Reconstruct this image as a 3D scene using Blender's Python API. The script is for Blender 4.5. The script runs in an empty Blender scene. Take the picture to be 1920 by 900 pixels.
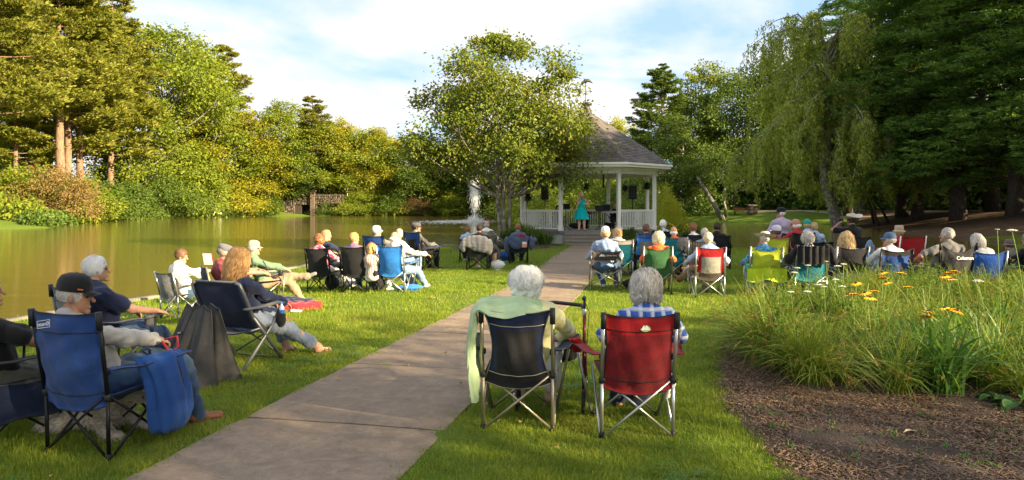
import bpy, math, random
import numpy as np
from math import sin, cos, pi, radians, sqrt, atan2
from mathutils import Vector, Matrix

sc = bpy.context.scene
COL = sc.collection
rnd = random.Random(7)

# ------------------------------------------------------------ camera
FPX, HPY, CAMH = 1280.0, 390.0, 1.69
cam_d = bpy.data.cameras.new('camera')
cam = bpy.data.objects.new('camera', cam_d); COL.objects.link(cam)
cam.location = (0, 0, CAMH); cam.rotation_euler = (pi/2, 0, 0)
cam_d.sensor_width = 36; cam_d.lens = 24
cam_d.shift_y = -60/1920
cam_d.clip_end = 3000; cam_d.clip_start = 0.05
sc.camera = cam

# ------------------------------------------------------------ light
SUN_EL, SUN_AZ = radians(21), radians(118)      # azimuth clockwise from +Y (view direction)
sun_d = bpy.data.lights.new('sun', 'SUN'); sun = bpy.data.objects.new('sun', sun_d); COL.objects.link(sun)
sun_d.energy = 3.9; sun_d.angle = radians(0.55); sun_d.color = (1.0, 0.80, 0.50)
sdir = Vector((sin(SUN_AZ)*cos(SUN_EL), cos(SUN_AZ)*cos(SUN_EL), sin(SUN_EL)))
sun.rotation_euler = sdir.to_track_quat('Z', 'Y').to_euler()
sc.view_settings.view_transform = 'Standard'; sc.view_settings.look = 'None'
sc.view_settings.gamma = 1; sc.view_settings.exposure = 2.35

w = bpy.data.worlds.new('World'); sc.world = w; w.use_nodes = True
nt = w.node_tree; nt.nodes.clear()
def N(t, typ, **kw):
    n = t.nodes.new(typ)
    for k, v in kw.items():
        if k.startswith('i_'):
            key = k[2:]; key = int(key) if key.isdigit() else key.replace('_', ' ')
            n.inputs[key].default_value = v
        else: setattr(n, k, v)
    return n
def L(t, a, b): t.links.new(a, b)
def math_n(t, op, a, b=None, clamp=False):
    n = N(t, 'ShaderNodeMath', operation=op); n.use_clamp = clamp
    for i, v in enumerate((a, b)):
        if v is None: continue
        if isinstance(v, (int, float)): n.inputs[i].default_value = v
        else: L(t, v, n.inputs[i])
    return n.outputs[0]
def ramp(t, fac, stops, interp='LINEAR'):
    r = N(t, 'ShaderNodeValToRGB'); r.color_ramp.interpolation = interp
    e = r.color_ramp.elements
    while len(e) < len(stops): e.new(0.5)
    for i, (p, c) in enumerate(stops):
        e[i].position = p; e[i].color = (*c, 1) if len(c) == 3 else c
    if fac is not None: L(t, fac, r.inputs[0])
    return r.outputs[0]
def mixc(t, fac, a, b, mode='MIX'):
    n = N(t, 'ShaderNodeMix', data_type='RGBA', blend_type=mode)
    for i, v in ((0, fac), (6, a), (7, b)):
        if isinstance(v, (int, float)): n.inputs[i].default_value = v
        elif isinstance(v, tuple): n.inputs[i].default_value = (*v, 1) if len(v) == 3 else v
        else: L(t, v, n.inputs[i])
    return n.outputs[2]

sky = N(nt, 'ShaderNodeTexSky', sky_type='NISHITA'); sky.sun_disc = False
sky.sun_elevation = SUN_EL; sky.sun_rotation = SUN_AZ; sky.air_density = 1.0; sky.dust_density = 1.5; sky.ozone_density = 1.3
tc = N(nt, 'ShaderNodeTexCoord'); sep = N(nt, 'ShaderNodeSeparateXYZ'); L(nt, tc.outputs['Generated'], sep.inputs[0])
zz = math_n(nt, 'ADD', math_n(nt, 'MAXIMUM', sep.outputs[2], 0.0), 0.16)
cmb = N(nt, 'ShaderNodeCombineXYZ')
L(nt, math_n(nt, 'DIVIDE', sep.outputs[0], zz), cmb.inputs[0]); L(nt, math_n(nt, 'DIVIDE', sep.outputs[1], zz), cmb.inputs[1])
n1 = N(nt, 'ShaderNodeTexNoise', i_Scale=.85, i_Detail=9.0, i_Roughness=0.52, i_Distortion=0.2); L(nt, cmb.outputs[0], n1.inputs['Vector'])
n2 = N(nt, 'ShaderNodeTexNoise', i_Scale=0.55, i_Detail=6.0, i_Roughness=0.5); L(nt, cmb.outputs[0], n2.inputs['Vector'])
cmask = ramp(nt, n1.outputs[0], [(0.40, (0, 0, 0)), (0.54, (1, 1, 1))])
ccol = ramp(nt, n2.outputs[0], [(0.38, (2.45, 2.6, 3.0)), (0.50, (3.1, 3.0, 3.0)), (0.60, (4.1, 3.8, 3.4))])
skyb = mixc(nt, 0.8, sky.outputs[0], (1.6, 2.35, 3.5))        # hazy summer blue
hz = ramp(nt, sep.outputs[2], [(0.0, (5.4, 4.8, 3.9)), (0.28, (4.2, 4.1, 4.0))])
cl = mixc(nt, 0.25, ccol, hz)
fin = mixc(nt, cmask, skyb, cl)
bg = N(nt, 'ShaderNodeBackground', i_Strength=0.067); L(nt, fin, bg.inputs[0])
wo = N(nt, 'ShaderNodeOutputWorld'); L(nt, bg.outputs[0], wo.inputs[0])

# ------------------------------------------------------------ mesh helpers
def mesh_from(name, V, quads=None, tris=None, mats=(), qi=None, ti=None, smooth=True):
    V = np.asarray(V, dtype=np.float32).reshape(-1, 3)
    q = np.zeros((0, 4), np.int32) if quads is None else np.asarray(quads, np.int32).reshape(-1, 4)
    t = np.zeros((0, 3), np.int32) if tris is None else np.asarray(tris, np.int32).reshape(-1, 3)
    me = bpy.data.meshes.new(name)
    me.vertices.add(len(V)); me.vertices.foreach_set('co', V.ravel())
    nl = q.size + t.size; me.loops.add(nl)
    me.loops.foreach_set('vertex_index', np.concatenate([q.ravel(), t.ravel()]).astype(np.int32))
    npoly = len(q)+len(t); me.polygons.add(npoly)
    starts = np.concatenate([np.arange(len(q))*4, q.size + np.arange(len(t))*3]).astype(np.int32)
    me.polygons.foreach_set('loop_start', starts)
    for m in mats: me.materials.append(m)
    if qi is not None or ti is not None:
        a = np.zeros(len(q), np.int32) if qi is None else np.asarray(qi, np.int32)
        b = np.zeros(len(t), np.int32) if ti is None else np.asarray(ti, np.int32)
        me.polygons.foreach_set('material_index', np.concatenate([a, b]))
    me.polygons.foreach_set('use_smooth', np.full(npoly, smooth, dtype=bool))
    me.update(calc_edges=True); me.validate(clean_customdata=False)
    return me

class MB:
    def __init__(s): s.V = []; s.Q = []; s.T = []; s.qi = []; s.ti = []; s.n = 0
    def add(s, V, Q=None, T=None, m=0):
        V = np.asarray(V, float).reshape(-1, 3)
        if Q is not None and len(Q): Q = np.asarray(Q, int).reshape(-1, 4); s.Q.append(Q+s.n); s.qi.append(np.full(len(Q), m))
        if T is not None and len(T): T = np.asarray(T, int).reshape(-1, 3); s.T.append(T+s.n); s.ti.append(np.full(len(T), m))
        s.V.append(V); s.n += len(V); return s
    def box(s, c, size, rot=None, m=0, bev=0.0):
        hx, hy, hz = [a/2 for a in size]
        if bev <= 0:
            V = np.array([[x*hx, y*hy, z*hz] for z in (-1, 1) for y in (-1, 1) for x in (-1, 1)], float)
            Q = [[0, 2, 3, 1], [4, 5, 7, 6], [0, 1, 5, 4], [2, 6, 7, 3], [0, 4, 6, 2], [1, 3, 7, 5]]
            T = None
        else:
            b = min(bev, hx*.9, hy*.9, hz*.9)
            V = []; Q = []; 
            def oct_(z, i):
                return [[hx-b-i, -hy+i, z], [hx-i, -hy+b+i, z], [hx-i, hy-b-i, z], [hx-b-i, hy-i, z], [-hx+b+i, hy-i, z], [-hx+i, hy-b-i, z], [-hx+i, -hy+b+i, z], [-hx+b+i, -hy+i, z]]
            V = np.array(oct_(-hz, b*.6)+oct_(-hz+b, 0)+oct_(hz-b, 0)+oct_(hz, b*.6), float)
            for k in range(3):
                for i in range(8):
                    j = (i+1) % 8; Q.append([k*8+i, k*8+j, k*8+8+j, k*8+8+i])
            for o, r in ((0, 1), (24, 0)):
                for a in ((0, 1, 2, 3), (0, 3, 4, 7), (7, 4, 5, 6)):
                    f = [o+q for q in a]; Q.append(f[::-1] if r else f)
            T = None
        if rot is not None: V = V @ np.array(rot).T
        return s.add(V+np.asarray(c, float), Q, T, m)
    def tube(s, pts, r, n=8, m=0, cap=True, flat=None):
        P = np.asarray(pts, float); k = len(P); R = np.full(k, r) if np.isscalar(r) else np.asarray(r, float)
        D = np.gradient(P, axis=0); D /= np.linalg.norm(D, axis=1)[:, None]+1e-9
        up = np.array([0, 0, 1.]) if abs(D[0][2]) < .9 else np.array([0, 1., 0])
        A = np.zeros_like(P); a = np.cross(D[0], up); a /= np.linalg.norm(a); A[0] = a
        for i in range(1, k):
            a = A[i-1]-D[i]*np.dot(A[i-1], D[i]); A[i] = a/(np.linalg.norm(a)+1e-9)
        B = np.cross(D, A); th = np.arange(n)*2*pi/n
        fa, fb = flat if flat else (1, 1)
        V = (P[:, None]+R[:, None, None]*(fa*np.cos(th)[None, :, None]*A[:, None]+fb*np.sin(th)[None, :, None]*B[:, None])).reshape(-1, 3)
        i = np.arange(k-1)[:, None]*n; j = np.arange(n)[None]; j2 = (j+1) % n
        Q = np.stack([i+j, i+j2, i+n+j2, i+n+j], -1).reshape(-1, 4)
        T = []
        if cap:
            c = len(V); V = np.vstack([V, P[0], P[-1]])
            T = [[c, (q+1) % n, q] for q in range(n)]+[[c+1, (k-1)*n+q, (k-1)*n+(q+1) % n] for q in range(n)]
        return s.add(V, Q[:, ::-1], np.array(T)[:, ::-1] if len(T) else None, m)
    def lathe(s, prof, c=(0, 0, 0), n=16, m=0, rot=None, sc_=(1, 1)):
        pr = np.asarray(prof, float); th = np.arange(n)*2*pi/n
        V = np.stack([pr[:, 0][:, None]*np.cos(th)*sc_[0], pr[:, 0][:, None]*np.sin(th)*sc_[1], np.repeat(pr[:, 1][:, None], n, 1)], -1).reshape(-1, 3)
        k = len(pr); i = np.arange(k-1)[:, None]*n; j = np.arange(n)[None]; j2 = (j+1) % n
        Q = np.stack([i+j, i+j2, i+n+j2, i+n+j], -1).reshape(-1, 4)
        if rot is not None: V = V @ np.array(rot).T
        return s.add(V+np.asarray(c, float), Q, None, m)
    def sheet(s, G, th=0.006, m=0, mfun=None):
        """G (nu,nv,3) grid of points -> closed thin slab"""
        G = np.asarray(G, float); nu, nv = G.shape[:2]
        du = np.gradient(G, axis=0); dv = np.gradient(G, axis=1); nn = np.cross(du, dv); nn /= np.linalg.norm(nn, axis=2)[..., None]+1e-9
        A = (G+nn*th/2).reshape(-1, 3); B = (G-nn*th/2).reshape(-1, 3); o = nu*nv
        i, j = np.meshgrid(np.arange(nu-1), np.arange(nv-1), indexing='ij'); a = (i*nv+j).ravel()
        Qa = np.stack([a, a+nv, a+nv+1, a+1], -1); Qb = Qa[:, ::-1]+o
        mi = np.full(len(a), m) if mfun is None else np.array([mfun((x+.5)/(nu-1), (y+.5)/(nv-1)) for x, y in zip(i.ravel(), j.ravel())])
        E = []
        ring = [x*nv for x in range(nu)]+[(nu-1)*nv+y for y in range(1, nv)]+[x*nv+nv-1 for x in range(nu-2, -1, -1)]+[y for y in range(nv-2, 0, -1)]
        for q in range(len(ring)):
            p, r = ring[q], ring[(q+1) % len(ring)]; E.append([p, p+o, r+o, r][::-1])
        V = np.vstack([A, B]); Q = np.vstack([Qa, Qb, np.array(E)])
        qi = np.concatenate([mi, mi, np.full(len(E), m)])
        s.V.append(V); s.Q.append(Q+s.n); s.qi.append(qi); s.n += len(V); return s
    def mesh(s, name, mats=(), smooth=True):
        return mesh_from(name, np.vstack(s.V), np.vstack(s.Q) if s.Q else None, np.vstack(s.T) if s.T else None, mats,
                         np.concatenate(s.qi) if s.qi else None, np.concatenate(s.ti) if s.ti else None, smooth)
    def build(s, name, mats, parent=None, smooth=True, **kw):
        if not isinstance(mats, (list, tuple)): mats = [mats]
        return obj(name, s.mesh(name, mats, smooth), parent, **kw)

def obj(name, me, parent=None, loc=None, rotz=None, **props):
    o = bpy.data.objects.new(name, me); COL.objects.link(o)
    if parent is not None: o.parent = parent
    if loc is not None: o.location = loc
    if rotz is not None: o.rotation_euler = (0, 0, rotz)
    for k, v in props.items(): o[k] = v
    return o
def tag(o, label, cat, group=None):
    o['label'] = label; o['category'] = cat
    if group: o['group'] = group
    return o
def thing(name, label, cat, loc=(0, 0, 0), rotz=0.0, group=None, scale=1.0):
    o = bpy.data.objects.new(name, None); COL.objects.link(o); o.empty_display_size = .1
    o.location = loc; o.rotation_euler = (0, 0, rotz); o.scale = (scale,)*3
    return tag(o, label, cat, group)
def copy_tree(o, parent=None):
    c = o.copy(); COL.objects.link(c)
    if parent is not None: c.parent = parent
    for ch in list(o.children): copy_tree(ch, c)
    return c
def text_mesh(s, size, mat, depth=0.001, shear=0.0):
    cu = bpy.data.curves.new('lettering', 'FONT'); cu.body = s; cu.size = size; cu.extrude = depth; cu.shear = shear
    cu.align_x = 'CENTER'; cu.align_y = 'CENTER'; cu.resolution_u = 2
    o = bpy.data.objects.new('lettering', cu); COL.objects.link(o)
    dg = bpy.context.evaluated_depsgraph_get(); dg.update()
    me = bpy.data.meshes.new_from_object(o.evaluated_get(dg)); bpy.data.objects.remove(o)
    me.materials.clear(); me.materials.append(mat); return me
def rotm(x=0, y=0, z=0):
    return np.array(Matrix.Rotation(z, 3, 'Z') @ Matrix.Rotation(x, 3, 'X') @ Matrix.Rotation(y, 3, 'Y'))
def nrm(a): return a/(np.linalg.norm(a, axis=-1, keepdims=True)+1e-9)
def sstep(a, b, x):
    t = np.clip((np.asarray(x, float)-a)/(b-a), 0, 1); return t*t*(3-2*t)
def noise3(P, seed=0, oct_=3):
    """cheap smooth pseudo noise from sums of sines, -1..1"""
    r = np.random.RandomState(seed); P = np.asarray(P, float); out = np.zeros(P.shape[:-1]); a = 1; tot = 0; f = 1.0
    for o in range(oct_):
        for _ in range(3):
            k = r.normal(size=3)*f; out += a*np.sin(P @ k + r.uniform(0, 6.28))
        tot += a*1.7; a *= .55; f *= 2.1
    return out/tot

def leaf_quads(C, D, Nn, Ln, Wd, fold=.15):
    """diamond leaves: centre C, axis D, normal Nn"""
    D = nrm(D); S = nrm(np.cross(D, Nn)); Nn = np.cross(S, D); Ln = np.broadcast_to(Ln, len(C))[:, None]; Wd = np.broadcast_to(Wd, len(C))[:, None]
    a = C-D*Ln*.5; b = C+D*Ln*.5-Nn*Ln*.08; c = C+S*Wd*.5-D*Ln*.06+Nn*Wd*fold; d = C-S*Wd*.5-D*Ln*.06+Nn*Wd*fold
    V = np.stack([a, c, b, d], 1).reshape(-1, 3); Q = np.arange(len(C)*4).reshape(-1, 4)
    return V, Q

# ------------------------------------------------------------ materials
MATS = {}
def newmat(name):
    m = bpy.data.materials.new(name); m.use_nodes = True; t = m.node_tree; t.nodes.clear()
    out = N(t, 'ShaderNodeOutputMaterial'); return m, t, out
def bump(t, h, strength, dist=0.01):
    b = N(t, 'ShaderNodeBump', i_Strength=strength, i_Distance=dist); L(t, h, b.inputs['Height']); return b.outputs[0]
def coords(t, scale=(1, 1, 1), which='Object'):
    tc = N(t, 'ShaderNodeTexCoord'); mp = N(t, 'ShaderNodeMapping'); mp.inputs['Scale'].default_value = scale
    L(t, tc.outputs[which], mp.inputs[0]); return mp.outputs[0]
def noise(t, vec, scale, detail=4, rough=0.55, dist=0.0):
    n = N(t, 'ShaderNodeTexNoise', i_Scale=scale, i_Detail=float(detail), i_Roughness=rough, i_Distortion=dist); L(t, vec, n.inputs['Vector']); return n.outputs[0]
def solid(name, col, rough=0.6, var=0.12, scale=12, metal=0.0, bmp=0.15, spec=0.3, bscale=None, bdist=0.004):
    key = (name, col, rough)
    if key in MATS: return MATS[key]
    m, t, out = newmat(name); v = coords(t); nz = noise(t, v, scale, 5)
    c = ramp(t, nz, [(0.25, tuple(x*(1-var) for x in col)), (0.75, tuple(min(1, x*(1+var)) for x in col))])
    p = N(t, 'ShaderNodeBsdfPrincipled', i_Roughness=rough, i_Metallic=metal); p.inputs['Specular IOR Level'].default_value = spec
    L(t, c, p.inputs['Base Color'])
    if bmp: L(t, bump(t, noise(t, v, bscale or scale*4, 4), bmp, bdist), p.inputs['Normal'])
    L(t, p.outputs[0], out.inputs[0]); MATS[key] = m; return m
def cloth(name, col, col2=None, pattern=None, pscale=30, rough=0.85, wr=0.5):
    key = ('cloth', name, col, pattern)
    if key in MATS: return MATS[key]
    m, t, out = newmat(name); v = coords(t); c2 = col2 or tuple(x*.8 for x in col)
    big = noise(t, v, 6, 4)
    base = ramp(t, big, [(0.3, tuple(x*.82 for x in col)), (0.7, tuple(min(1, x*1.12) for x in col))])
    if pattern == 'plaid':
        s = N(t, 'ShaderNodeSeparateXYZ'); L(t, v, s.inputs[0]); f = None; cc = base
        for ax in (0, 2):
            wv = math_n(t, 'SINE', math_n(t, 'MULTIPLY', s.outputs[ax], pscale))
            b = math_n(t, 'GREATER_THAN', wv, 0.45); cc = mixc(t, math_n(t, 'MULTIPLY', b, 0.62), cc, c2)
            w2 = math_n(t, 'SINE', math_n(t, 'MULTIPLY', s.outputs[ax], pscale*2.0)); b2 = math_n(t, 'GREATER_THAN', w2, 0.9)
            cc = mixc(t, math_n(t, 'MULTIPLY', b2, 0.5), cc, tuple(x*.35 for x in col))
        base = cc
    elif pattern == 'stripe':
        s = N(t, 'ShaderNodeSeparateXYZ'); L(t, v, s.inputs[0])
        wv = math_n(t, 'SINE', math_n(t, 'MULTIPLY', s.outputs[0], pscale)); base = mixc(t, math_n(t, 'GREATER_THAN', wv, 0.2), base, c2)
    elif pattern == 'dots':
        vo = N(t, 'ShaderNodeTexVoronoi', i_Scale=float(pscale)); L(t, v, vo.inputs['Vector']); base = mixc(t, math_n(t, 'LESS_THAN', vo.outputs[0], 0.42), base, c2)
    elif pattern == 'camo':
        nn = noise(t, v, pscale, 3, .5, .6)
        base = ramp(t, nn, [(0.0, col), (0.43, c2), (0.52, (0.19, .17, .13)), (0.60, (.03, .03, .025))], 'CONSTANT')
    elif pattern == 'tie':
        nn = noise(t, v, pscale, 2, .5, 1.0); base = mixc(t, ramp(t, nn, [(0.42, (0, 0, 0)), (0.56, (1, 1, 1))]), base, c2)
    wv = N(t, 'ShaderNodeTexWave', i_Scale=220.0, i_Distortion=1.0); L(t, v, wv.inputs['Vector'])
    h = math_n(t, 'ADD', math_n(t, 'MULTIPLY', noise(t, v, 9, 3, .5, .6), 1.0), math_n(t, 'MULTIPLY', wv.outputs[0], .03))
    p = N(t, 'ShaderNodeBsdfPrincipled', i_Roughness=rough); p.inputs['Specular IOR Level'].default_value = .2
    p.inputs['Sheen Weight'].default_value = .15
    L(t, base, p.inputs['Base Color']); L(t, bump(t, h, wr, .03), p.inputs['Normal']); L(t, p.outputs[0], out.inputs[0]); MATS[key] = m; return m
def leafmat(name, c1, c2, trans=0.35, c3=None, nscale=0.6, rough=.5):
    m, t, out = newmat(name)
    g = N(t, 'ShaderNodeNewGeometry'); v = coords(t)
    nz = noise(t, v, nscale, 3)
    f = math_n(t, 'ADD', math_n(t, 'MULTIPLY', g.outputs['Random Per Island'], .55), math_n(t, 'MULTIPLY', nz, .6))
    stops = [(0.25, c1), (0.85, c2)] if c3 is None else [(0.2, c1), (0.7, c2), (0.97, c3)]
    c = ramp(t, f, stops)
    p = N(t, 'ShaderNodeBsdfPrincipled', i_Roughness=rough); p.inputs['Specular IOR Level'].default_value = .25; L(t, c, p.inputs['Base Color'])
    tr = N(t, 'ShaderNodeBsdfTranslucent'); L(t, mixc(t, 1.0, c, (1.25, 1.15, .55), 'MULTIPLY'), tr.inputs[0])
    mx = N(t, 'ShaderNodeMixShader'); mx.inputs[0].default_value = trans
    L(t, p.outputs[0], mx.inputs[1]); L(t, tr.outputs[0], mx.inputs[2]); L(t, mx.outputs[0], out.inputs[0]); return m
def barkmat(name, c1, c2, c3=None, scale=5):
    m, t, out = newmat(name); v = coords(t, (1, 1, .22)); nz = noise(t, v, scale*2, 8, .65, .3); v2 = coords(t); n2_ = noise(t, v2, scale*.7, 4)
    c = ramp(t, nz, [(0.35, c1), (0.65, c2)])
    if c3: c = mixc(t, ramp(t, n2_, [(0.5, (0, 0, 0)), (0.6, (1, 1, 1))]), c, c3)
    p = N(t, 'ShaderNodeBsdfPrincipled', i_Roughness=.9); L(t, c, p.inputs['Base Color']); L(t, bump(t, nz, .9, .05), p.inputs['Normal']); L(t, p.outputs[0], out.inputs[0]); return m
# ------------------------------------------------------------ terrain
LAKE_L = np.array([(-8.6, 11.5), (-7.6, 14.7), (-7.4, 19.8), (-7.0, 22), (-5.7, 27.5), (-4.1, 32.7), (-2.5, 35.6), (-1.5, 40), (-.5, 50), (.5, 70), (3, 100),
    (6, 140), (8, 165), (-20, 172), (-45, 170), (-62, 158), (-66, 140), (-65, 120), (-58, 91), (-46, 68), (-48, 62), (-46, 51), (-62, 45), (-90, 22), (-60, 4), (-30, 6.5), (-14, 9.8)], float)
LAKE_R = np.array([(8.4, 35.6), (10.6, 33), (12, 28.5), (13.5, 25.5), (14.6, 23.4), (19, 25.5), (23.5, 30), (27, 37.5), (30, 50), (34, 63), (37, 83), (31, 91), (24.5, 98), (18.5, 78), (13.5, 50), (9.5, 40)], float)
WZ = -0.30
def poly_sd(P, poly):
    """signed distance, negative inside"""
    P = np.asarray(P, float); d = np.full(P.shape[:-1], 1e9); ins = np.zeros(P.shape[:-1], bool); n = len(poly)
    for i in range(n):
        a, b = poly[i], poly[(i+1) % n]; e = b-a; wv = P-a
        t = np.clip((wv @ e)/(e @ e), 0, 1); q = wv-t[..., None]*e
        d = np.minimum(d, np.hypot(q[..., 0], q[..., 1]))
        c = ((a[1] > P[..., 1]) != (b[1] > P[..., 1])) & (P[..., 0] < (b[0]-a[0])*(P[..., 1]-a[1])/(b[1]-a[1]+1e-12)+a[0])
        ins ^= c
    return np.where(ins, -d, d)
def lake_sd(x, y):
    P = np.stack(np.broadcast_arrays(np.asarray(x, float), np.asarray(y, float)), -1)
    return np.minimum(poly_sd(P, LAKE_L), poly_sd(P, LAKE_R))
def gz(x, y):
    x = np.asarray(x, float); y = np.asarray(y, float); sd = lake_sd(x, y)
    near = -0.30+0.08*sstep(0, .12, sd)+0.22*sstep(.1, 6, sd)
    far = -0.34+0.25*sstep(0, 1, sd)+1.45*sstep(1, 12, sd)
    hill = np.where(x < -10, 0.13*np.clip(sd-9, 0, 75), 0.03*np.clip(sd-20, 0, 60))*sstep(30, 60, y+np.abs(x)*.3)
    fm = np.maximum(sstep(-25, -42, x)*sstep(15, 45, y), np.maximum(sstep(120, 150, y), sstep(17, 25, x)*sstep(24, 36, y)))
    land = near*(1-fm)+far*fm+hill*fm
    return np.where(sd > 0, land, -0.32+np.maximum(sd*.35, -1.2))
def gzf(x, y): return float(gz(x, y))
def gp(px, py):
    """ground point seen at photo pixel px,py"""
    z = 0.0
    for _ in range(12):
        Y = (CAMH-z)*FPX/(py-HPY); X = (px-960)/FPX*Y; z = .5*z+.5*gzf(X, Y)
    return (X, Y, gzf(X, Y))
def at(px, Y, dz=0.0):
    X = (px-960)/FPX*Y; return (X, Y, gzf(X, Y)+dz)

def axis(lo, hi, fine, step, growth):
    a = [0.0]; s = step
    while a[-1] < hi: a.append(a[-1]+s); s = s if a[-1] < fine else s*growth
    b = [0.0]; s = step
    while b[-1] > lo: b.append(b[-1]-s); s = s if -b[-1] < fine else s*growth
    return np.array(sorted(set(b+a)))
xs = axis(-520, 520, 13, .22, 1.06); ys = axis(-120, 700, 34, .24, 1.06)
X, Y = np.meshgrid(xs, ys, indexing='ij'); Z = gz(X, Y)
Z += np.where(lake_sd(X, Y) > .3, 0.012*noise3(np.stack([X*1.7, Y*1.7, X*0], -1), 3), 0)
nx, ny = X.shape; i, j = np.meshgrid(np.arange(nx-1), np.arange(ny-1), indexing='ij'); a = (i*ny+j).ravel()
Q = np.stack([a, a+ny, a+ny+1, a+1], -1)

m, t, out = newmat('lawn'); v = coords(t)
nb = noise(t, v, .35, 4); nf = noise(t, v, 30, 6, .7)
c1 = ramp(t, nf, [(0.25, (.06, .11, .012)), (0.6, (.13, .20, .022)), (0.8, (.20, .25, .04))])
c2 = mixc(t, ramp(t, nb, [(.4, (0, 0, 0)), (.7, (.6, .6, .6))]), c1, (.12, .16, .03))
sx = N(t, 'ShaderNodeSeparateXYZ'); L(t, v, sx.inputs[0])
# forest floor right of the far pond, and wooded banks: bare brown earth with litter
litter = ramp(t, noise(t, v, 3.0, 8, .7), [(.35, (.045, .028, .018)), (.7, (.12, .08, .05))])
fr = math_n(t, 'MULTIPLY', math_n(t, 'GREATER_THAN', math_n(t, 'ADD', sx.outputs[0], math_n(t, 'MULTIPLY', noise(t, v, .25, 3), 8)), math_n(t, 'ADD', math_n(t, 'MULTIPLY', sx.outputs[1], .50), 4.0)), math_n(t, 'GREATER_THAN', sx.outputs[1], 36.0))
mud = ramp(t, sx.outputs[2], [(0.0, (.12, .09, .05)), (.02, (.12, .09, .05))])
c3 = mixc(t, fr, c2, litter)
p = N(t, 'ShaderNodeBsdfPrincipled', i_Roughness=.95); p.inputs['Specular IOR Level'].default_value = .1
L(t, c3, p.inputs['Base Color']); L(t, bump(t, noise(t, v, 60, 5, .7), .8, .03), p.inputs['Normal']); L(t, p.outputs[0], out.inputs[0]); M_LAWN = m
ground = obj('ground', mesh_from('ground', np.stack([X, Y, Z], -1).reshape(-1, 3), Q, mats=[m]), kind='structure')

# water: one sheet
m, t, out = newmat('pond_water'); v = coords(t, (1, 1, 1)); v2 = coords(t, (.55, 1.8, 1))
h = math_n(t, 'ADD', math_n(t, 'MULTIPLY', noise(t, v2, 2.6, 4, .6, .4), .7), math_n(t, 'MULTIPLY', noise(t, v2, .5, 2), 1.0))
p = N(t, 'ShaderNodeBsdfPrincipled', i_Roughness=.06, i_IOR=1.36); p.inputs['Base Color'].default_value = (.15, .12, .028, 1)
p.inputs['Specular IOR Level'].default_value = .65
L(t, bump(t, h, .20, .06), p.inputs['Normal']); L(t, p.outputs[0], out.inputs[0])
mb = MB(); mb.add([(-130, -5, WZ), (60, -5, WZ), (60, 190, WZ), (-130, 190, WZ)], [[0, 1, 2, 3]])
mb.build('pond_water', m, kind='structure')

# pale stone edging along the near shore of the left pond
M_EDGE = solid('edge_stone', (.22, .19, .15), .9, .3, 3, bmp=.6)
edge = thing('shore_edging', 'pale stone edging along the near grass bank of the pond', 'edging'); edge['kind'] = 'structure'; del edge['category']
r2 = random.Random(3)
pl = [(-20, 8.4)]+[tuple(LAKE_L[26])]+[tuple(p_) for p_ in LAKE_L[:8]]
for (a0, b0) in zip(pl[:-1], pl[1:]):
    a0 = np.array(a0); b0 = np.array(b0); Ls = np.linalg.norm(b0-a0); n_ = max(1, int(Ls/.8)); pass
    for k in range(n_):
        q0 = a0+(b0-a0)*(k+.03)/n_; q1 = a0+(b0-a0)*(k+.97)/n_; cc = (q0+q1)/2; ln = np.linalg.norm(q1-q0); an = atan2(*(q1-q0)[::-1])
        mb = MB(); mb.box((0, 0, 0), (ln, .26+r2.random()*.12, .16), m=0, bev=.03); V = mb.V[0]; V += noise3(V*9+k, 5)[:, None]*.018
        mb.build('stone', M_EDGE, edge, loc=(cc[0], cc[1], WZ+.025+r2.random()*.025), rotz=an+r2.uniform(-.05, .05))

# ------------------------------------------------------------ path slabs
PC = np.array([(-3.4, -4), (-2.45, 0.0), (-1.55, 4.24), (-1.3, 5.3), (-.95, 7.2), (-.45, 9.2), (.27, 12.4), (.80, 14.7), (1.70, 20), (2.6, 25.5), (3.25, 29), (3.62, 30.95)], float)
seg = np.concatenate([[0], np.cumsum(np.hypot(*np.diff(PC, axis=0).T))])
def pc(s):
    s = np.clip(s, 0, seg[-1]); return np.array([np.interp(s, seg, PC[:, 0]), np.interp(s, seg, PC[:, 1])])
def ps(s): # smoothed
    return sum(pc(s+o)*w_ for o, w_ in ((-1.8, .12), (-1.2, .15), (-.6, .18), (0, .1), (.6, .18), (1.2, .15), (1.8, .12)))
def pdir(s):
    d = ps(s+.3)-ps(s-.3); return d/np.linalg.norm(d)
PW = 0.83
m, t, out = newmat('worn_concrete'); v = coords(t); nb = noise(t, v, .9, 6, .6); nf = noise(t, v, 90, 4, .8); nm = noise(t, v, 7, 8, .75, .5)
oi = N(t, 'ShaderNodeObjectInfo')
c = ramp(t, nb, [(.3, (.19, .145, .11)), (.7, (.33, .26, .20))])
c = mixc(t, .55, c, ramp(t, nm, [(.32, (.13, .095, .07)), (.52, (.27, .21, .16)), (.72, (.44, .36, .28))]))
c = mixc(t, ramp(t, nf, [(.5, (0, 0, 0)), (.75, (.55, .55, .55))]), c, (.42, .35, .27))
c = mixc(t, ramp(t, nf, [(.26, (.8, .8, .8)), (.40, (0, 0, 0))]), c, (.07, .055, .045))
spot = ramp(t, noise(t, v, 2.3, 6, .7), [(.68, (0, 0, 0)), (.74, (.4, .4, .4))]); c = mixc(t, spot, c, (.42, .37, .30))
ck = N(t, 'ShaderNodeTexVoronoi', feature='DISTANCE_TO_EDGE', i_Scale=.3); wv_ = N(t, 'ShaderNodeMapping'); L(t, v, wv_.inputs[0]); dn = N(t, 'ShaderNodeTexNoise', i_Scale=3.0, i_Detail=6.0); L(t, v, dn.inputs['Vector']); L(t, mixc(t, .12, v, dn.outputs['Color']), ck.inputs['Vector'])
c = mixc(t, ramp(t, ck.outputs[0], [(.0, (.12, .12, .12)), (.003, (0, 0, 0))]), c, (.05, .04, .03))
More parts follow.
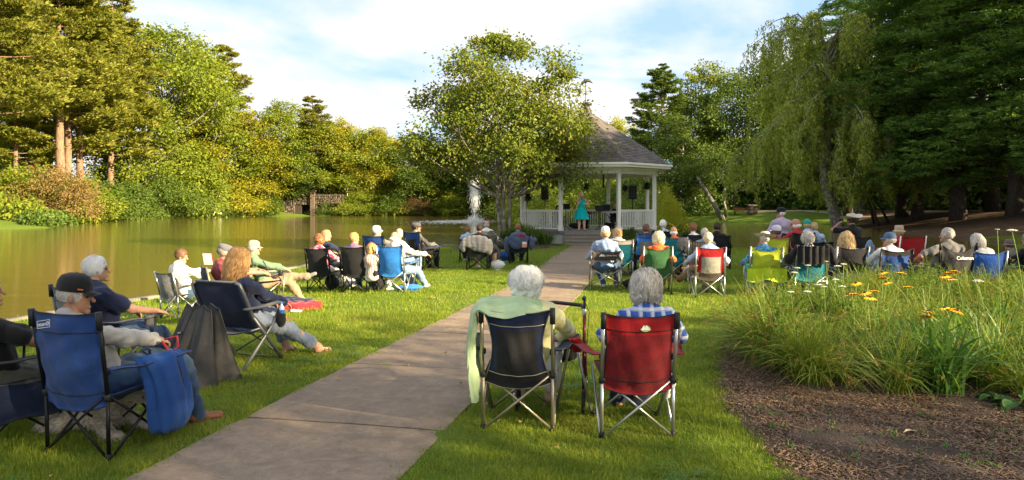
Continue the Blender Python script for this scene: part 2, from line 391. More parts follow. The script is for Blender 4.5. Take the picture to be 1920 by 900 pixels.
c = mixc(t, math_n(t, 'MULTIPLY', oi.outputs['Random'], .3), c, (.17, .14, .115)); c = mixc(t, 1.0, c, (.93, .90, .85), 'MULTIPLY')
p = N(t, 'ShaderNodeBsdfPrincipled', i_Roughness=.92); p.inputs['Specular IOR Level'].default_value = .2
L(t, c, p.inputs['Base Color']); L(t, bump(t, math_n(t, 'ADD', nf, math_n(t, 'MULTIPLY', nm, 2)), .5, .006), p.inputs['Normal']); L(t, p.outputs[0], out.inputs[0]); M_CONC = m
path = bpy.data.objects.new('footpath', None); COL.objects.link(path); path['kind'] = 'structure'
r2 = random.Random(11)
# joint stations: match the joints seen at y 5.3, 7.2, 9.2 and go on every 1.9 m
s0 = seg[3]; stations = [s0+1.93*k for k in range(-5, 14)]
stations = [s for s in stations if s < seg[-1]-.6]+[seg[-1]]
for k in range(len(stations)-1):
    sa, sb = stations[k]+.015, stations[k+1]-.015; G = []
    nv = 10; nu = 9
    for u in np.linspace(sa, sb, nv):
        c_ = ps(u); d_ = pdir(u); nn = np.array([d_[1], -d_[0]])
        wL = PW+.008*sin(u*5)+.005*sin(u*17); G.append([np.append(c_+nn*wL*q, 0) for q in np.linspace(-1, 1, nu)])
    G = np.array(G); top = G.copy(); tilt = r2.uniform(-.004, .004)
    top[..., 2] = .022+tilt+.003*noise3(G*3, 8); top[0, :, 2] -= .006; top[-1, :, 2] -= .006; top[:, 0, 2] -= .006; top[:, -1, 2] -= .006
    mb = MB(); V = np.vstack([top.reshape(-1, 3), (G-np.array([0, 0, .09])).reshape(-1, 3)]); o_ = nv*nu
    i_, j_ = np.meshgrid(np.arange(nv-1), np.arange(nu-1), indexing='ij'); a_ = (i_*nu+j_).ravel(); Qt = np.stack([a_, a_+1, a_+nu+1, a_+nu], -1)
    ring = [x for x in range(nu)]+[x*nu+nu-1 for x in range(1, nv)]+[(nv-1)*nu+y for y in range(nu-2, -1, -1)]+[x*nu for x in range(nv-2, 0, -1)]
    E = [[ring[q], ring[q]+o_, ring[(q+1) % len(ring)]+o_, ring[(q+1) % len(ring)]] for q in range(len(ring))]
    mb.add(V, np.vstack([Qt, np.array(E)])); mb.build('slab', M_CONC, path, smooth=False)
V = []
for s_ in np.linspace(0, seg[-1], 90):
    c_ = ps(s_); d_ = pdir(s_); nn = np.array([d_[1], -d_[0]]); V += [(*(c_-nn*(PW-.02)), .007), (*(c_+nn*(PW-.02)), .007)]
mb = MB(); mb.add(V, [[2*k, 2*k+1, 2*k+3, 2*k+2] for k in range(89)]); mb.build('path_bed', solid('joint_soil', (.035, .028, .02), .95), kind='structure')
def path_off(x, y):
    """|lateral distance| from the path's centre line"""
    P = np.stack(np.broadcast_arrays(np.asarray(x, float), np.asarray(y, float)), -1); d = np.full(P.shape[:-1], 1e9)
    S = np.array([ps(s) for s in np.linspace(0, seg[-1], 60)])
    for a_, b_ in zip(S[:-1], S[1:]):
        e = b_-a_; t_ = np.clip(((P-a_) @ e)/(e @ e), 0, 1); q = P-a_-t_[..., None]*e; d = np.minimum(d, np.hypot(q[..., 0], q[..., 1]))
    return d

# ------------------------------------------------------------ mulch beds
def mulchmat():
    m, t, out = newmat('bark_mulch'); v = coords(t)
    vo = N(t, 'ShaderNodeTexVoronoi', i_Scale=55.0, i_Randomness=1.0); mpv = coords(t, (1, 1.9, 1)); L(t, mpv, vo.inputs['Vector'])
    c = ramp(t, noise(t, v, 28, 8, .8), [(.3, (.035, .02, .012)), (.55, (.10, .06, .036)), (.75, (.24, .15, .09))])
    c = mixc(t, .45, c, vo.outputs['Color'], 'MULTIPLY'); c = mixc(t, ramp(t, noise(t, v, 1.3, 5), [(.5, (0, 0, 0)), (.68, (.8, .8, .8))]), c, (.20, .15, .105))
    p = N(t, 'ShaderNodeBsdfPrincipled', i_Roughness=.95); L(t, c, p.inputs['Base Color'])
    L(t, bump(t, math_n(t, 'ADD', vo.outputs[0], noise(t, v, 60, 5, .8)), 1.0, .02), p.inputs['Normal']); L(t, p.outputs[0], out.inputs[0]); return m
M_MULCH = mulchmat()
BED = np.array([gp(*q)[:2] for q in [(1490, 905), (1440, 850), (1390, 800), (1352, 745), (1350, 700), (1358, 660), (1385, 632), (1450, 600), (1560, 566), (1700, 550), (1850, 545), (2050, 548)]]+[(9.5, 12), (10.5, 8), (9, 4), (5, 1.5), (2.2, 2.2), (1.65, 3.6)])
ISLE = np.array([(-2.6, 29.5), (-1.0, 27.6), (.6, 27.4), (1.9, 28.6), (2.3, 30.4), (2.0, 31.2), (0.3, 33), (-.3, 36), (-2.2, 35.2), (-3.0, 32)])
BEDR = np.array([(5.2, 31.2), (6.4, 29.9), (8.2, 30.6), (8.9, 33.5), (8.4, 36), (7.2, 33.6), (5.3, 31.9)])
def smooth_poly(P, k=3):
    for _ in range(k):
        Q_ = np.roll(P, -1, 0); P = np.stack([.75*P+.25*Q_, .25*P+.75*Q_], 1).reshape(-1, 2)
    return P
BED, ISLE, BEDR = smooth_poly(BED), smooth_poly(ISLE), smooth_poly(BEDR)
def bed_mesh(name, P, hgt, rings=60):
    c = P.mean(0); n = len(P); k = max(1, int(280/n)); Pf = np.array([P[q]+(P[(q+1) % n]-P[q])*f/k for q in range(n) for f in range(k)]); n = len(Pf)
    rr = np.linspace(1, 0, rings)**.8; V = []
    for f in rr:
        q = c+(Pf-c)*f; wob = 1+.012*np.sin(np.arange(n)*1.7)*(f > .9); q = c+(q-c)*wob[:, None]; e = (1-f)
        hh = hgt*sstep(0, .12, e); z = gz(q[:, 0], q[:, 1])+.006+hh+hh*.5*noise3(np.stack([q[:, 0]*14, q[:, 1]*14, q[:, 0]*0], -1), 5)+hh*.5*noise3(np.stack([q[:, 0]*2, q[:, 1]*2, q[:, 0]*0], -1), 6)
        V.append(np.column_stack([q, z]))
    V = np.vstack(V); i_, j_ = np.meshgrid(np.arange(rings-1), np.arange(n), indexing='ij'); j2 = (j_+1) % n
    Q_ = np.stack([i_*n+j_, i_*n+j2, (i_+1)*n+j2, (i_+1)*n+j_], -1).reshape(-1, 4)
    return obj(name, mesh_from(name, V, Q_, mats=[M_MULCH]), kind='structure')
bed_mesh('mulch_bed', BED, .03, 90); bed_mesh('tree_island_bed', ISLE, .05, 30); bed_mesh('mulch_bed_beside_pavilion', BEDR, .05, 30)
def in_beds(x, y, m=0.0):
    P = np.stack([x, y], -1); return (poly_sd(P, BED) < m) | (poly_sd(P, ISLE) < m) | (poly_sd(P, BEDR) < m)

# ------------------------------------------------------------ instanced ground cover
def scatter(name, P, scl, rot, tuft, label=None, cat=None):
    me = bpy.data.meshes.new(name); me.vertices.add(len(P)); me.vertices.foreach_set('co', np.asarray(P, np.float32).ravel())
    a = me.attributes.new('scl', 'FLOAT_VECTOR', 'POINT'); a.data.foreach_set('vector', np.asarray(scl, np.float32).ravel())
    a = me.attributes.new('rot', 'FLOAT_VECTOR', 'POINT'); a.data.foreach_set('vector', np.asarray(rot, np.float32).ravel())
    o = obj(name, me, kind='stuff')
    if label: tag(o, label, cat)
    g = bpy.data.node_groups.new(name, 'GeometryNodeTree')
    g.interface.new_socket('Geometry', in_out='INPUT', socket_type='NodeSocketGeometry'); g.interface.new_socket('Geometry', in_out='OUTPUT', socket_type='NodeSocketGeometry')
    gi = g.nodes.new('NodeGroupInput'); go = g.nodes.new('NodeGroupOutput'); ip = g.nodes.new('GeometryNodeInstanceOnPoints'); oi = g.nodes.new('GeometryNodeObjectInfo')
    oi.inputs['Object'].default_value = tuft; oi.inputs['As Instance'].default_value = True
    for nm, sk in (('scl', 'Scale'), ('rot', 'Rotation')):
        at_ = g.nodes.new('GeometryNodeInputNamedAttribute'); at_.data_type = 'FLOAT_VECTOR'; at_.inputs['Name'].default_value = nm
        g.links.new(at_.outputs['Attribute'], ip.inputs[sk])
    g.links.new(gi.outputs[0], ip.inputs['Points']); g.links.new(oi.outputs['Geometry'], ip.inputs['Instance']); g.links.new(ip.outputs[0], go.inputs[0])
    md = o.modifiers.new('scatter', 'NODES'); md.node_group = g
    return o
def blade_mesh(n, spread, h, wd, lean, mat, seed, curve=.5, segs=2):
    r = np.random.RandomState(seed); base = r.normal(size=(n, 2))*spread*.5; az = r.uniform(0, 2*pi, n); H = h*r.uniform(.55, 1.1, n); ln = lean*r.uniform(.2, 1, n)
    V = []; Q_ = []; T_ = []; nv = 0
    for k in range(n):
        d = np.array([cos(az[k]), sin(az[k])]); s_ = np.array([-d[1], d[0]])
        for q in range(segs+1):
            f = q/segs; off = ln[k]*H[k]*(f**2*curve*2+f*(1-curve)); wq = wd*(1-f)**.6 if q < segs else 0
            p_ = np.array([*(base[k]+d*off), H[k]*f*(1-.3*ln[k]*f)])
            if q < segs: V += [p_+np.array([*(s_*wq/2), 0]), p_-np.array([*(s_*wq/2), 0])]
            else: V += [p_]
        for q in range(segs-1): Q_.append([nv+2*q, nv+2*q+1, nv+2*q+3, nv+2*q+2])
        T_.append([nv+2*segs-2, nv+2*segs-1, nv+2*segs]); nv += 2*segs+1
    return mesh_from('tuft', V, Q_ if Q_ else None, T_, [mat])
M_GRASS = leafmat('grass_blade', (.10, .175, .012), (.25, .33, .022), .42, (.38, .38, .06), .8)
gt_ = M_GRASS.node_tree; ge_ = N(gt_, 'ShaderNodeNewGeometry'); n1_ = N(gt_, 'ShaderNodeTexNoise', i_Scale=.55, i_Detail=5.0, i_Roughness=.6); L(gt_, ge_.outputs['Position'], n1_.inputs['Vector']); n2_ = N(gt_, 'ShaderNodeTexNoise', i_Scale=2.6, i_Detail=4.0, i_Roughness=.6); L(gt_, ge_.outputs['Position'], n2_.inputs['Vector'])
pr_ = [n for n in gt_.nodes if n.type == 'BSDF_PRINCIPLED'][0]; src_ = pr_.inputs['Base Color'].links[0].from_socket; tr_n = [n for n in gt_.nodes if n.type == 'BSDF_TRANSLUCENT'][0]
cg_ = mixc(gt_, ramp(gt_, n1_.outputs[0], [(.48, (0, 0, 0)), (.68, (.55, .55, .55))]), src_, (.34, .33, .06)); cg_ = mixc(gt_, ramp(gt_, n2_.outputs[0], [(.52, (0, 0, 0)), (.66, (.5, .5, .5))]), cg_, (.07, .15, .02)); L(gt_, cg_, pr_.inputs['Base Color']); L(gt_, cg_, tr_n.inputs[0])
tuft_near = bpy.data.objects.new('grass_tuft', blade_mesh(26, .10, .05, .0042, .75, M_GRASS, 1))
tuft_far = bpy.data.objects.new('grass_tuft', blade_mesh(20, .22, .052, .010, .7, M_GRASS, 2, segs=1))
def lawn_points(y0, y1, dens, seed, margin=.0):
    r = np.random.RandomState(seed); xw = .80*y1+1.2; n = int(dens*2*xw*(y1-y0)); x = r.uniform(-xw, xw, n); y = r.uniform(y0, y1, n)
    k = (np.abs(x) < .80*y+1.2) & (lake_sd(x, y) > .25) & (path_off(x, y) > PW-.01+r.uniform(-.03, .02, len(x))) & (~in_beds(x, y, -.04)); x, y = x[k], y[k]
    k = (np.abs(x-3.65) > 3.4) | (np.abs(y-35.3) > 4.4); x, y = x[k], y[k]
    return x, y, r
for nm, (y0, y1, dens, tf, s_) in enumerate([(2.6, 6.5, 420, tuft_near, 1.0), (6.5, 11, 230, tuft_near, 1.15), (11, 20, 60, tuft_far, 1.1), (20, 42, 26, tuft_far, 1.4)]):
    x, y, r = lawn_points(y0, y1, dens, 20+nm)
    patch = 1+.35*noise3(np.stack([x*1.3, y*1.3, x*0], -1), 4); sc3 = np.column_stack([np.full(len(x), s_), np.full(len(x), s_), s_*patch*r.uniform(.7, 1.25, len(x))])
    scatter('lawn_grass', np.column_stack([x, y, gz(x, y)-.004]), sc3, np.column_stack([r.normal(0, .12, len(x)), r.normal(0, .12, len(x)), r.uniform(0, 6.28, len(x))]), tf,
            ['short mown grass around the nearest chairs and path', 'mown lawn grass just behind the nearest chairs', 'sunlit lawn grass around the middle rows of chairs', 'lawn grass near the pavilion and pond'][nm], 'grass')
LITTER = leafmat('dry_litter', (.22, .12, .04), (.42, .28, .10), .1, (.5, .42, .22)); r = np.random.RandomState(15); v_, q_ = leaf_quads(np.array([(0, 0, .012)]), np.array([(1., 0, .15)]), np.array([(0, .2, 1.)]), .042, .026, .2); lf_o = bpy.data.objects.new('fallen_leaf', mesh_from('fallen_leaf', v_, q_, mats=[LITTER]))
x = r.uniform(-9, 9, 420); y = r.uniform(3.4, 22, 420); k = (np.abs(x) < .8*y) & (lake_sd(x, y) > .4); x, y = x[k], y[k]
scatter('leaf_litter', np.column_stack([x, y, gz(x, y)+np.where(path_off(x, y) < PW, .024, .03)]), r.uniform(.5, 1.3, (len(x), 1))*np.ones(3), np.column_stack([r.normal(0, .3, len(x)), r.normal(0, .3, len(x)), r.uniform(0, 6.28, len(x))]), lf_o, 'small dry leaves scattered on the lawn and path', 'leaf litter')
# clover and broad-leaf weeds in the near lawn
mb = MB(); r = np.random.RandomState(5)
for k in range(14):
    c_ = r.normal(size=2)*.05; zz_ = r.uniform(.02, .05); 
    for q in range(3):
        a_ = q*2.09+r.uniform(-.3, .3); d_ = np.array([cos(a_), sin(a_)]); s_ = np.array([-d_[1], d_[0]]); l_ = .016
        mb.add([[*c_, zz_], [*(c_+d_*l_*.6+s_*l_*.5), zz_+.003], [*(c_+d_*l_), zz_], [*(c_+d_*l_*.6-s_*l_*.5), zz_+.003]], [[0, 1, 2, 3]])
M_CLOVER = leafmat('clover_leaf', (.07, .16, .03), (.12, .24, .05), .3)
clover = bpy.data.objects.new('clover', mb.mesh('clover', [M_CLOVER]))
x, y, r = lawn_points(2.6, 9, 26, 77); k = noise3(np.stack([x*.8, y*.8, x*0], -1), 12) > .1; x, y = x[k], y[k]
scatter('clover_patches', np.column_stack([x, y, gz(x, y)]), np.full((len(x), 3), 1.1), np.column_stack([x*0, x*0, r.uniform(0, 6.28, len(x))]), clover, 'clover and small round weeds growing in the near lawn', 'clover')
# mulch chips
mb = MB(); r = np.random.RandomState(6); M_CHIP = leafmat('wood_chip', (.05, .028, .016), (.16, .10, .06), .0, (.38, .28, .19))
for k in range(16):
    mb.box((*(r.normal(size=2)*.06), r.uniform(.002, .014)), (r.uniform(.008, .035), r.uniform(.003, .009), .003), rot=rotm(r.uniform(-.5, .5), r.uniform(-.5, .5), r.uniform(0, 3.14)))
chip = bpy.data.objects.new('wood_chips', mb.mesh('wood_chips', [M_CHIP], False))
r = np.random.RandomState(9); x = r.uniform(1.3, 8, 9000); y = r.uniform(3, 8.5, 9000); k = (poly_sd(np.stack([x, y], -1), BED) < -.05) & (x < .8*y+.8); x, y = x[k], y[k]
scatter('mulch_chips', np.column_stack([x, y, gz(x, y)+.036+.0*x]), np.column_stack([r.uniform(.7, 1.4, len(x))]*3), np.column_stack([x*0, x*0, r.uniform(0, 6.28, len(x))]), chip, 'brown bark and wood chips covering the flower bed', 'mulch')
# ------------------------------------------------------------ vegetation
def nrm(a): return a/(np.linalg.norm(a, axis=-1, keepdims=True)+1e-9)
def bez(a, b, c, n=6):
    t = np.linspace(0, 1, n)[:, None]; return (1-t)**2*a+2*t*(1-t)*b+t*t*c
def make_tree(seed, H, prof, nlobes, lobe_r, nleaf, leaf=(.12, .08), trunk_r=.25, base=.25, stems=1, spread=.0, sub=9, flat=.7, droop=.2, sub_r=.32, twig=True, twist=0.0, gap=0.0, stem_top=.8, zlo=.08):
    """returns (trunk_mesh_builder, crown V, crown Q)"""
    r = np.random.RandomState(seed); mb = MB(); zs = [p_[0] for p_ in prof]; rs = [p_[1] for p_ in prof]
    stempaths = []
    for s in range(stems):
        a = 2*pi*s/max(1, stems)+r.uniform(-.3, .3); off = np.array([cos(a), sin(a), 0])*spread
        p0 = off*.12+np.array([0, 0, -.25]); top = np.array([off[0]*1.0+r.normal()*.02*H, off[1]+r.normal()*.02*H, H*stem_top]); mid = (p0+top)/2+np.array([off[0]*.35, off[1]*.35, 0])+r.normal(size=3)*.018*H
        pts = bez(p0, mid, top, 12); pts[1:-1] += r.normal(size=(10, 3))*.006*H*np.array([1, 1, .2]); rad = trunk_r/sqrt(stems)*np.linspace(1, .18, 12); rad[0] *= 1.5; rad[1] *= 1.12
        mb.tube(pts, rad, 8); stempaths.append((pts, rad))
    Cs, Ds = [], []; lobes = []
    wts = np.array([np.interp(z, zs, rs) for z in np.linspace(base, 1, 60)]); wts = wts/wts.sum()
    for k in range(nlobes):
        z = r.choice(np.linspace(base, 1, 60), p=wts) if k > 2 else (.96, .9, .85)[k]; R = np.interp(z, zs, rs); a = k*2.39996+r.uniform(-.5, .5)
        d = R*sqrt(r.uniform(.12, 1.0))*r.uniform(.8, 1.08); c = np.array([cos(a)*d, sin(a)*d, z*H]); lr = lobe_r*r.uniform(.65, 1.3)*(.55+.45*min(1, R/max(rs)*1.3)); lobes.append((c, lr))
        si = int(np.argmin([np.hypot(*(sp[0][8][:2]-c[:2])) for sp in stempaths])); pts, rad = stempaths[si]
        zst = max(zlo*H, min(c[2]-.55*d-.06*H, H*stem_top*.97)); f = np.interp(zst, pts[:, 2], np.arange(12)); q = np.array([np.interp(f, np.arange(12), pts[:, x]) for x in range(3)]); rr_ = np.interp(f, np.arange(12), rad)
        lp = bez(q, (q+c)/2+np.array([0, 0, -.02*H])+np.append((c-q)[:2]*.12, 0)+r.normal(size=3)*.02*H, c, 7)
        if twig: mb.tube(lp, np.linspace(min(rr_*.55, .10+.004*H), .012, 7), 5, cap=False)
        ns = max(3, int(sub*lr/lobe_r)); U = nrm(r.normal(size=(ns, 3)))*(r.uniform(.45, 1.0, ns)[:, None]); sc_ = c+U*lr*np.array([1, 1, flat])
        for s_ in sc_:
            if twig: mb.tube(bez(lp[-2], (lp[-2]+s_)/2+np.array([0, 0, .1*lr]), s_, 3), [.014+.001*H, .009, .004], 3, cap=False)
            if r.uniform() < gap: continue
            n = int(nleaf/(nlobes*sub)*r.uniform(.5, 1.5)); u = r.normal(size=(n, 3))*np.array([1, 1, .62])*sub_r*lr; Cs.append(s_+u); Ds.append(u/(sub_r*lr)+np.array([0, 0, -droop*2])+nrm(s_-c+1e-3)*.7)
    C = np.vstack(Cs); D = np.vstack(Ds)+r.normal(size=C.shape)*.6; Nn = r.normal(size=C.shape)*.75+np.array([0, 0, 1.0])
    V, Q = leaf_quads(C, D, Nn, leaf[0]*r.uniform(.7, 1.25, len(C)), leaf[1]*r.uniform(.7, 1.25, len(C)))
    return mb, V, Q
def make_pine(seed, H, prof, nbr, nleaf, leaf=(.42, .10), trunk_r=.4, base=.3, flat=.22, droop=.0, sprays=7, padw=.22, up=.12):
    r = np.random.RandomState(seed); mb = MB(); zs = [p_[0] for p_ in prof]; rs = [p_[1] for p_ in prof]
    pts = np.column_stack([np.cumsum(r.normal(size=12))*.012*H*.2, np.cumsum(r.normal(size=12))*.012*H*.2, np.linspace(-.3, H, 12)]); rad = trunk_r*np.linspace(1, .08, 12); rad[0] *= 1.3; mb.tube(pts, rad, 9)
    Cs, Ds = [], []; tot = 0; brs = []
    for k in range(nbr):
        z = base+(1-base)*((k+r.uniform(0, 1))/nbr)**.92; z = min(max(base, z+r.normal()*.012), .985); R = max(.5, np.interp(z, zs, rs))*r.uniform(.55, 1.15); a = k*2.39996+r.uniform(-.6, .6); brs.append((z, R, a)); tot += R
    for z, R, a in brs:
        q = np.array([np.interp(z*H, pts[:, 2], pts[:, x]) for x in (0, 1)]+[z*H]); d = np.array([cos(a), sin(a), 0]); e = q+d*R+np.array([0, 0, R*(up*r.uniform(.3, 1.8)-droop)])
        mid = q+d*R*.5+np.array([0, 0, R*(-.02 if droop == 0 else .12)]); bp = bez(q, mid, e, 7); mb.tube(bp, np.linspace(.02+.012*R, .01, 7), 4, cap=False)
        S = np.array([-d[1], d[0], 0]); n = int(nleaf*R/tot); t = r.uniform(.28, 1.0, n)**.8; np_ = max(4, int(R*1.9)); tq = (np.floor(t*np_)+.5)/np_; side = r.randint(0, 3, n)-1.0
        B = np.stack([np.interp(tq, np.linspace(0, 1, 7), bp[:, x]) for x in range(3)], -1)
        wdt = padw*R*np.sin(np.clip(1.15-tq, 0, 1)*pi*.5+.25)
        c0 = B+S*(side*wdt*.95)[:, None]+d*(np.abs(side)*wdt*.35)[:, None]
        hsh = np.sin(tq*37+side*11+z*91+a*7); c0[:, 2] += hsh*.10*R*.5
        u = r.normal(size=(n, 3))*np.array([1, 1, flat])*(R/np_)*.42; C = c0+u; C[:, 2] -= droop*np.abs(u[:, 0]+side*wdt)*.5
        Cs.append(C); Ds.append(d*.7+u/(R/np_)+S*(side*.7)[:, None]+np.array([0, 0, .45-2.2*droop])+r.normal(size=(n, 3))*.45)
    C = np.vstack(Cs); D = np.vstack(Ds); Nn = r.normal(size=C.shape)*.8+np.array([0, 0, .9])
    V, Q = leaf_quads(C, D, Nn, leaf[0]*r.uniform(.6, 1.3, len(C)), leaf[1]*r.uniform(.7, 1.3, len(C)), .05)
    return mb, V, Q

BK_PINE = barkmat('pine_bark', (.12, .07, .045), (.30, .19, .12)); BK_GREY = barkmat('grey_bark', (.08, .065, .05), (.24, .21, .17), (.30, .31, .25))
BK_DARK = barkmat('dark_bark', (.03, .022, .016), (.085, .065, .048)); BK_MAPLE = barkmat('maple_bark', (.09, .07, .05), (.27, .23, .18), (.34, .33, .27), 4)
LF = dict(
 pine=leafmat('pine_needles', (.09, .12, .018), (.23, .245, .03), .35, (.33, .29, .06), .25),
 gold=leafmat('golden_leaves', (.14, .17, .015), (.36, .35, .028), .42, (.45, .40, .06), .22),
 mid=leafmat('green_leaves', (.085, .135, .014), (.22, .28, .026), .4, (.33, .34, .05), .22),
 deep=leafmat('deep_green_leaves', (.04, .08, .014), (.12, .19, .028), .35, (.20, .25, .04), .25),
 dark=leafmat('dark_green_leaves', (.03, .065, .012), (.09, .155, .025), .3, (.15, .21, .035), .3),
 feather=leafmat('feathery_leaves', (.045, .10, .018), (.13, .24, .042), .38, (.22, .33, .06), .2),
 maple=leafmat('maple_leaves', (.085, .14, .019), (.19, .245, .032), .40, (.33, .26, .06), .45),
 weep=leafmat('weeping_leaves', (.16, .22, .03), (.36, .44, .07), .45, (.48, .46, .13), .5),
 rust=leafmat('rusty_leaves', (.14, .085, .03), (.24, .17, .05), .3, (.30, .20, .09), .8),
 red=leafmat('bronze_leaves', (.07, .04, .02), (.14, .09, .035), .3, (.17, .12, .04), .8),
 lime=leafmat('lime_leaves', (.18, .23, .015), (.38, .40, .03), .42, (.46, .44, .06), .8),
 reed=leafmat('reed_leaves', (.05, .10, .018), (.12, .19, .035), .35, (.19, .22, .06), .8))
PROTO = {}
def proto(key, gen, bark, leaf):
    mb, V, Q = gen; PROTO[key] = (mb.mesh('trunk', [bark]) if mb.n else None, mesh_from('crown', V, Q, mats=[leaf], smooth=False))
OV = [(0, .1), (.2, .55), (.4, .95), (.6, 1.0), (.8, .8), (1, .2)]
def pr(s, base=OV): return [(a, b*s) for a, b in base]
proto('broad_a', make_tree(11, 18, pr(6.2), 44, 2.3, 21000, (.36, .25), .38, .22, sub=9), BK_GREY, LF['mid'])
proto('broad_b', make_tree(12, 18, pr(5.0, [(0, .2), (.2, .7), (.45, 1), (.7, .85), (.88, .55), (1, .12)]), 42, 2.0, 19000, (.34, .24), .35, .12, sub=8), BK_GREY, LF['mid'])
proto('broad_c', make_tree(13, 20, pr(7.2, [(0, .1), (.3, .5), (.5, .95), (.75, 1.0), (.9, .75), (1, .3)]), 40, 2.6, 20000, (.38, .26), .42, .28, sub=10, sub_r=.27), BK_GREY, LF['mid'])
proto('pine_a', make_pine(21, 26, [(0, 5), (.3, 6.4), (.55, 6.6), (.75, 5.2), (.92, 2.8), (1, .6)], 110, 46000, (.46, .17), .50, .37, flat=.42, padw=.30), BK_PINE, LF['pine'])
proto('pine_b', make_pine(22, 24, [(0, 3), (.3, 4.6), (.55, 4.9), (.8, 3.6), (.94, 1.9), (1, .4)], 90, 32000, (.44, .17), .38, .25, flat=.45, padw=.32), BK_PINE, LF['pine'])
proto('hemlock', make_pine(23, 26, [(0, 6.5), (.15, 7.4), (.4, 7.0), (.7, 5.4), (.9, 2.6), (1, .4)], 130, 70000, (.36, .085), .45, .10, flat=.30, droop=.16, padw=.30, up=.05), BK_DARK, LF['feather'])
proto('shrub_a', make_tree(31, 3.0, [(0, 1.7), (.4, 2.1), (.75, 1.6), (1, .5)], 34, .75, 9000, (.17, .12), .08, .08, sub=7, flat=.8, twig=False, stem_top=.5), BK_DARK, LF['deep'])
proto('shrub_b', make_tree(32, 3.0, [(0, 1.9), (.35, 2.2), (.7, 1.8), (.92, 1.0), (1, .5)], 30, .85, 8000, (.16, .07), .08, .08, sub=8, flat=.7, twig=False, stem_top=.5, droop=.5), BK_DARK, LF['deep'])

proto('open_broad', make_tree(15, 18, pr(6.0), 40, 2.2, 6500, (.36, .25), .38, .22, sub=9, gap=.25), BK_GREY, LF['mid'])
TN = {'n': 0}
def tree(key, px, Y, top=None, H=None, width=1.0, leaf=None, label='', name='tree', cat='tree', group=None, rot=None, dz=0.0, bark=None, X=None):
    if X is None:
        need = 1.2 if 'shrub' in name else 6.0; Y0 = Y
        while lake_sd((px-960)/FPX*Y, Y) < need and Y < 260: Y += 1.5
        if H is not None: H *= Y/Y0
    x = (px-960)/FPX*Y if X is None else X; z = gzf(x, Y)+dz
    tm, cm = PROTO[key]; H0 = {'open_broad': 18, 'broad_a': 18, 'broad_b': 18, 'broad_c': 20, 'pine_a': 26, 'pine_b': 24, 'hemlock': 26, 'shrub_a': 3.1, 'shrub_b': 3.1}[key]
    if top is not None: H = CAMH+(HPY-top)/FPX*Y-z
    s = H/H0; TN['n'] += 1; rz = TN['n']*1.7 if rot is None else rot
    e = thing(name, label, cat, (x, Y, z), rz, group); e.scale = (s*width, s*width, s)
    if tm: 
        a = obj('trunk' if not name.endswith('shrub') else 'stem', tm, e)
        if bark: a.material_slots[0].link = 'OBJECT'; a.material_slots[0].material = bark
    c = obj('crown' if not name.endswith('shrub') else 'foliage', cm, e)
    if leaf: c.material_slots[0].link = 'OBJECT'; c.material_slots[0].material = LF[leaf]
    return e

G1 = 'tall trees on the far left bank of the pond'
tree('pine_a', 112, 78, H=31, width=.98, leaf='pine', name='pine_tree', label='huge white pine with a thick bare pinkish trunk near the left edge', group=G1, rot=.4)
tree('pine_a', 128, 84, H=30, width=.9, leaf='pine', name='pine_tree', label='tall white pine with trunk just right of and behind the thickest pine trunk', group=G1)
tree('pine_a', -30, 66, H=28, width=.95, leaf='pine', name='pine_tree', label='white pine cut by the left frame edge with long horizontal limbs', group=G1)
tree('pine_b', 30, 100, H=26, leaf='pine', name='pine_tree', label='pine with slim reddish trunk in front of the stone building', group=G1)
tree('pine_b', 150, 95, top=-60, leaf='pine', name='pine_tree', label='pine with short visible trunk behind the twin pine trunks', group=G1)
tree('pine_b', 207, 80, top=-20, width=1.0, leaf='pine', name='pine_tree', label='slender pine with a thin pale trunk reaching down to the shrubs', group=G1)
tree('broad_c', 300, 100, top=68, width=.98, leaf='mid', name='broadleaf_tree', label='tall open broadleaf tree with forked pale limbs right of the pines', group=G1)
tree('broad_a', 365, 112, top=88, width=.8, leaf='mid', name='broadleaf_tree', label='broadleaf tree between the forked tree and the dark layered pine', group=G1)
tree('pine_b', 418, 108, top=82, width=.95, leaf='pine', name='pine_tree', label='layered pine rising above its neighbours left of the sky gap', group=G1)
tree('broad_b', 470, 118, top=205, width=1.15, leaf='gold', name='broadleaf_tree', label='golden broadleaf tree at the foot of the layered pine', group=G1)
tree('broad_a', 530, 140, top=200, width=1.1, leaf='mid', name='broadleaf_tree', label='rounded tree left of the small flat-topped pine', group=G1)
tree('pine_b', 588, 150, top=178, width=1.1, leaf='pine', name='pine_tree', label='flat-topped pine standing above the stone bridge', group=G1)
tree('broad_b', 645, 150, top=220, width=.95, leaf='gold', name='broadleaf_tree', label='bright pointed tree right of the bridge behind the light pole', group=G1)
tree('broad_a', 712, 165, top=246, width=.95, leaf='gold', name='broadleaf_tree', label='low golden tree right of the bright pointed tree', group=G1)
tree('broad_b', 728, 150, top=300, width=1.35, leaf='deep', name='broadleaf_tree', label='dark green tree in front of the low golden tree', group=G1)
tree('broad_a', 600, 175, top=235, width=1.4, leaf='mid', name='broadleaf_tree', label='broad tree behind the stone bridge', group=G1)
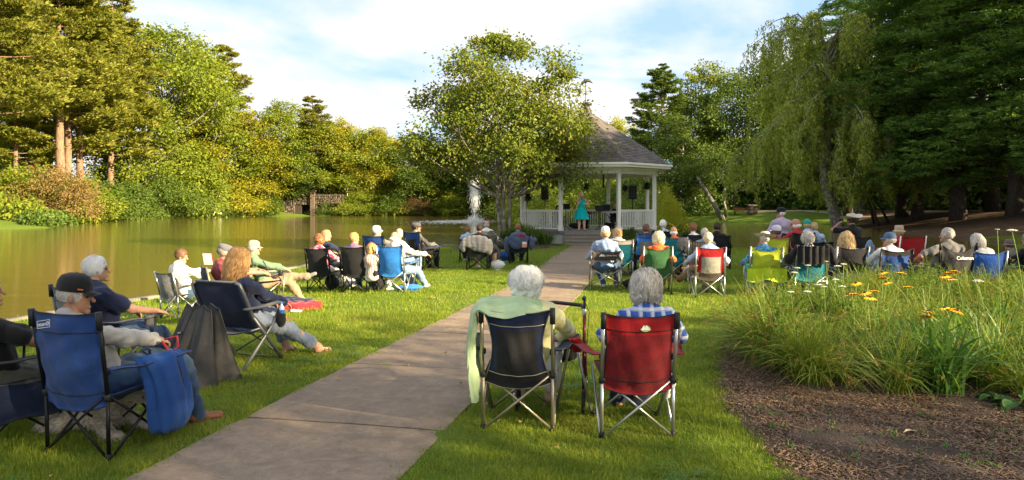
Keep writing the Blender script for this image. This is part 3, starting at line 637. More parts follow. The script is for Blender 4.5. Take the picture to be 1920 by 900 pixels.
for i_, (px, Y_, top_, wd, lf, kd, lb) in enumerate([
    (40, 120, 120, 1.3, 'mid', 'broad_a', 'tree low behind the pines in front of the stone building'), (240, 105, 150, 1.2, 'mid', 'broad_b', 'full tree filling the gap between the slender pine and the forked tree'),
    (340, 96, 215, 1.5, 'gold', 'broad_b', 'bright bushy tree low below the forked tree'), (425, 108, 220, 1.4, 'mid', 'broad_b', 'mid green tree below the layered pine'),
    (500, 128, 260, 1.5, 'gold', 'broad_b', 'wide golden tree left of the bridge'), (560, 160, 270, 1.6, 'deep', 'broad_a', 'deep green tree just behind the bridge parapet'),
    (680, 175, 250, 1.6, 'mid', 'broad_a', 'tree between the bright pointed tree and the low golden tree')]):
    tree(kd, px, Y_, top=top_, width=wd, leaf=lf, name='broadleaf_tree', label=lb, group=G1)
G2 = 'background trees beyond the pond behind the maple and pavilion'
for px, Y_, top_, wd, lf, kd, lb in [
    (775, 172, 262, 1.3, 'deep', 'broad_a', 'green tree just left of the maple crown across the pond'), (820, 165, 275, 1.5, 'mid', 'broad_b', 'first background tree behind the fountain'),
    (875, 175, 260, 1.5, 'deep', 'broad_a', 'darker background tree behind the fountain'), (930, 170, 250, 1.5, 'mid', 'broad_b', 'background tree behind the maple stems'),
    (985, 150, 262, 1.3, 'deep', 'broad_a', 'background tree beside the left pavilion post'), (1040, 140, 260, 1.3, 'mid', 'broad_b', 'background tree behind the left front pavilion post'),
    (1095, 150, 250, 1.4, 'deep', 'broad_a', 'background tree behind the singer'), (1160, 135, 218, 1.0, 'lime', 'broad_b', 'yellow tree top above the right slope of the pavilion roof'),
    (1205, 125, 245, 1.1, 'deep', 'broad_b', 'dark tree just right of the yellow tree top'), (1242, 112, 118, .85, 'deep', 'pine_a', 'tall dark conifer right of the pavilion roof'),
    (1318, 118, 112, .78, 'mid', 'broad_b', 'tall tree with a yellow lit top right of the conifer'), (1275, 104, 210, 1.2, 'deep', 'broad_b', 'mid green tree in front of the tall conifer'),
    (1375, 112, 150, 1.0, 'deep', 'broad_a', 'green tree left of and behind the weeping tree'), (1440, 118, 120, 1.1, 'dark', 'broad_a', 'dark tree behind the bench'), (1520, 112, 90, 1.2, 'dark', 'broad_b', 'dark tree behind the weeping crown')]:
    tree(kd, px, Y_, top=top_, width=wd, leaf=lf, name='conifer' if kd == 'pine_a' else 'broadleaf_tree', label=lb, group=G2)
G3 = 'tall dark feathery trees on the right bank'
for px, Y_, H_, wd, lb in [(1590, 80, 31, .9, 'feathery dark tree directly behind the weeping tree'), (1795, 60, 31, 1.12, 'feathery dark tree with the thickest trunk on the right bank'), (1720, 66, 30, .95, 'feathery dark tree with a slim straight trunk on the right bank'),
    (1905, 56, 30, 1.1, 'feathery dark tree at the right frame edge'), (1690, 71, 33, .95, 'feathery dark tree behind the slim trunk'), (1860, 66, 32, 1.1, 'feathery dark tree deep behind the thick trunk'), (2030, 52, 28, 1.1, 'feathery dark tree mostly beyond the right frame edge')]:
    tree('hemlock', px, Y_, H=H_, width=wd, name='feathery_tree', label=lb, group=G3, leaf='feather')
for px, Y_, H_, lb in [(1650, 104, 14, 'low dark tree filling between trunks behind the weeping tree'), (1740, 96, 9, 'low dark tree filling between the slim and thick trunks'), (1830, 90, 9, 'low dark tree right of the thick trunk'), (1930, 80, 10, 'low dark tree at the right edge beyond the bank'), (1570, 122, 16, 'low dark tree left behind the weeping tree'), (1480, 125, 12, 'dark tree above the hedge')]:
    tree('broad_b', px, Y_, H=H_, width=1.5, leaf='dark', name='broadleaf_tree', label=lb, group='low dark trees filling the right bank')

# undergrowth and the wood behind: masses nobody could count
def bank_line(P, step):
    P = np.array(P, float); out = []
    for a_, b_ in zip(P[:-1], P[1:]):
        n_ = int(np.linalg.norm(b_-a_)/step)+1; out += [a_+(b_-a_)*k/n_ for k in range(n_)]
    return np.array(out)
def undergrowth(name, pts, seed, hh, leafkey, leaf, per=120, width=3.0, label='', cat='undergrowth'):
    r = np.random.RandomState(seed); C = []
    for p_ in pts:
        q = p_+r.normal(size=2)*width*.5
        if lake_sd(*q) < .2: continue
        if abs(q[0]+50.5) < 8.2 and 150 < q[1] < 177: continue      # the stone bridge stands here
        R = hh*r.uniform(.5, 1.1); u = nrm(r.normal(size=(per, 3)))*r.uniform(.5, 1, (per, 1))**.4*np.array([R*1.1, R*1.1, R]); u[:, 2] = np.abs(u[:, 2]); C.append(u+np.array([*q, gzf(*q)]))
    C = np.vstack(C); V, Q = leaf_quads(C, r.normal(size=C.shape)+np.array([0, 0, -.4]), r.normal(size=C.shape)+np.array([0, 0, 1.]), leaf[0], leaf[1])
    o = obj(name, mesh_from(name, V, Q, mats=[LF[leafkey]], smooth=False), kind='stuff'); tag(o, label, cat)
shoreL = [(8.5, 166), (-20, 173), (-45, 171), (-62.5, 159), (-67, 140), (-66, 120), (-59, 91), (-47, 68)]
undergrowth('bank_undergrowth', bank_line(shoreL, .62), 61, 1.7, 'deep', (.36, .2), 170, 2.4, 'low dark undergrowth along the far shore of the left pond')
undergrowth('bank_undergrowth', bank_line([(x_-9 if x_ < -30 else x_-4, y_+6) for x_, y_ in shoreL], .8), 62, 3.4, 'mid', (.55, .34), 190, 7, 'leafy thicket on the slope behind the far shore shrubs')
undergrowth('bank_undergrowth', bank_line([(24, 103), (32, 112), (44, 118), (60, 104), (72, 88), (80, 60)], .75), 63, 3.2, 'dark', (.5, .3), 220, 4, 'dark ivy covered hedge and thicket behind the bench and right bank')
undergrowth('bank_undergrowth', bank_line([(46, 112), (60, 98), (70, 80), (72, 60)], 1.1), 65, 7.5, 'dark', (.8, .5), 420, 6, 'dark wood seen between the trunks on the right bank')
def wood(name, key, pts, leafkey, label, seed, sc0):
    r = np.random.RandomState(seed); c = bpy.data.objects.new('wood_tree', PROTO[key][1].copy()); c.data.materials[0] = LF[leafkey]; P = np.array([(x_, y_, gzf(x_, y_)) for x_, y_ in pts]); n_ = len(P); s_ = sc0*r.uniform(.8, 1.2, n_)
    scatter(name, P, np.column_stack([s_*1.25, s_*1.25, s_]), np.column_stack([np.zeros(n_), np.zeros(n_), r.uniform(0, 6.3, n_)]), c, label, 'wood')
wood('far_wood', 'broad_a', [(-75-8*k+3*sin(k*5), 60+14*k-30*j) for k in range(8) for j in (0, 1)]+[(-60+12*k+4*sin(k*3), 190+5*cos(k*7)) for k in range(7)], 'mid', 'wood on the hillside behind the left bank trees', 71, .95)
wood('far_wood', 'broad_b', [(10+11*k, 176+6*sin(k*4)) for k in range(9)]+[(66+9*sin(k*3), 135-12*k) for k in range(8)], 'deep', 'wood beyond the pavilion and behind the right bank trees', 72, .85)
# shrubs at the water's edge
G4 = "shrubs along the pond's far edge"
for px, Y_, top_, bot, wd, lf, kd, lb in [
    (10, 88, 318, 388, 1.6, 'gold', 'shrub_a', 'bright green shrub at the left frame edge above the grassy bank'), (112, 70, 325, 425, 1.0, 'rust', 'shrub_b', 'rusty tipped golden shrub below the thick pine trunk'),
    (190, 84, 345, 412, 1.3, 'deep', 'shrub_a', 'dark shrub at the foot of the slender pale trunk'), (245, 92, 350, 412, 1.2, 'deep', 'shrub_a', 'low dark shrub left of the large dark rhododendron'),
    (300, 100, 330, 410, 1.3, 'deep', 'shrub_b', 'large dark rhododendron left of the white blossoms'), (350, 110, 290, 405, .9, 'mid', 'shrub_a', 'tall bright bush behind the large rhododendron'),
    (392, 122, 355, 406, 1.0, 'deep', 'shrub_a', 'shrub covered in white blossoms at the water edge'), (440, 135, 332, 404, 1.35, 'gold', 'shrub_b', 'golden mounded shrub right of the white blossoms'),
    (505, 150, 370, 404, 1.3, 'deep', 'shrub_a', 'dark shrub just left of the bridge'), (610, 168, 372, 404, 1.2, 'reed', 'shrub_b', 'reedy mound just right of the bridge'), (672, 168, 358, 404, 1.3, 'mid', 'shrub_b', 'rounded green shrub right of the light pole'),
    (735, 172, 368, 404, 1.5, 'deep', 'shrub_a', 'dark flat shrub left of the bronze shrub'), (782, 172, 372, 404, 1.4, 'red', 'shrub_b', 'bronze leaved shrub at the water edge left of the fountain'), (850, 172, 365, 404, 1.6, 'mid', 'shrub_a', 'green shrub behind the fountain spray'),
    (935, 172, 362, 404, 1.8, 'deep', 'shrub_a', 'shrub seen between the maple stems'), (55, 90, 300, 395, 1.6, 'mid', 'shrub_b', 'shrub on the slope under the slim reddish pine trunk'), (150, 95, 325, 390, 1.6, 'mid', 'shrub_a', 'shrub right of the twin pine trunks'),
    (1300, 112, 340, 395, 1.5, 'deep', 'shrub_a', 'shrub behind the leaning trunk on the right lawn'), (1360, 118, 345, 392, 2.0, 'dark', 'shrub_a', 'dark shrub left of the bench')]:
    x_ = (px-960)/FPX*Y_; z_ = gzf(x_, Y_); tree(kd, px, Y_, H=(bot-top_)/FPX*Y_, width=wd, leaf=lf, name='flowering_shrub' if 'white' in lb and 'covered' in lb else 'shrub', label=lb, group=G4, cat='shrub', dz=max(0, CAMH-(bot-HPY)/FPX*Y_-z_)*.0)
# garden greenery behind the pavilion
G5 = 'garden shrubs on the lawn behind the pavilion'
for px, Y_, H_, wd, lf, kd, lb in [(1000, 62, 4.6, 1.0, 'mid', 'shrub_b', 'green shrub seen through the left bay of the pavilion'), (1060, 74, 5.2, 1.1, 'reed', 'shrub_a', 'bright green shrub seen just left of the singer'), (1125, 66, 5.5, .9, 'mid', 'shrub_b', 'bright mounded shrub seen just right of the singer'),
    (1180, 78, 4.6, 1.2, 'deep', 'shrub_a', 'shrub seen through the right bay of the pavilion'), (1215, 60, 3.6, 1.0, 'reed', 'shrub_b', 'pale shrub beside the right pavilion post'), (955, 68, 4.0, 1.2, 'deep', 'shrub_a', 'shrub behind the maple stems'), (1095, 92, 6.0, 1.4, 'deep', 'shrub_b', 'tall dark shrub behind the singer'),
    (1245, 39, 2.9, .42, 'lime', 'shrub_b', 'golden feathery conifer shrub right of the pavilion'), (1262, 42, 2.0, .6, 'lime', 'shrub_a', 'low yellow shrub right of the golden conifer shrub'), (1020, 96, 6, 1.4, 'mid', 'shrub_b', 'far shrub seen through the left bay'), (1160, 98, 6.5, 1.4, 'mid', 'shrub_a', 'far shrub seen through the right bay')]:
    tree(kd, px, Y_, H=H_, width=wd, leaf=lf, name='shrub', label=lb, group=G5, cat='shrub')

# the maple in front of the pavilion: several stems from the ground
mb, V, Q = make_tree(41, 9.9, [(0, .3), (.26, 1.2), (.35, 3.6), (.46, 4.7), (.58, 4.35), (.70, 3.5), (.84, 2.3), (.95, 1.0), (1, .3)], 84, 1.15, 58000, (.15, .12), .22, .345, stems=6, spread=.75, zlo=.22, gap=.2, sub=9, flat=.55, droop=.25, sub_r=.31)
mp = thing('maple_tree', 'wide multi-stemmed maple with lichen-pale stems standing left of the pavilion', 'tree', (-.38, 31.6, gzf(-.38, 31.6)), 1.9)
mb.build('trunk', BK_MAPLE, mp); obj('crown', mesh_from('crown', V, Q, mats=[LF['maple']], smooth=False), mp)

# weeping tree
def weeping(seed, H):
    r = np.random.RandomState(seed); mb = MB(); C, D = [], []
    trunk = np.array([(0, 0, -.4), (-.3, 0, .9), (-.8, .1, 3), (-1.4, .2, 5.5), (-1.3, .1, 8.0), (-.6, 0, 11), (-1.0, 0, 15.5), (-1.6, 0, 19.5)]); mb.tube(trunk, [.72, .55, .46, .42, .36, .28, .2, .1], 9)
    t2 = np.array([(.3, .1, -.3), (1.2, .2, 1.5), (2.1, .3, 4), (2.2, .2, 7), (2.8, 0, 11), (3.2, 0, 15.5)]); mb.tube(t2, [.36, .32, .28, .24, .18, .1], 7)
    limbs = []
    for k in range(96):
        tr = trunk if k % 3 else t2; f = r.uniform(.42, 1.0); idx = f*(len(tr)-1); q = np.array([np.interp(idx, np.arange(len(tr)), tr[:, x]) for x in range(3)])
        a = r.uniform(0, 2*pi); R = r.uniform(2.4, 10.6)*(1.0 if q[2] < 12 else .66); zt = min(q[2]+r.uniform(1.2, 4.8), H-.4*r.rand()*3); R *= 1.0
        sx_ = 1.12 if cos(a) < 0 else .92
        e = q+np.array([cos(a)*R*sx_, sin(a)*R*.8, 0]); e[2] = zt-R*r.uniform(.25, .6); mid = q+np.array([cos(a)*R*.55, sin(a)*R*.5, 0]); mid[2] = zt+R*.28
        lp = bez(q, mid, e, 10); lp[1:] += r.normal(size=(9, 3))*.12; mb.tube(lp, np.linspace(.11, .022, 10), 5, cap=False); limbs.append(lp)
    for lp in limbs:
        for s in range(20):
            f = r.uniform(.25, 1.0)**.8*9; q = np.array([np.interp(f, np.arange(10), lp[:, x]) for x in range(3)])+r.normal(size=3)*.25*np.array([1, 1, .3]); ln = r.uniform(1.4, 5.2)*(.75+.4*(q[2]/H)); ln = min(ln, q[2]-r.uniform(2.2, 5.5))
            if ln < .6: continue
            n = 6; tt = np.linspace(0, 1, n); dr = r.normal(size=2)*.5; w_ = np.column_stack([q[0]+dr[0]*tt**.5+.10*np.sin(tt*6+r.rand()*6), q[1]+dr[1]*tt**.5, q[2]-ln*tt]); mb.tube(w_, np.linspace(.014, .005, n), 3, cap=False)
            m_ = int(ln*19); f2 = r.uniform(0, 1, m_)*(n-1); c = np.stack([np.interp(f2, np.arange(n), w_[:, x]) for x in range(3)], -1)+r.normal(size=(m_, 3))*np.array([.13, .13, .08]); C.append(c); D.append(np.column_stack([r.normal(size=(m_, 2))*.55, np.full(m_, -1.0)]))
    C = np.vstack(C); D = np.vstack(D); V, Q = leaf_quads(C, D, r.normal(size=C.shape), (.38*r.uniform(.6, 1.2, len(C))), .105*r.uniform(.7, 1.3, len(C)), .05); return mb, V, Q
mb, V, Q = weeping(51, 23.5)
wt = thing('weeping_tree', 'large weeping tree with twisted pale limbs hanging over the right pond', 'tree', at(1578, 68), 0)
wt.scale = (1.16, 1.1, 1); mb.build('trunk', BK_GREY, wt); obj('crown', mesh_from('crown', V, Q, mats=[LF['weep']], smooth=False), wt)

# leaning thin trunks on the right lawn and bank
def leaner(base_px, base_Y, pts_px, r0, label, leafkey='deep', n=0):
    b = np.array(at(base_px, base_Y)); e = thing('leaning_tree', label, 'tree', tuple(b)); P = [(0, 0, -.2)]
    for px, py in pts_px: P.append(((px-base_px)/FPX*base_Y, .15*len(P), CAMH+(HPY-py)/FPX*base_Y-b[2]))
    mb = MB(); mb.tube(P, np.linspace(r0, r0*.4, len(P)), 7); mb.build('trunk', BK_GREY if leafkey != 'dark' else BK_DARK, e)
    r = np.random.RandomState(int(base_px)); top = np.array(P[-1]); c = np.vstack([top+np.array(o)*s_+r.normal(size=(260, 3))*.7 for o, s_ in [((1, 0, .5), 1.2), ((-1, 0, .8), 1.2), ((0, 0, 1.6), 1.2), ((-.6, .4, .1), 2.2), ((.8, -.2, 0), 2.4)]])
    V, Q = leaf_quads(c, r.normal(size=c.shape), r.normal(size=c.shape)+np.array([0, 0, 1]), .3, .18); obj('crown', mesh_from('crown', V, Q, mats=[LF[leafkey]], smooth=False), e)
leaner(1357, 96, [(1340, 385), (1325, 358), (1308, 330)], .42, 'tree with a thick pale trunk leaning left on the right lawn')
leaner(1363, 99, [(1358, 380), (1360, 350), (1352, 320)], .24, 'slim upright tree just right of the leaning trunk')
leaner(1312, 104, [(1303, 372), (1285, 358), (1270, 350)], .22, 'small bent tree left of the leaning trunk')
for k, (bx, dx) in enumerate([(1650, -28), (1668, -30), (1640, -14), (1690, 6)]):
    leaner(bx, 68+2*k, [(bx+dx*.4, 395), (bx+dx, 365), (bx+dx*1.3, 330)], .16, ['first thin slanting tree right of the weeping trunk', 'second thin slanting tree right of the weeping trunk', 'thin slanting tree nearest the weeping trunk', 'thin upright tree between weeping tree and slim feathery tree'][k], 'dark')

# trees standing to the right of the frame: they shade the lawn
G6 = 'trees right of the frame that shade the lawn'
SH = [(16.5, -3.6, 11, .9), (13, -8, 11, 1.0), (20, -8.5, 14, 1.1), (25, -9.5, 15, 1.0), (27.5, 9, 14, .9), (33, 7, 17, 1.0), (24, 14, 12, .8), (33, 17, 17, 1.0), (36, 26, 19, 1.1), (44, 14, 21, 1.2), (46, 34, 22, 1.1), (56, 22, 23, 1.2), (60, 44, 24, 1.2), (8, -9, 9, 1.0)]
SHL = ['closest to the flower bed on the right', 'level with and right of the camera', 'behind and well right of the camera', 'farther out behind the camera row', 'right of the middle rows of chairs', 'second row back from the middle chairs', 'right of the near pond shore', 'second row back from the near shore', 'past the bend of the right pond', 'far out level with the middle chairs', 'far out beyond the right pond bend', 'outermost level with the near shore', 'outermost beside the feathery trees', 'closest behind the camera to the right']
for x_, y_, H_, wd in SH:
    side = SHL[SH.index((x_, y_, H_, wd))]
    tree('open_broad' if x_ < 27.3 else ('broad_c' if int(x_) % 2 else 'broad_a'), 0, y_, H=H_, width=wd, leaf='deep', name='broadleaf_tree', label='tree outside the frame '+side, group=G6, X=x_)
# ------------------------------------------------------------ paints
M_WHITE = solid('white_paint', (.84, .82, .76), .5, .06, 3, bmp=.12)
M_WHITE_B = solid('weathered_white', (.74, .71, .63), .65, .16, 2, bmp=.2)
M_DECK = solid('deck_boards', (.26, .245, .235), .75, .2, 6, bmp=.4)
M_STEP = solid('step_boards', (.19, .165, .14), .8, .2, 8, bmp=.4)
M_DARK = solid('black_plastic', (.018, .018, .02), .45, .2, 20, bmp=.15)
M_BLKMET = solid('black_metal', (.02, .02, .022), .35, .2, 20, metal=.6, bmp=0)
M_STEEL = solid('silver_metal', (.52, .52, .52), .32, .08, 20, metal=.85, bmp=0)
M_CHAMP = solid('champagne_metal', (.40, .35, .25), .35, .1, 20, metal=.75, bmp=0)
M_GREYMET = solid('grey_metal', (.16, .17, .18), .4, .1, 20, metal=.5, bmp=0)
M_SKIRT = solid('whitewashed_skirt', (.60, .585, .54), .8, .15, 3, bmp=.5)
m, t, out = newmat('roof_shingles'); v = coords(t); g = N(t, 'ShaderNodeNewGeometry')
c = ramp(t, g.outputs['Random Per Island'], [(.0, (.075, .062, .058)), (.5, (.125, .105, .098)), (1, (.19, .165, .15))]); c = mixc(t, .35, c, ramp(t, noise(t, v, 1.2, 5), [(.3, (.08, .07, .06)), (.7, (.19, .165, .15))]))
p = N(t, 'ShaderNodeBsdfPrincipled', i_Roughness=.9); L(t, c, p.inputs['Base Color']); L(t, bump(t, noise(t, v, 90, 3), .4, .01), p.inputs['Normal']); L(t, p.outputs[0], out.inputs[0]); M_SHING = m

# ------------------------------------------------------------ pavilion (octagon)
GX, GY, DZ = 3.87, 35.35, 0.62; AP = 3.32
gaz = thing('pavilion', 'white octagonal park pavilion with grey shingled roof, railings and weathervane', 'pavilion', (GX, GY, 0), radians(-3.8))
RC = AP/cos(pi/8); angs = [radians(-90-22.5+45*k) for k in range(8)]; cor = [np.array([cos(a)*RC, sin(a)*RC]) for a in angs]   # cor0,cor1 front
def octo(mb, r, z0, z1, m=0, inner=None):
    c = [np.array([cos(a), sin(a)])*r/cos(pi/8) for a in angs]; V = [(*q, z0) for q in c]+[(*q, z1) for q in c]; Q = [[i, (i+1) % 8, 8+(i+1) % 8, 8+i] for i in range(8)]
    if inner is None:
        mb.add(V, Q+[[8, 9, 10, 11], [8, 11, 12, 15], [12, 13, 14, 15]]+[[3, 2, 1, 0], [7, 4, 3, 0], [7, 6, 5, 4]], m=m)
    else:
        ci = [np.array([cos(a), sin(a)])*inner/cos(pi/8) for a in angs]; V += [(*q, z0) for q in ci]+[(*q, z1) for q in ci]
        for i in range(8):
            j = (i+1) % 8; Q += [[16+j, 16+i, 24+i, 24+j], [8+i, 8+j, 24+j, 24+i], [j, i, 16+i, 16+j]]
        mb.add(V, Q, m=m)
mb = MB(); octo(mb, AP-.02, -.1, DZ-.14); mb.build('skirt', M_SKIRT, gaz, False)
mb = MB(); octo(mb, AP+.10, DZ-.14, DZ-.032, inner=AP-.5); octo(mb, AP-.4, DZ-.1, DZ-.04); mb.build('deck_rim', M_STEP, gaz, False)
def octx(y, r):   # half width of octagon of apothem r at depth y
    y = abs(y); return max(0.05, min(r, r*(1+math.tan(pi/8))-y)) if y < r else 0
n_ = 48; bw = 2*(AP+.08)/n_
bm_ = {}
for k in range(n_):
    y = -(AP+.08)+bw*(k+.5); hw = min(octx(y-bw/2, AP+.08) or 9, octx(y+bw/2, AP+.08) or 9); hw = hw if hw < 5 else 1.38
    mb = MB(); mb.box((0, 0, 0), (2*hw, bw-.009, .03), bev=.003); mb.build('deck_board', M_DECK, gaz, False, loc=(0, y, DZ-.015))
def post(name, x, y, z0, z1, w_, parent, base=True):
    mb = MB(); mb.box((0, 0, (z0+z1)/2), (w_, w_, z1-z0), bev=.008)
    if base: mb.box((0, 0, z0+.10), (w_+.045, w_+.045, .2), bev=.01); mb.box((0, 0, z1-.09), (w_+.04, w_+.04, .05), bev=.01)
    o = mb.build(name, M_WHITE, parent, False); o.location = (x, y, 0); o.rotation_euler = (0, 0, atan2(y, x)+pi/2); return o
PT = 3.34
for k, q in enumerate(cor): post('post', q[0]*.985, q[1]*.985, DZ, PT, .165, gaz)
# railings on every side but the front: rails and balusters as parts
bal = MB(); bal.box((0, 0, .5), (.036, .036, .86), bev=.004); bal_me = bal.mesh('baluster', [M_WHITE], False)
for k in range(1, 8):
    a, b = cor[k]*.985, cor[(k+1) % 8]*.985; d = b-a; Ls = np.linalg.norm(d)-.165; u = d/np.linalg.norm(d); mid = (a+b)/2; rz = atan2(u[1], u[0])
    r_ = bpy.data.objects.new('railing', None); COL.objects.link(r_); r_.parent = gaz; r_.location = (*mid, DZ); r_.rotation_euler = (0, 0, rz)
    mb = MB(); mb.box((0, 0, .965), (Ls, .085, .045), bev=.008); mb.box((0, 0, .92), (Ls-.005, .045, .05)); mb.build('top_rail', M_WHITE, r_, False)
    mb = MB(); mb.box((0, 0, .085), (Ls-.004, .05, .06), bev=.006); mb.build('bottom_rail', M_WHITE, r_, False)
    nb = 21
    for i in range(nb): obj('baluster', bal_me, r_, loc=(-Ls/2+Ls*(i+.5)/nb, 0, -.02))
# beam, dentil trim, ceiling, gutter
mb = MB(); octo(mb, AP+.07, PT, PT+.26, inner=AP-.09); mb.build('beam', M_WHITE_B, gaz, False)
mb = MB(); octo(mb, AP+.12, PT+.20, PT+.262, inner=AP+.071); mb.build('beam_moulding', M_WHITE, gaz, False)
den = MB(); den.box((0, 0, 0), (.055, .03, .07)); den_me = den.mesh('dentil', [M_WHITE], False)
tr = bpy.data.objects.new('dentil_trim', None); COL.objects.link(tr); tr.parent = gaz
for k in (0, 1, 7, 2, 6):
    a = angs[k]+pi/8; W_ = 2*(AP+.07)*math.tan(pi/8); nd = 24
    for i in range(nd):
        s_ = -W_/2+W_*(i+.5)/nd; obj('dentil', den_me, tr, loc=(cos(a)*(AP+.088)-sin(a)*s_, sin(a)*(AP+.088)+cos(a)*s_, PT-.012), rotz=a+pi/2)
EAVE = 3.76; ER = 4.05
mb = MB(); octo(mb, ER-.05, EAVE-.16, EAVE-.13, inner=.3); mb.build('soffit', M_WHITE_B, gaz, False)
mb = MB(); octo(mb, ER-.02, EAVE-.17, EAVE+.0, inner=ER-.045); octo(mb, ER+.06, EAVE-.06, EAVE+.03, inner=ER-.019); mb.build('gutter', M_WHITE, gaz, False)
# roof: underlay + shingle courses
APZ = 6.75
mb = MB(); V = [(cos(a)*ER/cos(pi/8), sin(a)*ER/cos(pi/8), EAVE+.005) for a in angs]+[(0, 0, APZ-.02)]; mb.add(V, None, [[i, (i+1) % 8, 8] for i in range(8)]); roof = mb.build('roof', solid('roof_felt', (.07, .06, .055), .9), gaz, False)
mb = MB(); rr = np.random.RandomState(4); nc = 34
for k in range(8):
    a = angs[k]+pi/8; er = np.array([cos(a), sin(a), 0]); et = np.array([-sin(a), cos(a), 0]); sl = er*ER+np.array([0, 0, EAVE])-np.array([0, 0, APZ]); Ls = np.linalg.norm(sl); sl /= Ls; nn = np.cross(et, sl); nn = nn if nn[2] > 0 else -nn
    for c_ in range(nc):
        f0, f1 = (c_+.06)/nc, (c_+1.10)/nc; 
        if c_ == 0: continue
        hw = ER*math.tan(pi/8)*(c_+.5)/nc; ns = max(1, int(2*hw/.26)); ofs = rr.rand()
        ed = np.linspace(-hw, hw, ns+1); ed[1:-1] += (ofs-.5)*2*hw/ns*.8
        for i in range(ns):
            th = .014+rr.rand()*.008; f1j = f1+rr.uniform(-.004, .004); P = lambda f, s, h: np.array([0, 0, APZ])+sl*(Ls*f)+et*s+nn*h
            s0, s1 = ed[i]+.004, ed[i+1]-.004
            mb.add([P(f0, s0, .004), P(f0, s1, .004), P(f1j, s1, .006+th), P(f1j, s0, .006+th), P(f1j, s0, .0), P(f1j, s1, .0)], [[0, 1, 2, 3], [3, 2, 5, 4]])
    # hip caps
    h = np.array([cos(angs[k]), sin(angs[k]), 0])*ER/cos(pi/8)+np.array([0, 0, EAVE-APZ]); ht = np.array([-sin(angs[k]), cos(angs[k]), 0])
    for c_ in range(26):
        p0 = np.array([0, 0, APZ+.03])+h*(c_/26); p1 = np.array([0, 0, APZ+.045])+h*((c_+1.12)/26); w_ = .11
        mb.add([p0-ht*w_-[0, 0, .045], p0, p0+ht*w_-[0, 0, .045], p1-ht*w_-[0, 0, .045], p1, p1+ht*w_-[0, 0, .045]], [[0, 3, 4, 1], [1, 4, 5, 2]])
mb.build('shingle', M_SHING, roof, False, kind='stuff')
M_COP = solid('dark_copper', (.05, .045, .045), .5, .2, 8, metal=.4)
mb = MB(); mb.lathe([(.28, APZ-.28), (.24, APZ-.05), (.17, APZ+.12), (.15, APZ+.22), (.26, APZ+.27), (.27, APZ+.36), (.2, APZ+.40), (.01, APZ+.42)], n=16); mb.build('roof_cap', M_COP, gaz)
wv = bpy.data.objects.new('weathervane', None); COL.objects.link(wv); wv.parent = gaz; wv.location = (-.05, 0, APZ+.40); wv.rotation_euler = (0, 0, .25)
mb = MB(); mb.tube([(0, 0, 0), (0, 0, .95)], .018, 8); mb.lathe([(.0, .40), (.05, .44), (.05, .5), (0, .54)], n=10); mb.lathe([(.0, .22), (.035, .25), (0, .28)], n=10); mb.build('rod', M_COP, wv)
mb = MB(); mb.tube([(-.34, 0, .58), (.34, 0, .58)], .012, 6); mb.add([(.34, -.005, .58), (.24, -.005, .66), (.24, -.005, .50), (.34, .005, .58), (.24, .005, .66), (.24, .005, .50)], [[0, 1, 4, 3], [1, 2, 5, 4], [2, 0, 3, 5]], [[0, 2, 1], [3, 4, 5]]); mb.tube([(-.34, 0, .58), (-.26, 0, .66)], .01, 5); mb.tube([(-.34, 0, .58), (-.26, 0, .50)], .01, 5)
mb.tube([(0, -.2, .53), (0, .2, .53)], .01, 5); mb.build('arrow', M_COP, wv)
# leaping dolphin
mb = MB(); mb.tube([(-.30, 0, .84), (-.26, 0, .90), (-.16, 0, 1.02), (-.02, 0, 1.12), (.12, 0, 1.15), (.24, 0, 1.11), (.34, 0, 1.03), (.40, 0, 1.01)], [.012, .03, .07, .095, .085, .06, .025, .008], 8)
mb.add([(-.02, .01, 1.19), (-.12, .0, 1.30), (-.10, 0, 1.14), (-.02, -.01, 1.19)], [[0, 1, 2, 3]]); mb.add([(-.29, 0, .85), (-.42, .0, .86), (-.33, 0, .78), (-.27, 0, .70), (-.26, 0, .83)], None, [[0, 1, 2], [0, 2, 3], [0, 3, 4]]); mb.add([(.08, .06, 1.06), (.0, .09, .94), (-.02, .07, 1.05)], None, [[0, 1, 2]]); mb.build('dolphin', M_COP, wv)
# steps
stp = [(-1.18, 1.18)]
for k in range(4):
    z = DZ-.03-.148*k; y0 = -AP-.10-.31*k
    if k: mb = MB(); mb.box((0, 0, 0), (2.42, .345, .04), bev=.006); mb.build('tread', M_STEP, gaz, False, loc=(0, y0+.135, z))
    mb = MB(); mb.box((0, 0, 0), (2.36, .02, .128)); mb.build('riser', solid('riser_boards', (.25, .22, .18), .8), gaz, False, loc=(0, y0-(.0 if k else -.0)+.0 if k else y0+.005, z-.084))
for s_ in (-1, 1):
    mb = MB(); mb.add([(0, -AP-.1, DZ-.1), (0, -AP-1.18, .0), (0, -AP-.1, 0), (.04, -AP-.1, DZ-.1), (.04, -AP-1.18, 0), (.04, -AP-.1, 0)], [[0, 1, 4, 3], [1, 2, 5, 4], [2, 0, 3, 5]], [[0, 2, 1], [3, 4, 5]]); mb.build('stringer', M_STEP, gaz, False, loc=(s_*1.2-.02, 0, 0))
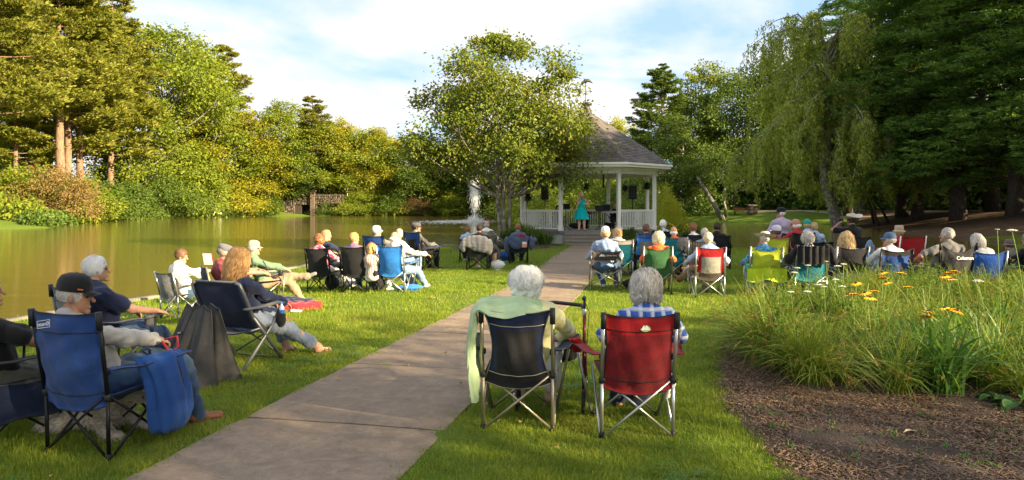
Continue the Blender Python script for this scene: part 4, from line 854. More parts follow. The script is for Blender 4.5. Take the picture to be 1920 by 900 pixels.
# hanging black tube (mic boom stored) and hanging ferns
fern_mb = MB(); r = np.random.RandomState(8)
for k in range(70):
    a = r.uniform(0, 6.28); ln = r.uniform(.22, .5); up = r.uniform(.02, .25); pts = [np.array([cos(a)*ln*f, sin(a)*ln*f, up*f*2.2-.62*ln*f*f*1.6]) for f in np.linspace(0, 1, 5)]
    s_ = np.array([-sin(a), cos(a), 0])
    for i in range(4):
        w0, w1 = .055*(1-i/5), .055*(1-(i+1)/5); fern_mb.add([pts[i]-s_*w0, pts[i]+s_*w0, pts[i+1]+s_*w1, pts[i+1]-s_*w1], [[0, 1, 2, 3]])
fern_me = fern_mb.mesh('fronds', [LF['dark']], False)
bk = MB(); bk.lathe([(.02, -.2), (.12, -.19), (.17, -.02), (.16, .0), (.14, -.02)], n=14); bk_me = bk.mesh('basket', [M_DARK])
hk = MB(); 
for a in (0, 2.1, 4.2): hk.tube([(.15*cos(a), .15*sin(a), 0), (0, 0, .42)], .006, 4)
hk_me = hk.mesh('hanger', [M_BLKMET])
for px, Y_, pz, lb in [(990, 34.4, 373, 'hanging fern basket at the left bay of the pavilion'), (1020, 38.4, 372, 'hanging fern basket behind the left speaker'), (1099, 38.6, 352, 'hanging fern basket above the singer at the back of the pavilion'), (1172, 38.5, 355, 'hanging fern basket just left of the right speaker'), (1213, 36.4, 352, 'hanging fern basket at the right post of the pavilion')]:
    x_ = (px-960)/FPX*Y_; z_ = CAMH+(HPY-pz)/FPX*Y_+.1; e = thing('hanging_fern', lb, 'hanging plant', (x_, Y_, z_), px*.1, 'fern baskets hanging in the pavilion'); obj('fronds', fern_me, e); obj('basket', bk_me, e); obj('hanger', hk_me, e)
e = thing('ceiling_fan_tube', 'narrow black vertical tube hanging under the pavilion beam', 'tube', (GX+1.23, 38.1, PT+.22)); mb = MB(); mb.tube([(0, 0, 0), (0, 0, -.75)], .045, 10); mb.build('tube', M_DARK, e)

# ------------------------------------------------------------ band equipment
def speaker(px, lb):
    Y_ = 35.4; e = thing('loudspeaker', lb, 'speaker', ((px-960)/FPX*Y_, Y_, DZ), 0, 'loudspeakers on stands in the pavilion')
    mb = MB(); mb.box((0, 0, 1.88), (.40, .34, .70), bev=.03); mb.build('cabinet', M_DARK, e, False); mb = MB(); mb.box((0, -.178, 1.88), (.35, .012, .63), bev=.004); mb.build('grille', solid('speaker_grille', (.03, .03, .032), .6), e, False)
    mb = MB(); mb.tube([(0, 0, .1), (0, 0, 1.53)], .02, 8); mb.build('pole', M_BLKMET, e)
    for k in range(3):
        a = k*2.09+.5; mb = MB(); mb.tube([(0, 0, .75), (.45*cos(a), .45*sin(a), .02)], .014, 6); mb.build('leg', M_BLKMET, e)
speaker(1021.5, 'black loudspeaker on a stand at the left side of the pavilion'); speaker(1186, 'black loudspeaker on a stand at the right side of the pavilion')
def at3(px, Y_, z=DZ): return ((px-960)/FPX*Y_, Y_, z)
e = thing('keyboard', 'electronic keyboard on a stand behind the right front post', 'keyboard', at3(1151, 34.4), .1)
mb = MB(); mb.box((0, 0, .86), (1.25, .34, .10), bev=.015); mb.build('keyboard_case', solid('pale_keyboard', (.45, .47, .48), .5), e, False)
mb = MB()
for k in range(36): mb.box((-.55+k*.0315, .09, .915), (.028, .13, .012))
mb.build('white_keys', M_WHITE, e, False, kind='stuff')
for s_ in (-1, 1): mb = MB(); mb.tube([(s_*.45, -.18, .02), (-s_*.45, .0, .80)], .016, 6); mb.build('leg', M_BLKMET, e)
e = thing('mixer_amplifier', 'grey mixer box propped up on the keyboard beside the singer', 'mixer', at3(1136, 34.2, DZ+.91), .1)
mb = MB(); mb.box((0, 0, .18), (.42, .16, .34), rot=rotm(.25), bev=.012); mb.build('case', M_GREYMET, e, False); mb = MB(); mb.box((0, -.085, .18), (.37, .01, .28), rot=rotm(.25)); mb.build('front_panel', M_DARK, e, False)
def stand(px, Y_, h, name, lb, desk=True):
    e = thing(name, lb, name.replace('_', ' '), at3(px, Y_), .3)
    mb = MB(); mb.tube([(0, 0, .12), (0, 0, h)], .013, 6); mb.build('pole', M_BLKMET, e)
    for k in range(3): a = k*2.09; mb = MB(); mb.tube([(0, 0, .2), (.24*cos(a), .24*sin(a), .0), (.3*cos(a), .3*sin(a), .012)], .013, 6); mb.build('leg', M_BLKMET, e)
    if desk: mb = MB(); mb.box((0, 0, h), (.46, .02, .32), rot=rotm(-.5), bev=.004); mb.build('desk', M_DARK, e, False)
    else: mb = MB(); mb.tube([(0, 0, h), (.45, -.1, h+.18)], .009, 6); mb.lathe([(0, 0), (.022, .03), (.022, .08), (0, .1)], (.46, -.1, h+.17), n=8); mb.build('microphone_boom', M_BLKMET, e)
stand(1124, 33.4, 1.05, 'music_stand', 'black music stand right of the singer'); stand(1060, 34.0, 1.15, 'music_stand', 'black music stand just right of the left front post'); stand(1133, 34.6, 1.35, 'microphone_stand', 'boom microphone stand over the keyboard', False)
def lump(name, lb, cat, loc, size, mat, seed=1, rz=0, seg=14, parts=None, group=None):
    e = thing(name, lb, cat, loc, rz, group); mb = MB(); th = np.linspace(0, 1, seg)
    mb.lathe([(max(.001, (sin(pi*min(1, f*1.02))**.55 if f > 0 else 0.7)*1.0 if f < .999 else .001), f) for f in th], n=22); V = mb.V[0]*np.array([size[0]/2, size[1]/2, size[2]]); V *= (1+.14*noise3(V*6/max(size), seed)+.10*noise3(V*14/max(size), seed+1))[:, None]; V[:, 2] = np.maximum(V[:, 2], 0); mb.V[0] = V; mb.build('bag', mat, e); return e
lump('equipment_bag', 'black soft equipment bag on the pavilion floor behind the singer', 'bag', at3(1082, 35.6), (.9, .5, .3), M_DARK, 3); lump('equipment_bag', 'black bag under the keyboard stand', 'bag', at3(1140, 35.4), (.4, .35, .3), M_DARK, 5)

# ------------------------------------------------------------ bridge, pole, far things
M_STONE = [solid('bridge_stone', c_, .9, .3, 6, bmp=.6) for c_ in ((.09, .07, .055), (.13, .10, .08), (.06, .05, .042), (.17, .135, .105))]
Yb = 169; k_ = Yb/FPX
br = thing('stone_bridge', 'low rubble stone bridge with a dark square opening over the far pond outlet', 'bridge', at3(571, Yb, WZ)); zb = lambda py: CAMH+(HPY-py)*k_-WZ
xb = lambda px: (px-571)*k_
mb = MB(); mb.box((xb(616), 1.2, zb(374)), (xb(640)-xb(589), 1.6, zb(364)-zb(384))); mb.box((xb(548), 1.2, zb(386)), (xb(552)-xb(520), 1.6, zb(374)-zb(410))); mb.box((xb(570), 1.2, (zb(366)+zb(384))/2), (xb(594)-xb(548), 1.6, zb(366)-zb(384))); mb.build('wall', solid('bridge_mortar', (.05, .04, .032), .95), br, False)
rr = np.random.RandomState(3)
def stones(px0, px1, pyt, pyb, n_rows):
    for i in range(n_rows):
        x = px0
        while x < px1-.6:
            w_ = min(rr.uniform(2.2, 4.6), px1-x); z0 = zb(pyb)+(zb(pyt)-zb(pyb))*i/n_rows; h_ = (zb(pyt)-zb(pyb))/n_rows
            mb = MB(); mb.box((0, 0, 0), (w_*k_-.05, .35+rr.rand()*.12, h_-.05), bev=.07); mb.V[0] += noise3(mb.V[0]*3+x, 2)[:, None]*.05
            mb.build('stone', M_STONE[rr.randint(4)], br, True, loc=(xb(x+w_/2), .36, z0+h_/2)); x += w_
stones(548, 594, 366, 384, 6); stones(582, 594, 384, 405, 6); stones(594, 638, 365, 382, 5); stones(528, 552, 376, 405, 8)
mb = MB(); mb.box((0, 0, 0), (1.1, 1.2, zb(359)-zb(404)), bev=.08); mb.build('pillar', M_STONE[1], br, False, loc=(xb(586), .2, (zb(359)+zb(404))/2)); mb = MB(); mb.box((0, 0, 0), (1.5, 1.5, .25), bev=.05); mb.build('pillar_cap', M_STONE[3], br, False, loc=(xb(586), .2, zb(358)))
mb = MB(); mb.box((xb(567), 2.0, zb(393)), (xb(582)-xb(552), .3, zb(384)-zb(406))); mb.build('opening_shade_panel', solid('painted_culvert_shade', (.008, .008, .008), .9), br, False)  # near-black panel closing the opening, painted as the shade inside it
e = thing('light_pole', 'thin grey pole standing in front of the bright pointed tree', 'pole', at3(651, 174, gzf(*at3(651, 174)[:2]))); mb = MB(); mb.tube([(0, 0, 0), (0, 0, 8.6)], [.16, .11], 8); mb.build('shaft', M_STEEL, e); mb = MB(); mb.lathe([(.05, 8.55), (.28, 8.7), (.22, 9.0), (.02, 9.1)], n=10); mb.build('lamp_head', M_GREYMET, e)
# stone building and red car on the far left hillside
xg, yg, _ = at3(12, 118); zg = CAMH+(HPY-322)/FPX*118
bd = thing('stone_building', 'brown rubble stone building glimpsed behind the pines at the left edge', 'building', (xg, yg, zg), .15)
mb = MB(); mb.box((0, 0, 1.2), (12, 6, 6)); mb.build('wall', solid('building_mortar', (.14, .11, .10), .95), bd, False)
for i in range(7):
    x = -6+rr.rand()*.5
    while x < 5.6:
        w_ = rr.uniform(.5, 1.2); mb = MB(); mb.box((0, 0, 0), (w_-.06, .2, .52), bev=.06); mb.build('stone', M_STONE[rr.randint(4)], bd, True, loc=(x+w_/2, -3.05, .4+i*.57)); x += w_
mb = MB(); mb.add([(-6.5, -3.6, 4.2), (6.5, -3.6, 4.2), (6.5, 0, 6.6), (-6.5, 0, 6.6), (6.5, 3.6, 4.2), (-6.5, 3.6, 4.2)], [[0, 1, 2, 3], [3, 2, 4, 5]]); mb.build('roof', solid('old_roof', (.12, .10, .09), .9), bd, False)
def car(px, Y_, py, col, lb, rz=0):
    x_ = (px-960)/FPX*Y_; z_ = CAMH+(HPY-py)/FPX*Y_; e = thing('parked_car', lb, 'car', (x_, Y_, z_), rz); G = []
    prof = [(-2.1, .35, .55), (-2.05, .78, .85), (-1.3, .86, .9), (-.8, 1.32, .78), (.5, 1.38, .76), (1.15, .95, .88), (2.0, .8, .85), (2.12, .4, .6)]
    for x0, h, hw in prof: G.append([(x0, -hw, .22), (x0, -hw, min(h, .8)), (x0, -hw*.82, h), (x0, hw*.82, h), (x0, hw, min(h, .8)), (x0, hw, .22)])
    mb = MB(); mb.sheet(np.array(G), .03); mb.build('body', solid('car_paint', col, .25, .03, 2, bmp=0), e)
    mb = MB(); mb.sheet(np.array([[(x0, s_*hw, z0) for x0, z0, hw in q] for s_ in (-1,) for q in ([(-.95, .92, .9), (.95, .92, .9)], [(-.65, 1.25, .8), (.45, 1.28, .8)])]), .02); mb.build('window', M_DARK, e)
    for sx_ in (-1.3, 1.35):
        for sy in (-.85, .85): mb = MB(); mb.lathe([(.0, -.1), (.3, -.1), (.34, -.05), (.34, .05), (.3, .1), (0, .1)], n=14, rot=rotm(pi/2)); mb.build('wheel', M_DARK, e, loc=(sx_, sy, .32))
car(77, 108, 319, (.45, .02, .02), 'small red car on the hillside road behind the thickest pine trunk', .2); 
car(1176, 105, 379, (.6, .6, .6), 'pale car glimpsed through the right bay of the pavilion', .2)
# bench and stone pedestal on the right lawn
def bench(px, Y_):
    e = thing('park_bench', 'brown slatted park bench on the far right lawn left of a stone pedestal', 'bench', at(px, Y_), 0); M_WD = solid('bench_wood', (.33, .14, .06), .6, .2, 6)
    for k in range(4): mb = MB(); mb.box((0, 0, 0), (2.0, .10, .03), bev=.006); mb.build('seat_slat', M_WD, e, False, loc=(0, -.2+.13*k, .44))
    for k in range(4): mb = MB(); mb.box((0, 0, 0), (2.0, .03, .09), bev=.006); mb.build('back_slat', M_WD, e, False, loc=(0, .28+.02*k, .56+.12*k))
    for s_ in (-.85, .85): mb = MB(); mb.box((s_, -.2, .21), (.07, .07, .42)); mb.box((s_, .28, .48), (.07, .07, .96)); mb.box((s_, .04, .40), (.06, .5, .05)); mb.build('leg', M_BLKMET, e, False)
bench(1389, 99)
e = thing('stone_pedestal', 'short square stone pedestal with a sloping cap right of the bench', 'pedestal', at(1411, 98), 0)
for i in range(5):
    for j in range(2): mb = MB(); mb.box((0, 0, 0), (.56, 1.0, .22), bev=.04); mb.build('stone', M_STONE[(i+2*j) % 4], e, False, loc=(-.29+.58*j, 0, .12+.235*i))
mb = MB(); mb.box((0, 0, 1.28), (1.35, 1.2, .14), rot=rotm(.12), bev=.03); mb.build('cap', M_STONE[3], e, False)
# path along the right bank
P_ = [at(px, Y_, .03) for px, Y_ in [(1395, 101), (1500, 96), (1580, 88), (1660, 80), (1760, 72), (1900, 66), (2100, 60)]]; P_ = np.array(P_); V = []; 
for f in np.linspace(0, len(P_)-1, 60):
    q = np.array([np.interp(f, np.arange(len(P_)), P_[:, x]) for x in range(2)]); 
    for o_ in (-1.0, 1.0): V.append((q[0]+o_*.25, q[1]+o_*1.3, gzf(q[0]+o_*.25, q[1]+o_*1.3)+.05))
V = np.array(V); mb = MB(); mb.add(V, [[2*k, 2*k+2, 2*k+3, 2*k+1][::-1] for k in range(59)]); mb.build('gravel_path', solid('gravel', (.30, .24, .17), .95, .2, 3), kind='structure')

# ------------------------------------------------------------ fountain
fx, fy = (890-960)/FPX*102, 102; fo = thing('fountain', 'tall white jet of water spraying up from the pond left of the maple', 'fountain', (fx, fy, WZ), 0)
m, t, out = newmat('white_spray'); p = N(t, 'ShaderNodeBsdfPrincipled', i_Roughness=.4); p.inputs['Base Color'].default_value = (.88, .88, .86, 1); tr_ = N(t, 'ShaderNodeBsdfTransparent'); mx = N(t, 'ShaderNodeMixShader'); mx.inputs[0].default_value = .75
L(t, tr_.outputs[0], mx.inputs[1]); L(t, p.outputs[0], mx.inputs[2]); L(t, mx.outputs[0], out.inputs[0]); M_SPRAY = m
r = np.random.RandomState(2); n = 12000; a = r.uniform(0, 6.28, n); vz = 11.9*r.uniform(.25, 1, n)**.45; vr = np.abs(r.normal(0, .24, n))+.02; T = 2*vz/9.8; tt = (r.uniform(0.0, 1, n)**1.0)*T*.85
C = np.column_stack([np.cos(a)*vr*tt, np.sin(a)*vr*tt, .15+vz*tt-4.9*tt*tt]); D = np.column_stack([np.cos(a)*vr, np.sin(a)*vr, vz-9.8*tt]); k = C[:, 2] > 0
V, Q = leaf_quads(C[k], D[k], r.normal(size=C[k].shape), r.uniform(.18, .5, k.sum()), r.uniform(.03, .075, k.sum())); obj('spray', mesh_from('spray', V, Q, mats=[M_SPRAY], smooth=False), fo)
n = 1500; a = r.uniform(0, 6.28, n); d_ = np.abs(r.normal(0, .7, n)); C = np.column_stack([np.cos(a)*d_, np.sin(a)*d_, r.exponential(.28, n)]); V, Q = leaf_quads(C, r.normal(size=C.shape), r.normal(size=C.shape), .16, .1); obj('splash', mesh_from('splash', V, Q, mats=[M_SPRAY], smooth=False), fo)
mb = MB(); mb.lathe([(.0, .0), (.5, .0), (.5, .08), (.1, .1), (.05, .3), (0, .3)], n=14); mb.build('nozzle', M_DARK, fo)
n = 1500; C = np.column_stack([r.normal(-2.8, 2.6, n), r.normal(-2, 4.5, n)*np.where(r.rand(n) < .3, 1.8, 1), np.full(n, WZ+.012)]); V, Q = leaf_quads(C, np.column_stack([r.normal(size=n)*2, r.normal(size=n)*.6, np.zeros(n)]), np.tile([0, 0, 1.], (n, 1)), r.uniform(.15, .8, n), r.uniform(.1, .3, n), 0)
o = obj('foam', mesh_from('foam', V+np.array([fx, fy, 0]), Q, mats=[M_SPRAY], smooth=False), kind='stuff'); tag(o, 'pale foam and ripples drifting left on the water below the fountain jet', 'foam')
# ------------------------------------------------------------ smooth-union SDF figures
def surface_nets(g, org, h):
    nx, ny, nz = g.shape; ins = g < 0
    c = np.zeros((nx-1, ny-1, nz-1), np.int8)
    for i in (0, 1):
        for j in (0, 1):
            for k in (0, 1): c += ins[i:nx-1+i, j:ny-1+j, k:nz-1+k]
    act = (c > 0) & (c < 8); I = np.argwhere(act)
    if len(I) == 0: return np.zeros((0, 3)), np.zeros((0, 4), int)
    idx = np.full(act.shape, -1, np.int32); idx[act] = np.arange(len(I)); S = np.zeros((len(I), 3)); W = np.zeros(len(I))
    cor_ = [(i, j, k) for i in (0, 1) for j in (0, 1) for k in (0, 1)]; val = {q: g[I[:, 0]+q[0], I[:, 1]+q[1], I[:, 2]+q[2]] for q in cor_}
    for a in cor_:
        for ax in range(3):
            if a[ax]: continue
            b = list(a); b[ax] = 1; b = tuple(b); va, vb = val[a], val[b]; m_ = (va < 0) != (vb < 0); t_ = np.where(m_, va/(va-vb+1e-12), 0)
            p_ = np.tile(np.array(a, float), (len(I), 1)); p_[:, ax] += t_; S += p_*m_[:, None]; W += m_
    V = (I+S/np.maximum(W, 1)[:, None])*h+org; F = []
    for ax in range(3):
        u, v_ = [(1, 2), (2, 0), (0, 1)][ax]; sl0 = [slice(None)]*3; sl1 = [slice(None)]*3; sl0[ax] = slice(0, -1); sl1[ax] = slice(1, None)
        a, b = ins[tuple(sl0)], ins[tuple(sl1)]; ch = np.argwhere(a != b); sh = np.array(act.shape)
        ok = (ch[:, u] > 0) & (ch[:, v_] > 0) & (ch[:, u] < sh[u]) & (ch[:, v_] < sh[v_]); ch = ch[ok]; fl = a[tuple(ch.T)]
        def cell(du, dv): q = ch.copy(); q[:, u] += du; q[:, v_] += dv; return idx[tuple(q.T)]
        q = np.stack([cell(-1, -1), cell(0, -1), cell(0, 0), cell(-1, 0)], -1); q[~fl] = q[~fl][:, ::-1]; F.append(q)
    F = np.vstack(F); F = F[(F >= 0).all(1)]; return V, F
def nrm(a): return a/(np.linalg.norm(a, axis=-1, keepdims=True)+1e-9)
def V3(*a): return np.array(a, float)
class SDF:
    def __init__(s): s.P = []
    def cone(s, a, b, r1, r2, k=.02): s.P.append(('c', np.asarray(a, float), np.asarray(b, float), r1, r2, k)); return s
    def ell(s, c, r, R=None, k=.02, sub=False): s.P.append(('s' if sub else 'e', np.asarray(c, float), np.asarray(r, float), np.eye(3) if R is None else R, 0, k)); return s
    def cut(s, p, n): s.P.append(('p', np.asarray(p, float), np.asarray(n, float)/np.linalg.norm(n), 0, 0, 0)); return s
    def mesh(s, h, wr=0.0, seed=0, wf=14.0, zf=.8):
        lo, hi = [], []
        for q in s.P:
            if q[0] == 'c': r = max(q[3], q[4]); lo.append(np.minimum(q[1], q[2])-r); hi.append(np.maximum(q[1], q[2])+r)
            elif q[0] == 'e': r = q[2].max(); lo.append(q[1]-r); hi.append(q[1]+r)
        lo = np.min(lo, 0)-4*h-.01; hi = np.max(hi, 0)+4*h+.01; n = np.ceil((hi-lo)/h).astype(int)+1
        g = np.full(n, 1.0, np.float32); ax = [lo[i]+np.arange(n[i])*h for i in range(3)]
        for q in s.P:
            if q[0] == 'p':
                d = (ax[0][:, None, None]-q[1][0])*q[2][0]+(ax[1][None, :, None]-q[1][1])*q[2][1]+(ax[2][None, None]-q[1][2])*q[2][2]; g = np.maximum(g, d.astype(np.float32)); continue
            if q[0] == 'c': r = max(q[3], q[4]); l_, h_ = np.minimum(q[1], q[2])-r, np.maximum(q[1], q[2])+r
            else: r = q[2].max(); l_, h_ = q[1]-r, q[1]+r
            mg = q[5]+3*h+wr*2; i0 = np.maximum(0, ((l_-mg-lo)/h).astype(int)); i1 = np.minimum(n, ((h_+mg-lo)/h).astype(int)+2)
            if (i1 <= i0).any(): continue
            X_, Y_, Z_ = np.meshgrid(*[ax[i][i0[i]:i1[i]] for i in range(3)], indexing='ij', sparse=True); sl = tuple(slice(i0[i], i1[i]) for i in range(3)); k = q[5]
            if q[0] == 'c':
                ba = q[2]-q[1]; L2 = max(ba @ ba, 1e-9); t_ = np.clip(((X_-q[1][0])*ba[0]+(Y_-q[1][1])*ba[1]+(Z_-q[1][2])*ba[2])/L2, 0, 1)
                d = np.sqrt((X_-q[1][0]-t_*ba[0])**2+(Y_-q[1][1]-t_*ba[1])**2+(Z_-q[1][2]-t_*ba[2])**2)-(q[3]+(q[4]-q[3])*t_)
            else:
                R = q[3]; dx, dy, dz = X_-q[1][0], Y_-q[1][1], Z_-q[1][2]; a_, b_, c_ = [(dx*R[0, i]+dy*R[1, i]+dz*R[2, i]) for i in range(3)]; r_ = q[2]
                k0 = np.sqrt((a_/r_[0])**2+(b_/r_[1])**2+(c_/r_[2])**2); k1 = np.sqrt((a_/r_[0]**2)**2+(b_/r_[1]**2)**2+(c_/r_[2]**2)**2)+1e-9; d = k0*(k0-1)/k1
            if q[0] == 's': g[sl] = np.maximum(g[sl], -d); continue
            o_ = g[sl]; h2 = np.clip(.5+.5*(o_-d)/max(k, 1e-4), 0, 1); g[sl] = o_+(d-o_)*h2-k*h2*(1-h2)
        if wr:
            P = np.stack(np.meshgrid(*ax, indexing='ij'), -1); near = np.abs(g) < .05; pv = P[near]; na = noise3(pv*np.array([1, 1, zf])*wf, seed, 2); nb_ = noise3(pv*np.array([1, 1, zf])*wf*1.5+9, seed+50, 2); w_ = .7*na+.55*(1-3.2*np.abs(nb_))+.22*(1-3*np.abs(noise3(pv*wf*2.6, seed+70, 2))); g[near] += wr*w_*1.35
        return surface_nets(g, lo, h)
def ik(a, c, l1, l2, pole):
    a, c = np.asarray(a, float), np.asarray(c, float); d = c-a; D = np.linalg.norm(d); m_ = (l1+l2)*.995
    if D > m_: c = a+d/D*m_; D = m_; d = c-a
    u = d/D; x = (l1*l1-l2*l2+D*D)/(2*D); y = sqrt(max(0, l1*l1-x*x)); p_ = np.asarray(pole, float); p_ = p_-u*(p_ @ u); p_ /= np.linalg.norm(p_)+1e-9; return a+u*x+p_*y, c

SKIN = solid('skin', (.50, .27, .18), .55, .1, 30, bmp=.08, spec=.35); SKIN_T = solid('tanned_skin', (.42, .21, .13), .55, .1, 30, bmp=.08); SKIN_P = solid('pale_skin', (.60, .36, .27), .55, .1, 30, bmp=.08)
M_EYE = solid('eye', (.02, .015, .012), .2, .1, 30, bmp=0); M_LIP = solid('lips', (.42, .13, .11), .5, .1, 30, bmp=0)
def hairmat(name, c1, c2):
    m, t, out = newmat(name); g = N(t, 'ShaderNodeNewGeometry'); v = coords(t); f = math_n(t, 'ADD', math_n(t, 'MULTIPLY', g.outputs['Random Per Island'], .38), math_n(t, 'MULTIPLY', noise(t, coords(t, (1, 1, .35)), 34, 3), .75))
    p = N(t, 'ShaderNodeBsdfPrincipled', i_Roughness=.5); p.inputs['Specular IOR Level'].default_value = .3; L(t, ramp(t, f, [(.2, c1), (.85, c2)]), p.inputs['Base Color']); L(t, p.outputs[0], out.inputs[0]); return m
HM = dict(white=hairmat('white_hair', (.72, .69, .63), (.97, .95, .90)), grey=hairmat('grey_hair', (.24, .215, .195), (.66, .61, .55)), salt=hairmat('salt_and_pepper_hair', (.12, .10, .09), (.42, .38, .34)), brown=hairmat('brown_hair', (.06, .03, .015), (.20, .11, .06)),
    dark=hairmat('dark_brown_hair', (.025, .015, .01), (.09, .05, .03)), blond=hairmat('blond_hair', (.34, .20, .08), (.72, .52, .27)), paleblond=hairmat('pale_blond_hair', (.55, .42, .25), (.86, .74, .52)), ginger=hairmat('strawberry_blond_hair', (.34, .15, .045), (.80, .48, .18)), auburn=hairmat('auburn_hair', (.13, .05, .025), (.36, .17, .07)))
def ribbons(paths, w0, mb, nrm_c=None, seed=0):
    """paths (n,k,3) strands -> tapered ribbons facing outward from nrm_c"""
    P = np.asarray(paths); n, k = P.shape[:2]; T = np.gradient(P, axis=1); out = P-np.asarray(nrm_c); S = nrm(np.cross(T, out)); f = np.linspace(0, 1, k); wd = (w0*(1-f**3)*.5)[None, :, None]
    V = np.stack([P-S*wd, P+S*wd], 2).reshape(-1, 3); i = np.arange(n)[:, None]*k*2; j = np.arange(k-1)[None]*2; Q = np.stack([i+j, i+j+1, i+j+3, i+j+2], -1).reshape(-1, 4); mb.add(V, Q)
def head_geom(c, R, style, h, seed, near, beard=False):
    hs = SDF(); X = lambda x, y, z: c+R @ V3(x, y, z)
    hs.ell(X(0, -.008, .025), (.074, .094, .098), R, .02).ell(X(0, .03, -.055), (.052, .062, .062), R, .035).cone(X(0, .088, .012), X(0, .113, -.024), .008, .013, .012)
    hs.ell(X(.076, -.004, -.012), (.009, .019, .03), R, .008).ell(X(-.076, -.004, -.012), (.009, .019, .03), R, .008).ell(X(0, .07, .03), (.055, .022, .014), R, .02).ell(X(0, .088, -.068), (.024, .014, .010), R, .012)
    hs.ell(X(.031, .098, .006), (.014, .012, .009), R, .01, sub=True).ell(X(-.031, .098, .006), (.014, .012, .009), R, .01, sub=True).ell(X(0, .085, -.10), (.022, .02, .016), R, .02)
    return hs
def hair_geom(c, R, style, seed, near, hatted=False):
    r = np.random.RandomState(seed); X = lambda x, y, z: c+R @ V3(x, y, z); s = SDF(); st = style
    rx, ry, rz, cz, low, frontcut = dict(short=(.083, .104, .108, .032, -.05, 1), buzz=(.079, .099, .103, .03, -.04, 1), bob=(.106, .115, .132, .006, -.14, 1), puffy=(.120, .120, .108, .032, -.11, 1), curly=(.112, .118, .12, .035, -.09, 1), long=(.098, .115, .125, .02, -.12, 1), wavy=(.118, .12, .135, .015, -.14, 1), fringe=(.082, .100, .06, -.02, -.07, 1))[st]
    if hatted: rx, ry, rz, cz = min(rx, .081+.3*(rx-.081)), min(ry, .1), min(rz, .09), min(cz, .015)
    s.ell(X(0, -.014, cz), (rx, ry, rz), R, .02)
    if st in ('long', 'wavy'):
        L_ = .24 if st == 'long' else .20
        for sx in (-1, 0, 1): s.cone(X(sx*.055, -.055, -.02), c+R @ V3(sx*.075, -.07, -.06)+V3(0, -.02, -L_), .06, .03, .04)
    if st in ('puffy', 'bob') and not hatted:
        for q in (-1, 1): s.ell(X(q*.046, -.036, -.030 if st == 'puffy' else -.055), (.072, .085, .085), R, .03)
    if hatted: s.cut(X(0, 0, .055), R @ V3(0, 0, 1))
    if st == 'fringe': s.ell(X(0, .0, .10), (.13, .15, .085), R, sub=True)
    s.ell(X(0, .10, -.045), (.072, .085, .095), R, sub=True); s.cut(X(0, 0, low if st not in ('long', 'wavy') else -.6), R @ V3(0, 0, -1))
    amp = {'short': .003, 'buzz': .001, 'bob': .004, 'puffy': .006, 'curly': .012, 'long': .005, 'wavy': .009, 'fringe': .003}[st]
    V, Q = s.mesh(.008 if near else .013, amp, seed, 38 if st != 'curly' else 60); mb = MB(); mb.add(V, Q)
    # strands combed from the crown over the surface
    n = (5200 if near else 420) if st != 'buzz' else (900 if near else 120); k = 7; az = r.uniform(0, 2*pi, n); th0 = np.arccos(r.uniform(-.55, 1, n))
    if st == 'fringe': th0 = r.uniform(1.25, 1.9, n)
    dth = dict(short=.35, buzz=.15, bob=.9, puffy=.55, curly=.30, long=.9, wavy=.8, fringe=.3)[st]*r.uniform(.5, 1.3, n); f = np.linspace(0, 1, k)
    TH = th0[:, None]+dth[:, None]*f; wave = dict(short=.12, buzz=.02, bob=.16, puffy=.16, curly=.5, long=.1, wavy=.28, fringe=.05)[st]; AZ = az[:, None]+wave*np.sin(f*5+r.uniform(0, 6.28, (n, 1)))*r.uniform(.3, 1, (n, 1)); lift = 1.0+(.02+.07*r.rand(n, 1)*(st in ('puffy', 'curly', 'wavy', 'bob')))*np.sin(f*pi)+.025*r.rand(n, 1)+(.16 if st in ('puffy', 'bob', 'wavy') else .07)*(.5+.5*noise3(np.stack([np.sin(th0)*np.cos(az), np.sin(th0)*np.sin(az), np.cos(th0)], -1)*4.2, seed, 2))[:, None]*np.sin(f*pi*.8+.3)+(r.rand(n, 1) < .07)*.13*f
    # crown axis tilts back
    U = np.stack([np.sin(TH)*np.cos(AZ), np.sin(TH)*np.sin(AZ), np.cos(TH)], -1) @ np.array(Matrix.Rotation(-.35, 3, 'X')).T*1.0
    P = U*lift[..., None]*np.array([rx, ry, rz])+V3(0, -.014, cz); face = (P[..., 1] > .045) & (P[..., 2] < .055); keep = ~face.any(1)
    if st in ('long', 'wavy'):
        low_ = (P[..., 2] < -.04) & (P[..., 1] < .03); 
        L_ = (.26 if st == 'long' else .22)
        ex = np.cumsum(low_, 1)*(L_/k)*r.uniform(.5, 1.25, (n, 1)); P[..., 2] -= ex; P[..., 0] *= 1+.25*ex/L_
    else: keep &= (P[..., 2] > low-.03).all(1)
    if hatted: keep &= (P[..., 2] < .05).all(1)
    if st in ('long', 'wavy'):
        n2 = 2200 if near else 420; a2 = r.uniform(pi*.93, 2*pi+.07*pi, n2); k2 = 9; f2 = np.linspace(0, 1, k2); L_ = (.30 if st == 'long' else .25)*r.uniform(.55, 1.1, (n2, 1)); z0_ = r.uniform(-.03, .06, (n2, 1)); w2 = .012 if st == 'wavy' else .004; ph = r.uniform(0, 6.28, (n2, 1)); q2 = r.uniform(.9, 1.12, (n2, 1))
        rad_ = 1+(.28 if st == 'wavy' else .08)*np.sin(f2*pi*.8); Z2 = z0_-L_*f2; P2 = np.stack([rx*q2*rad_*np.cos(a2)[:, None]+w2*np.sin(f2*9+ph), (ry*q2*rad_*np.sin(a2)[:, None])*(1-.1*f2)-.014+w2*np.cos(f2*9+ph), Z2], -1)
        ribbons(P2 @ R.T+c, .005 if near else .012, mb, c, seed)
    P = P[keep] @ R.T+c; ribbons(P, .0048 if near else .011, mb, c, seed); return mb
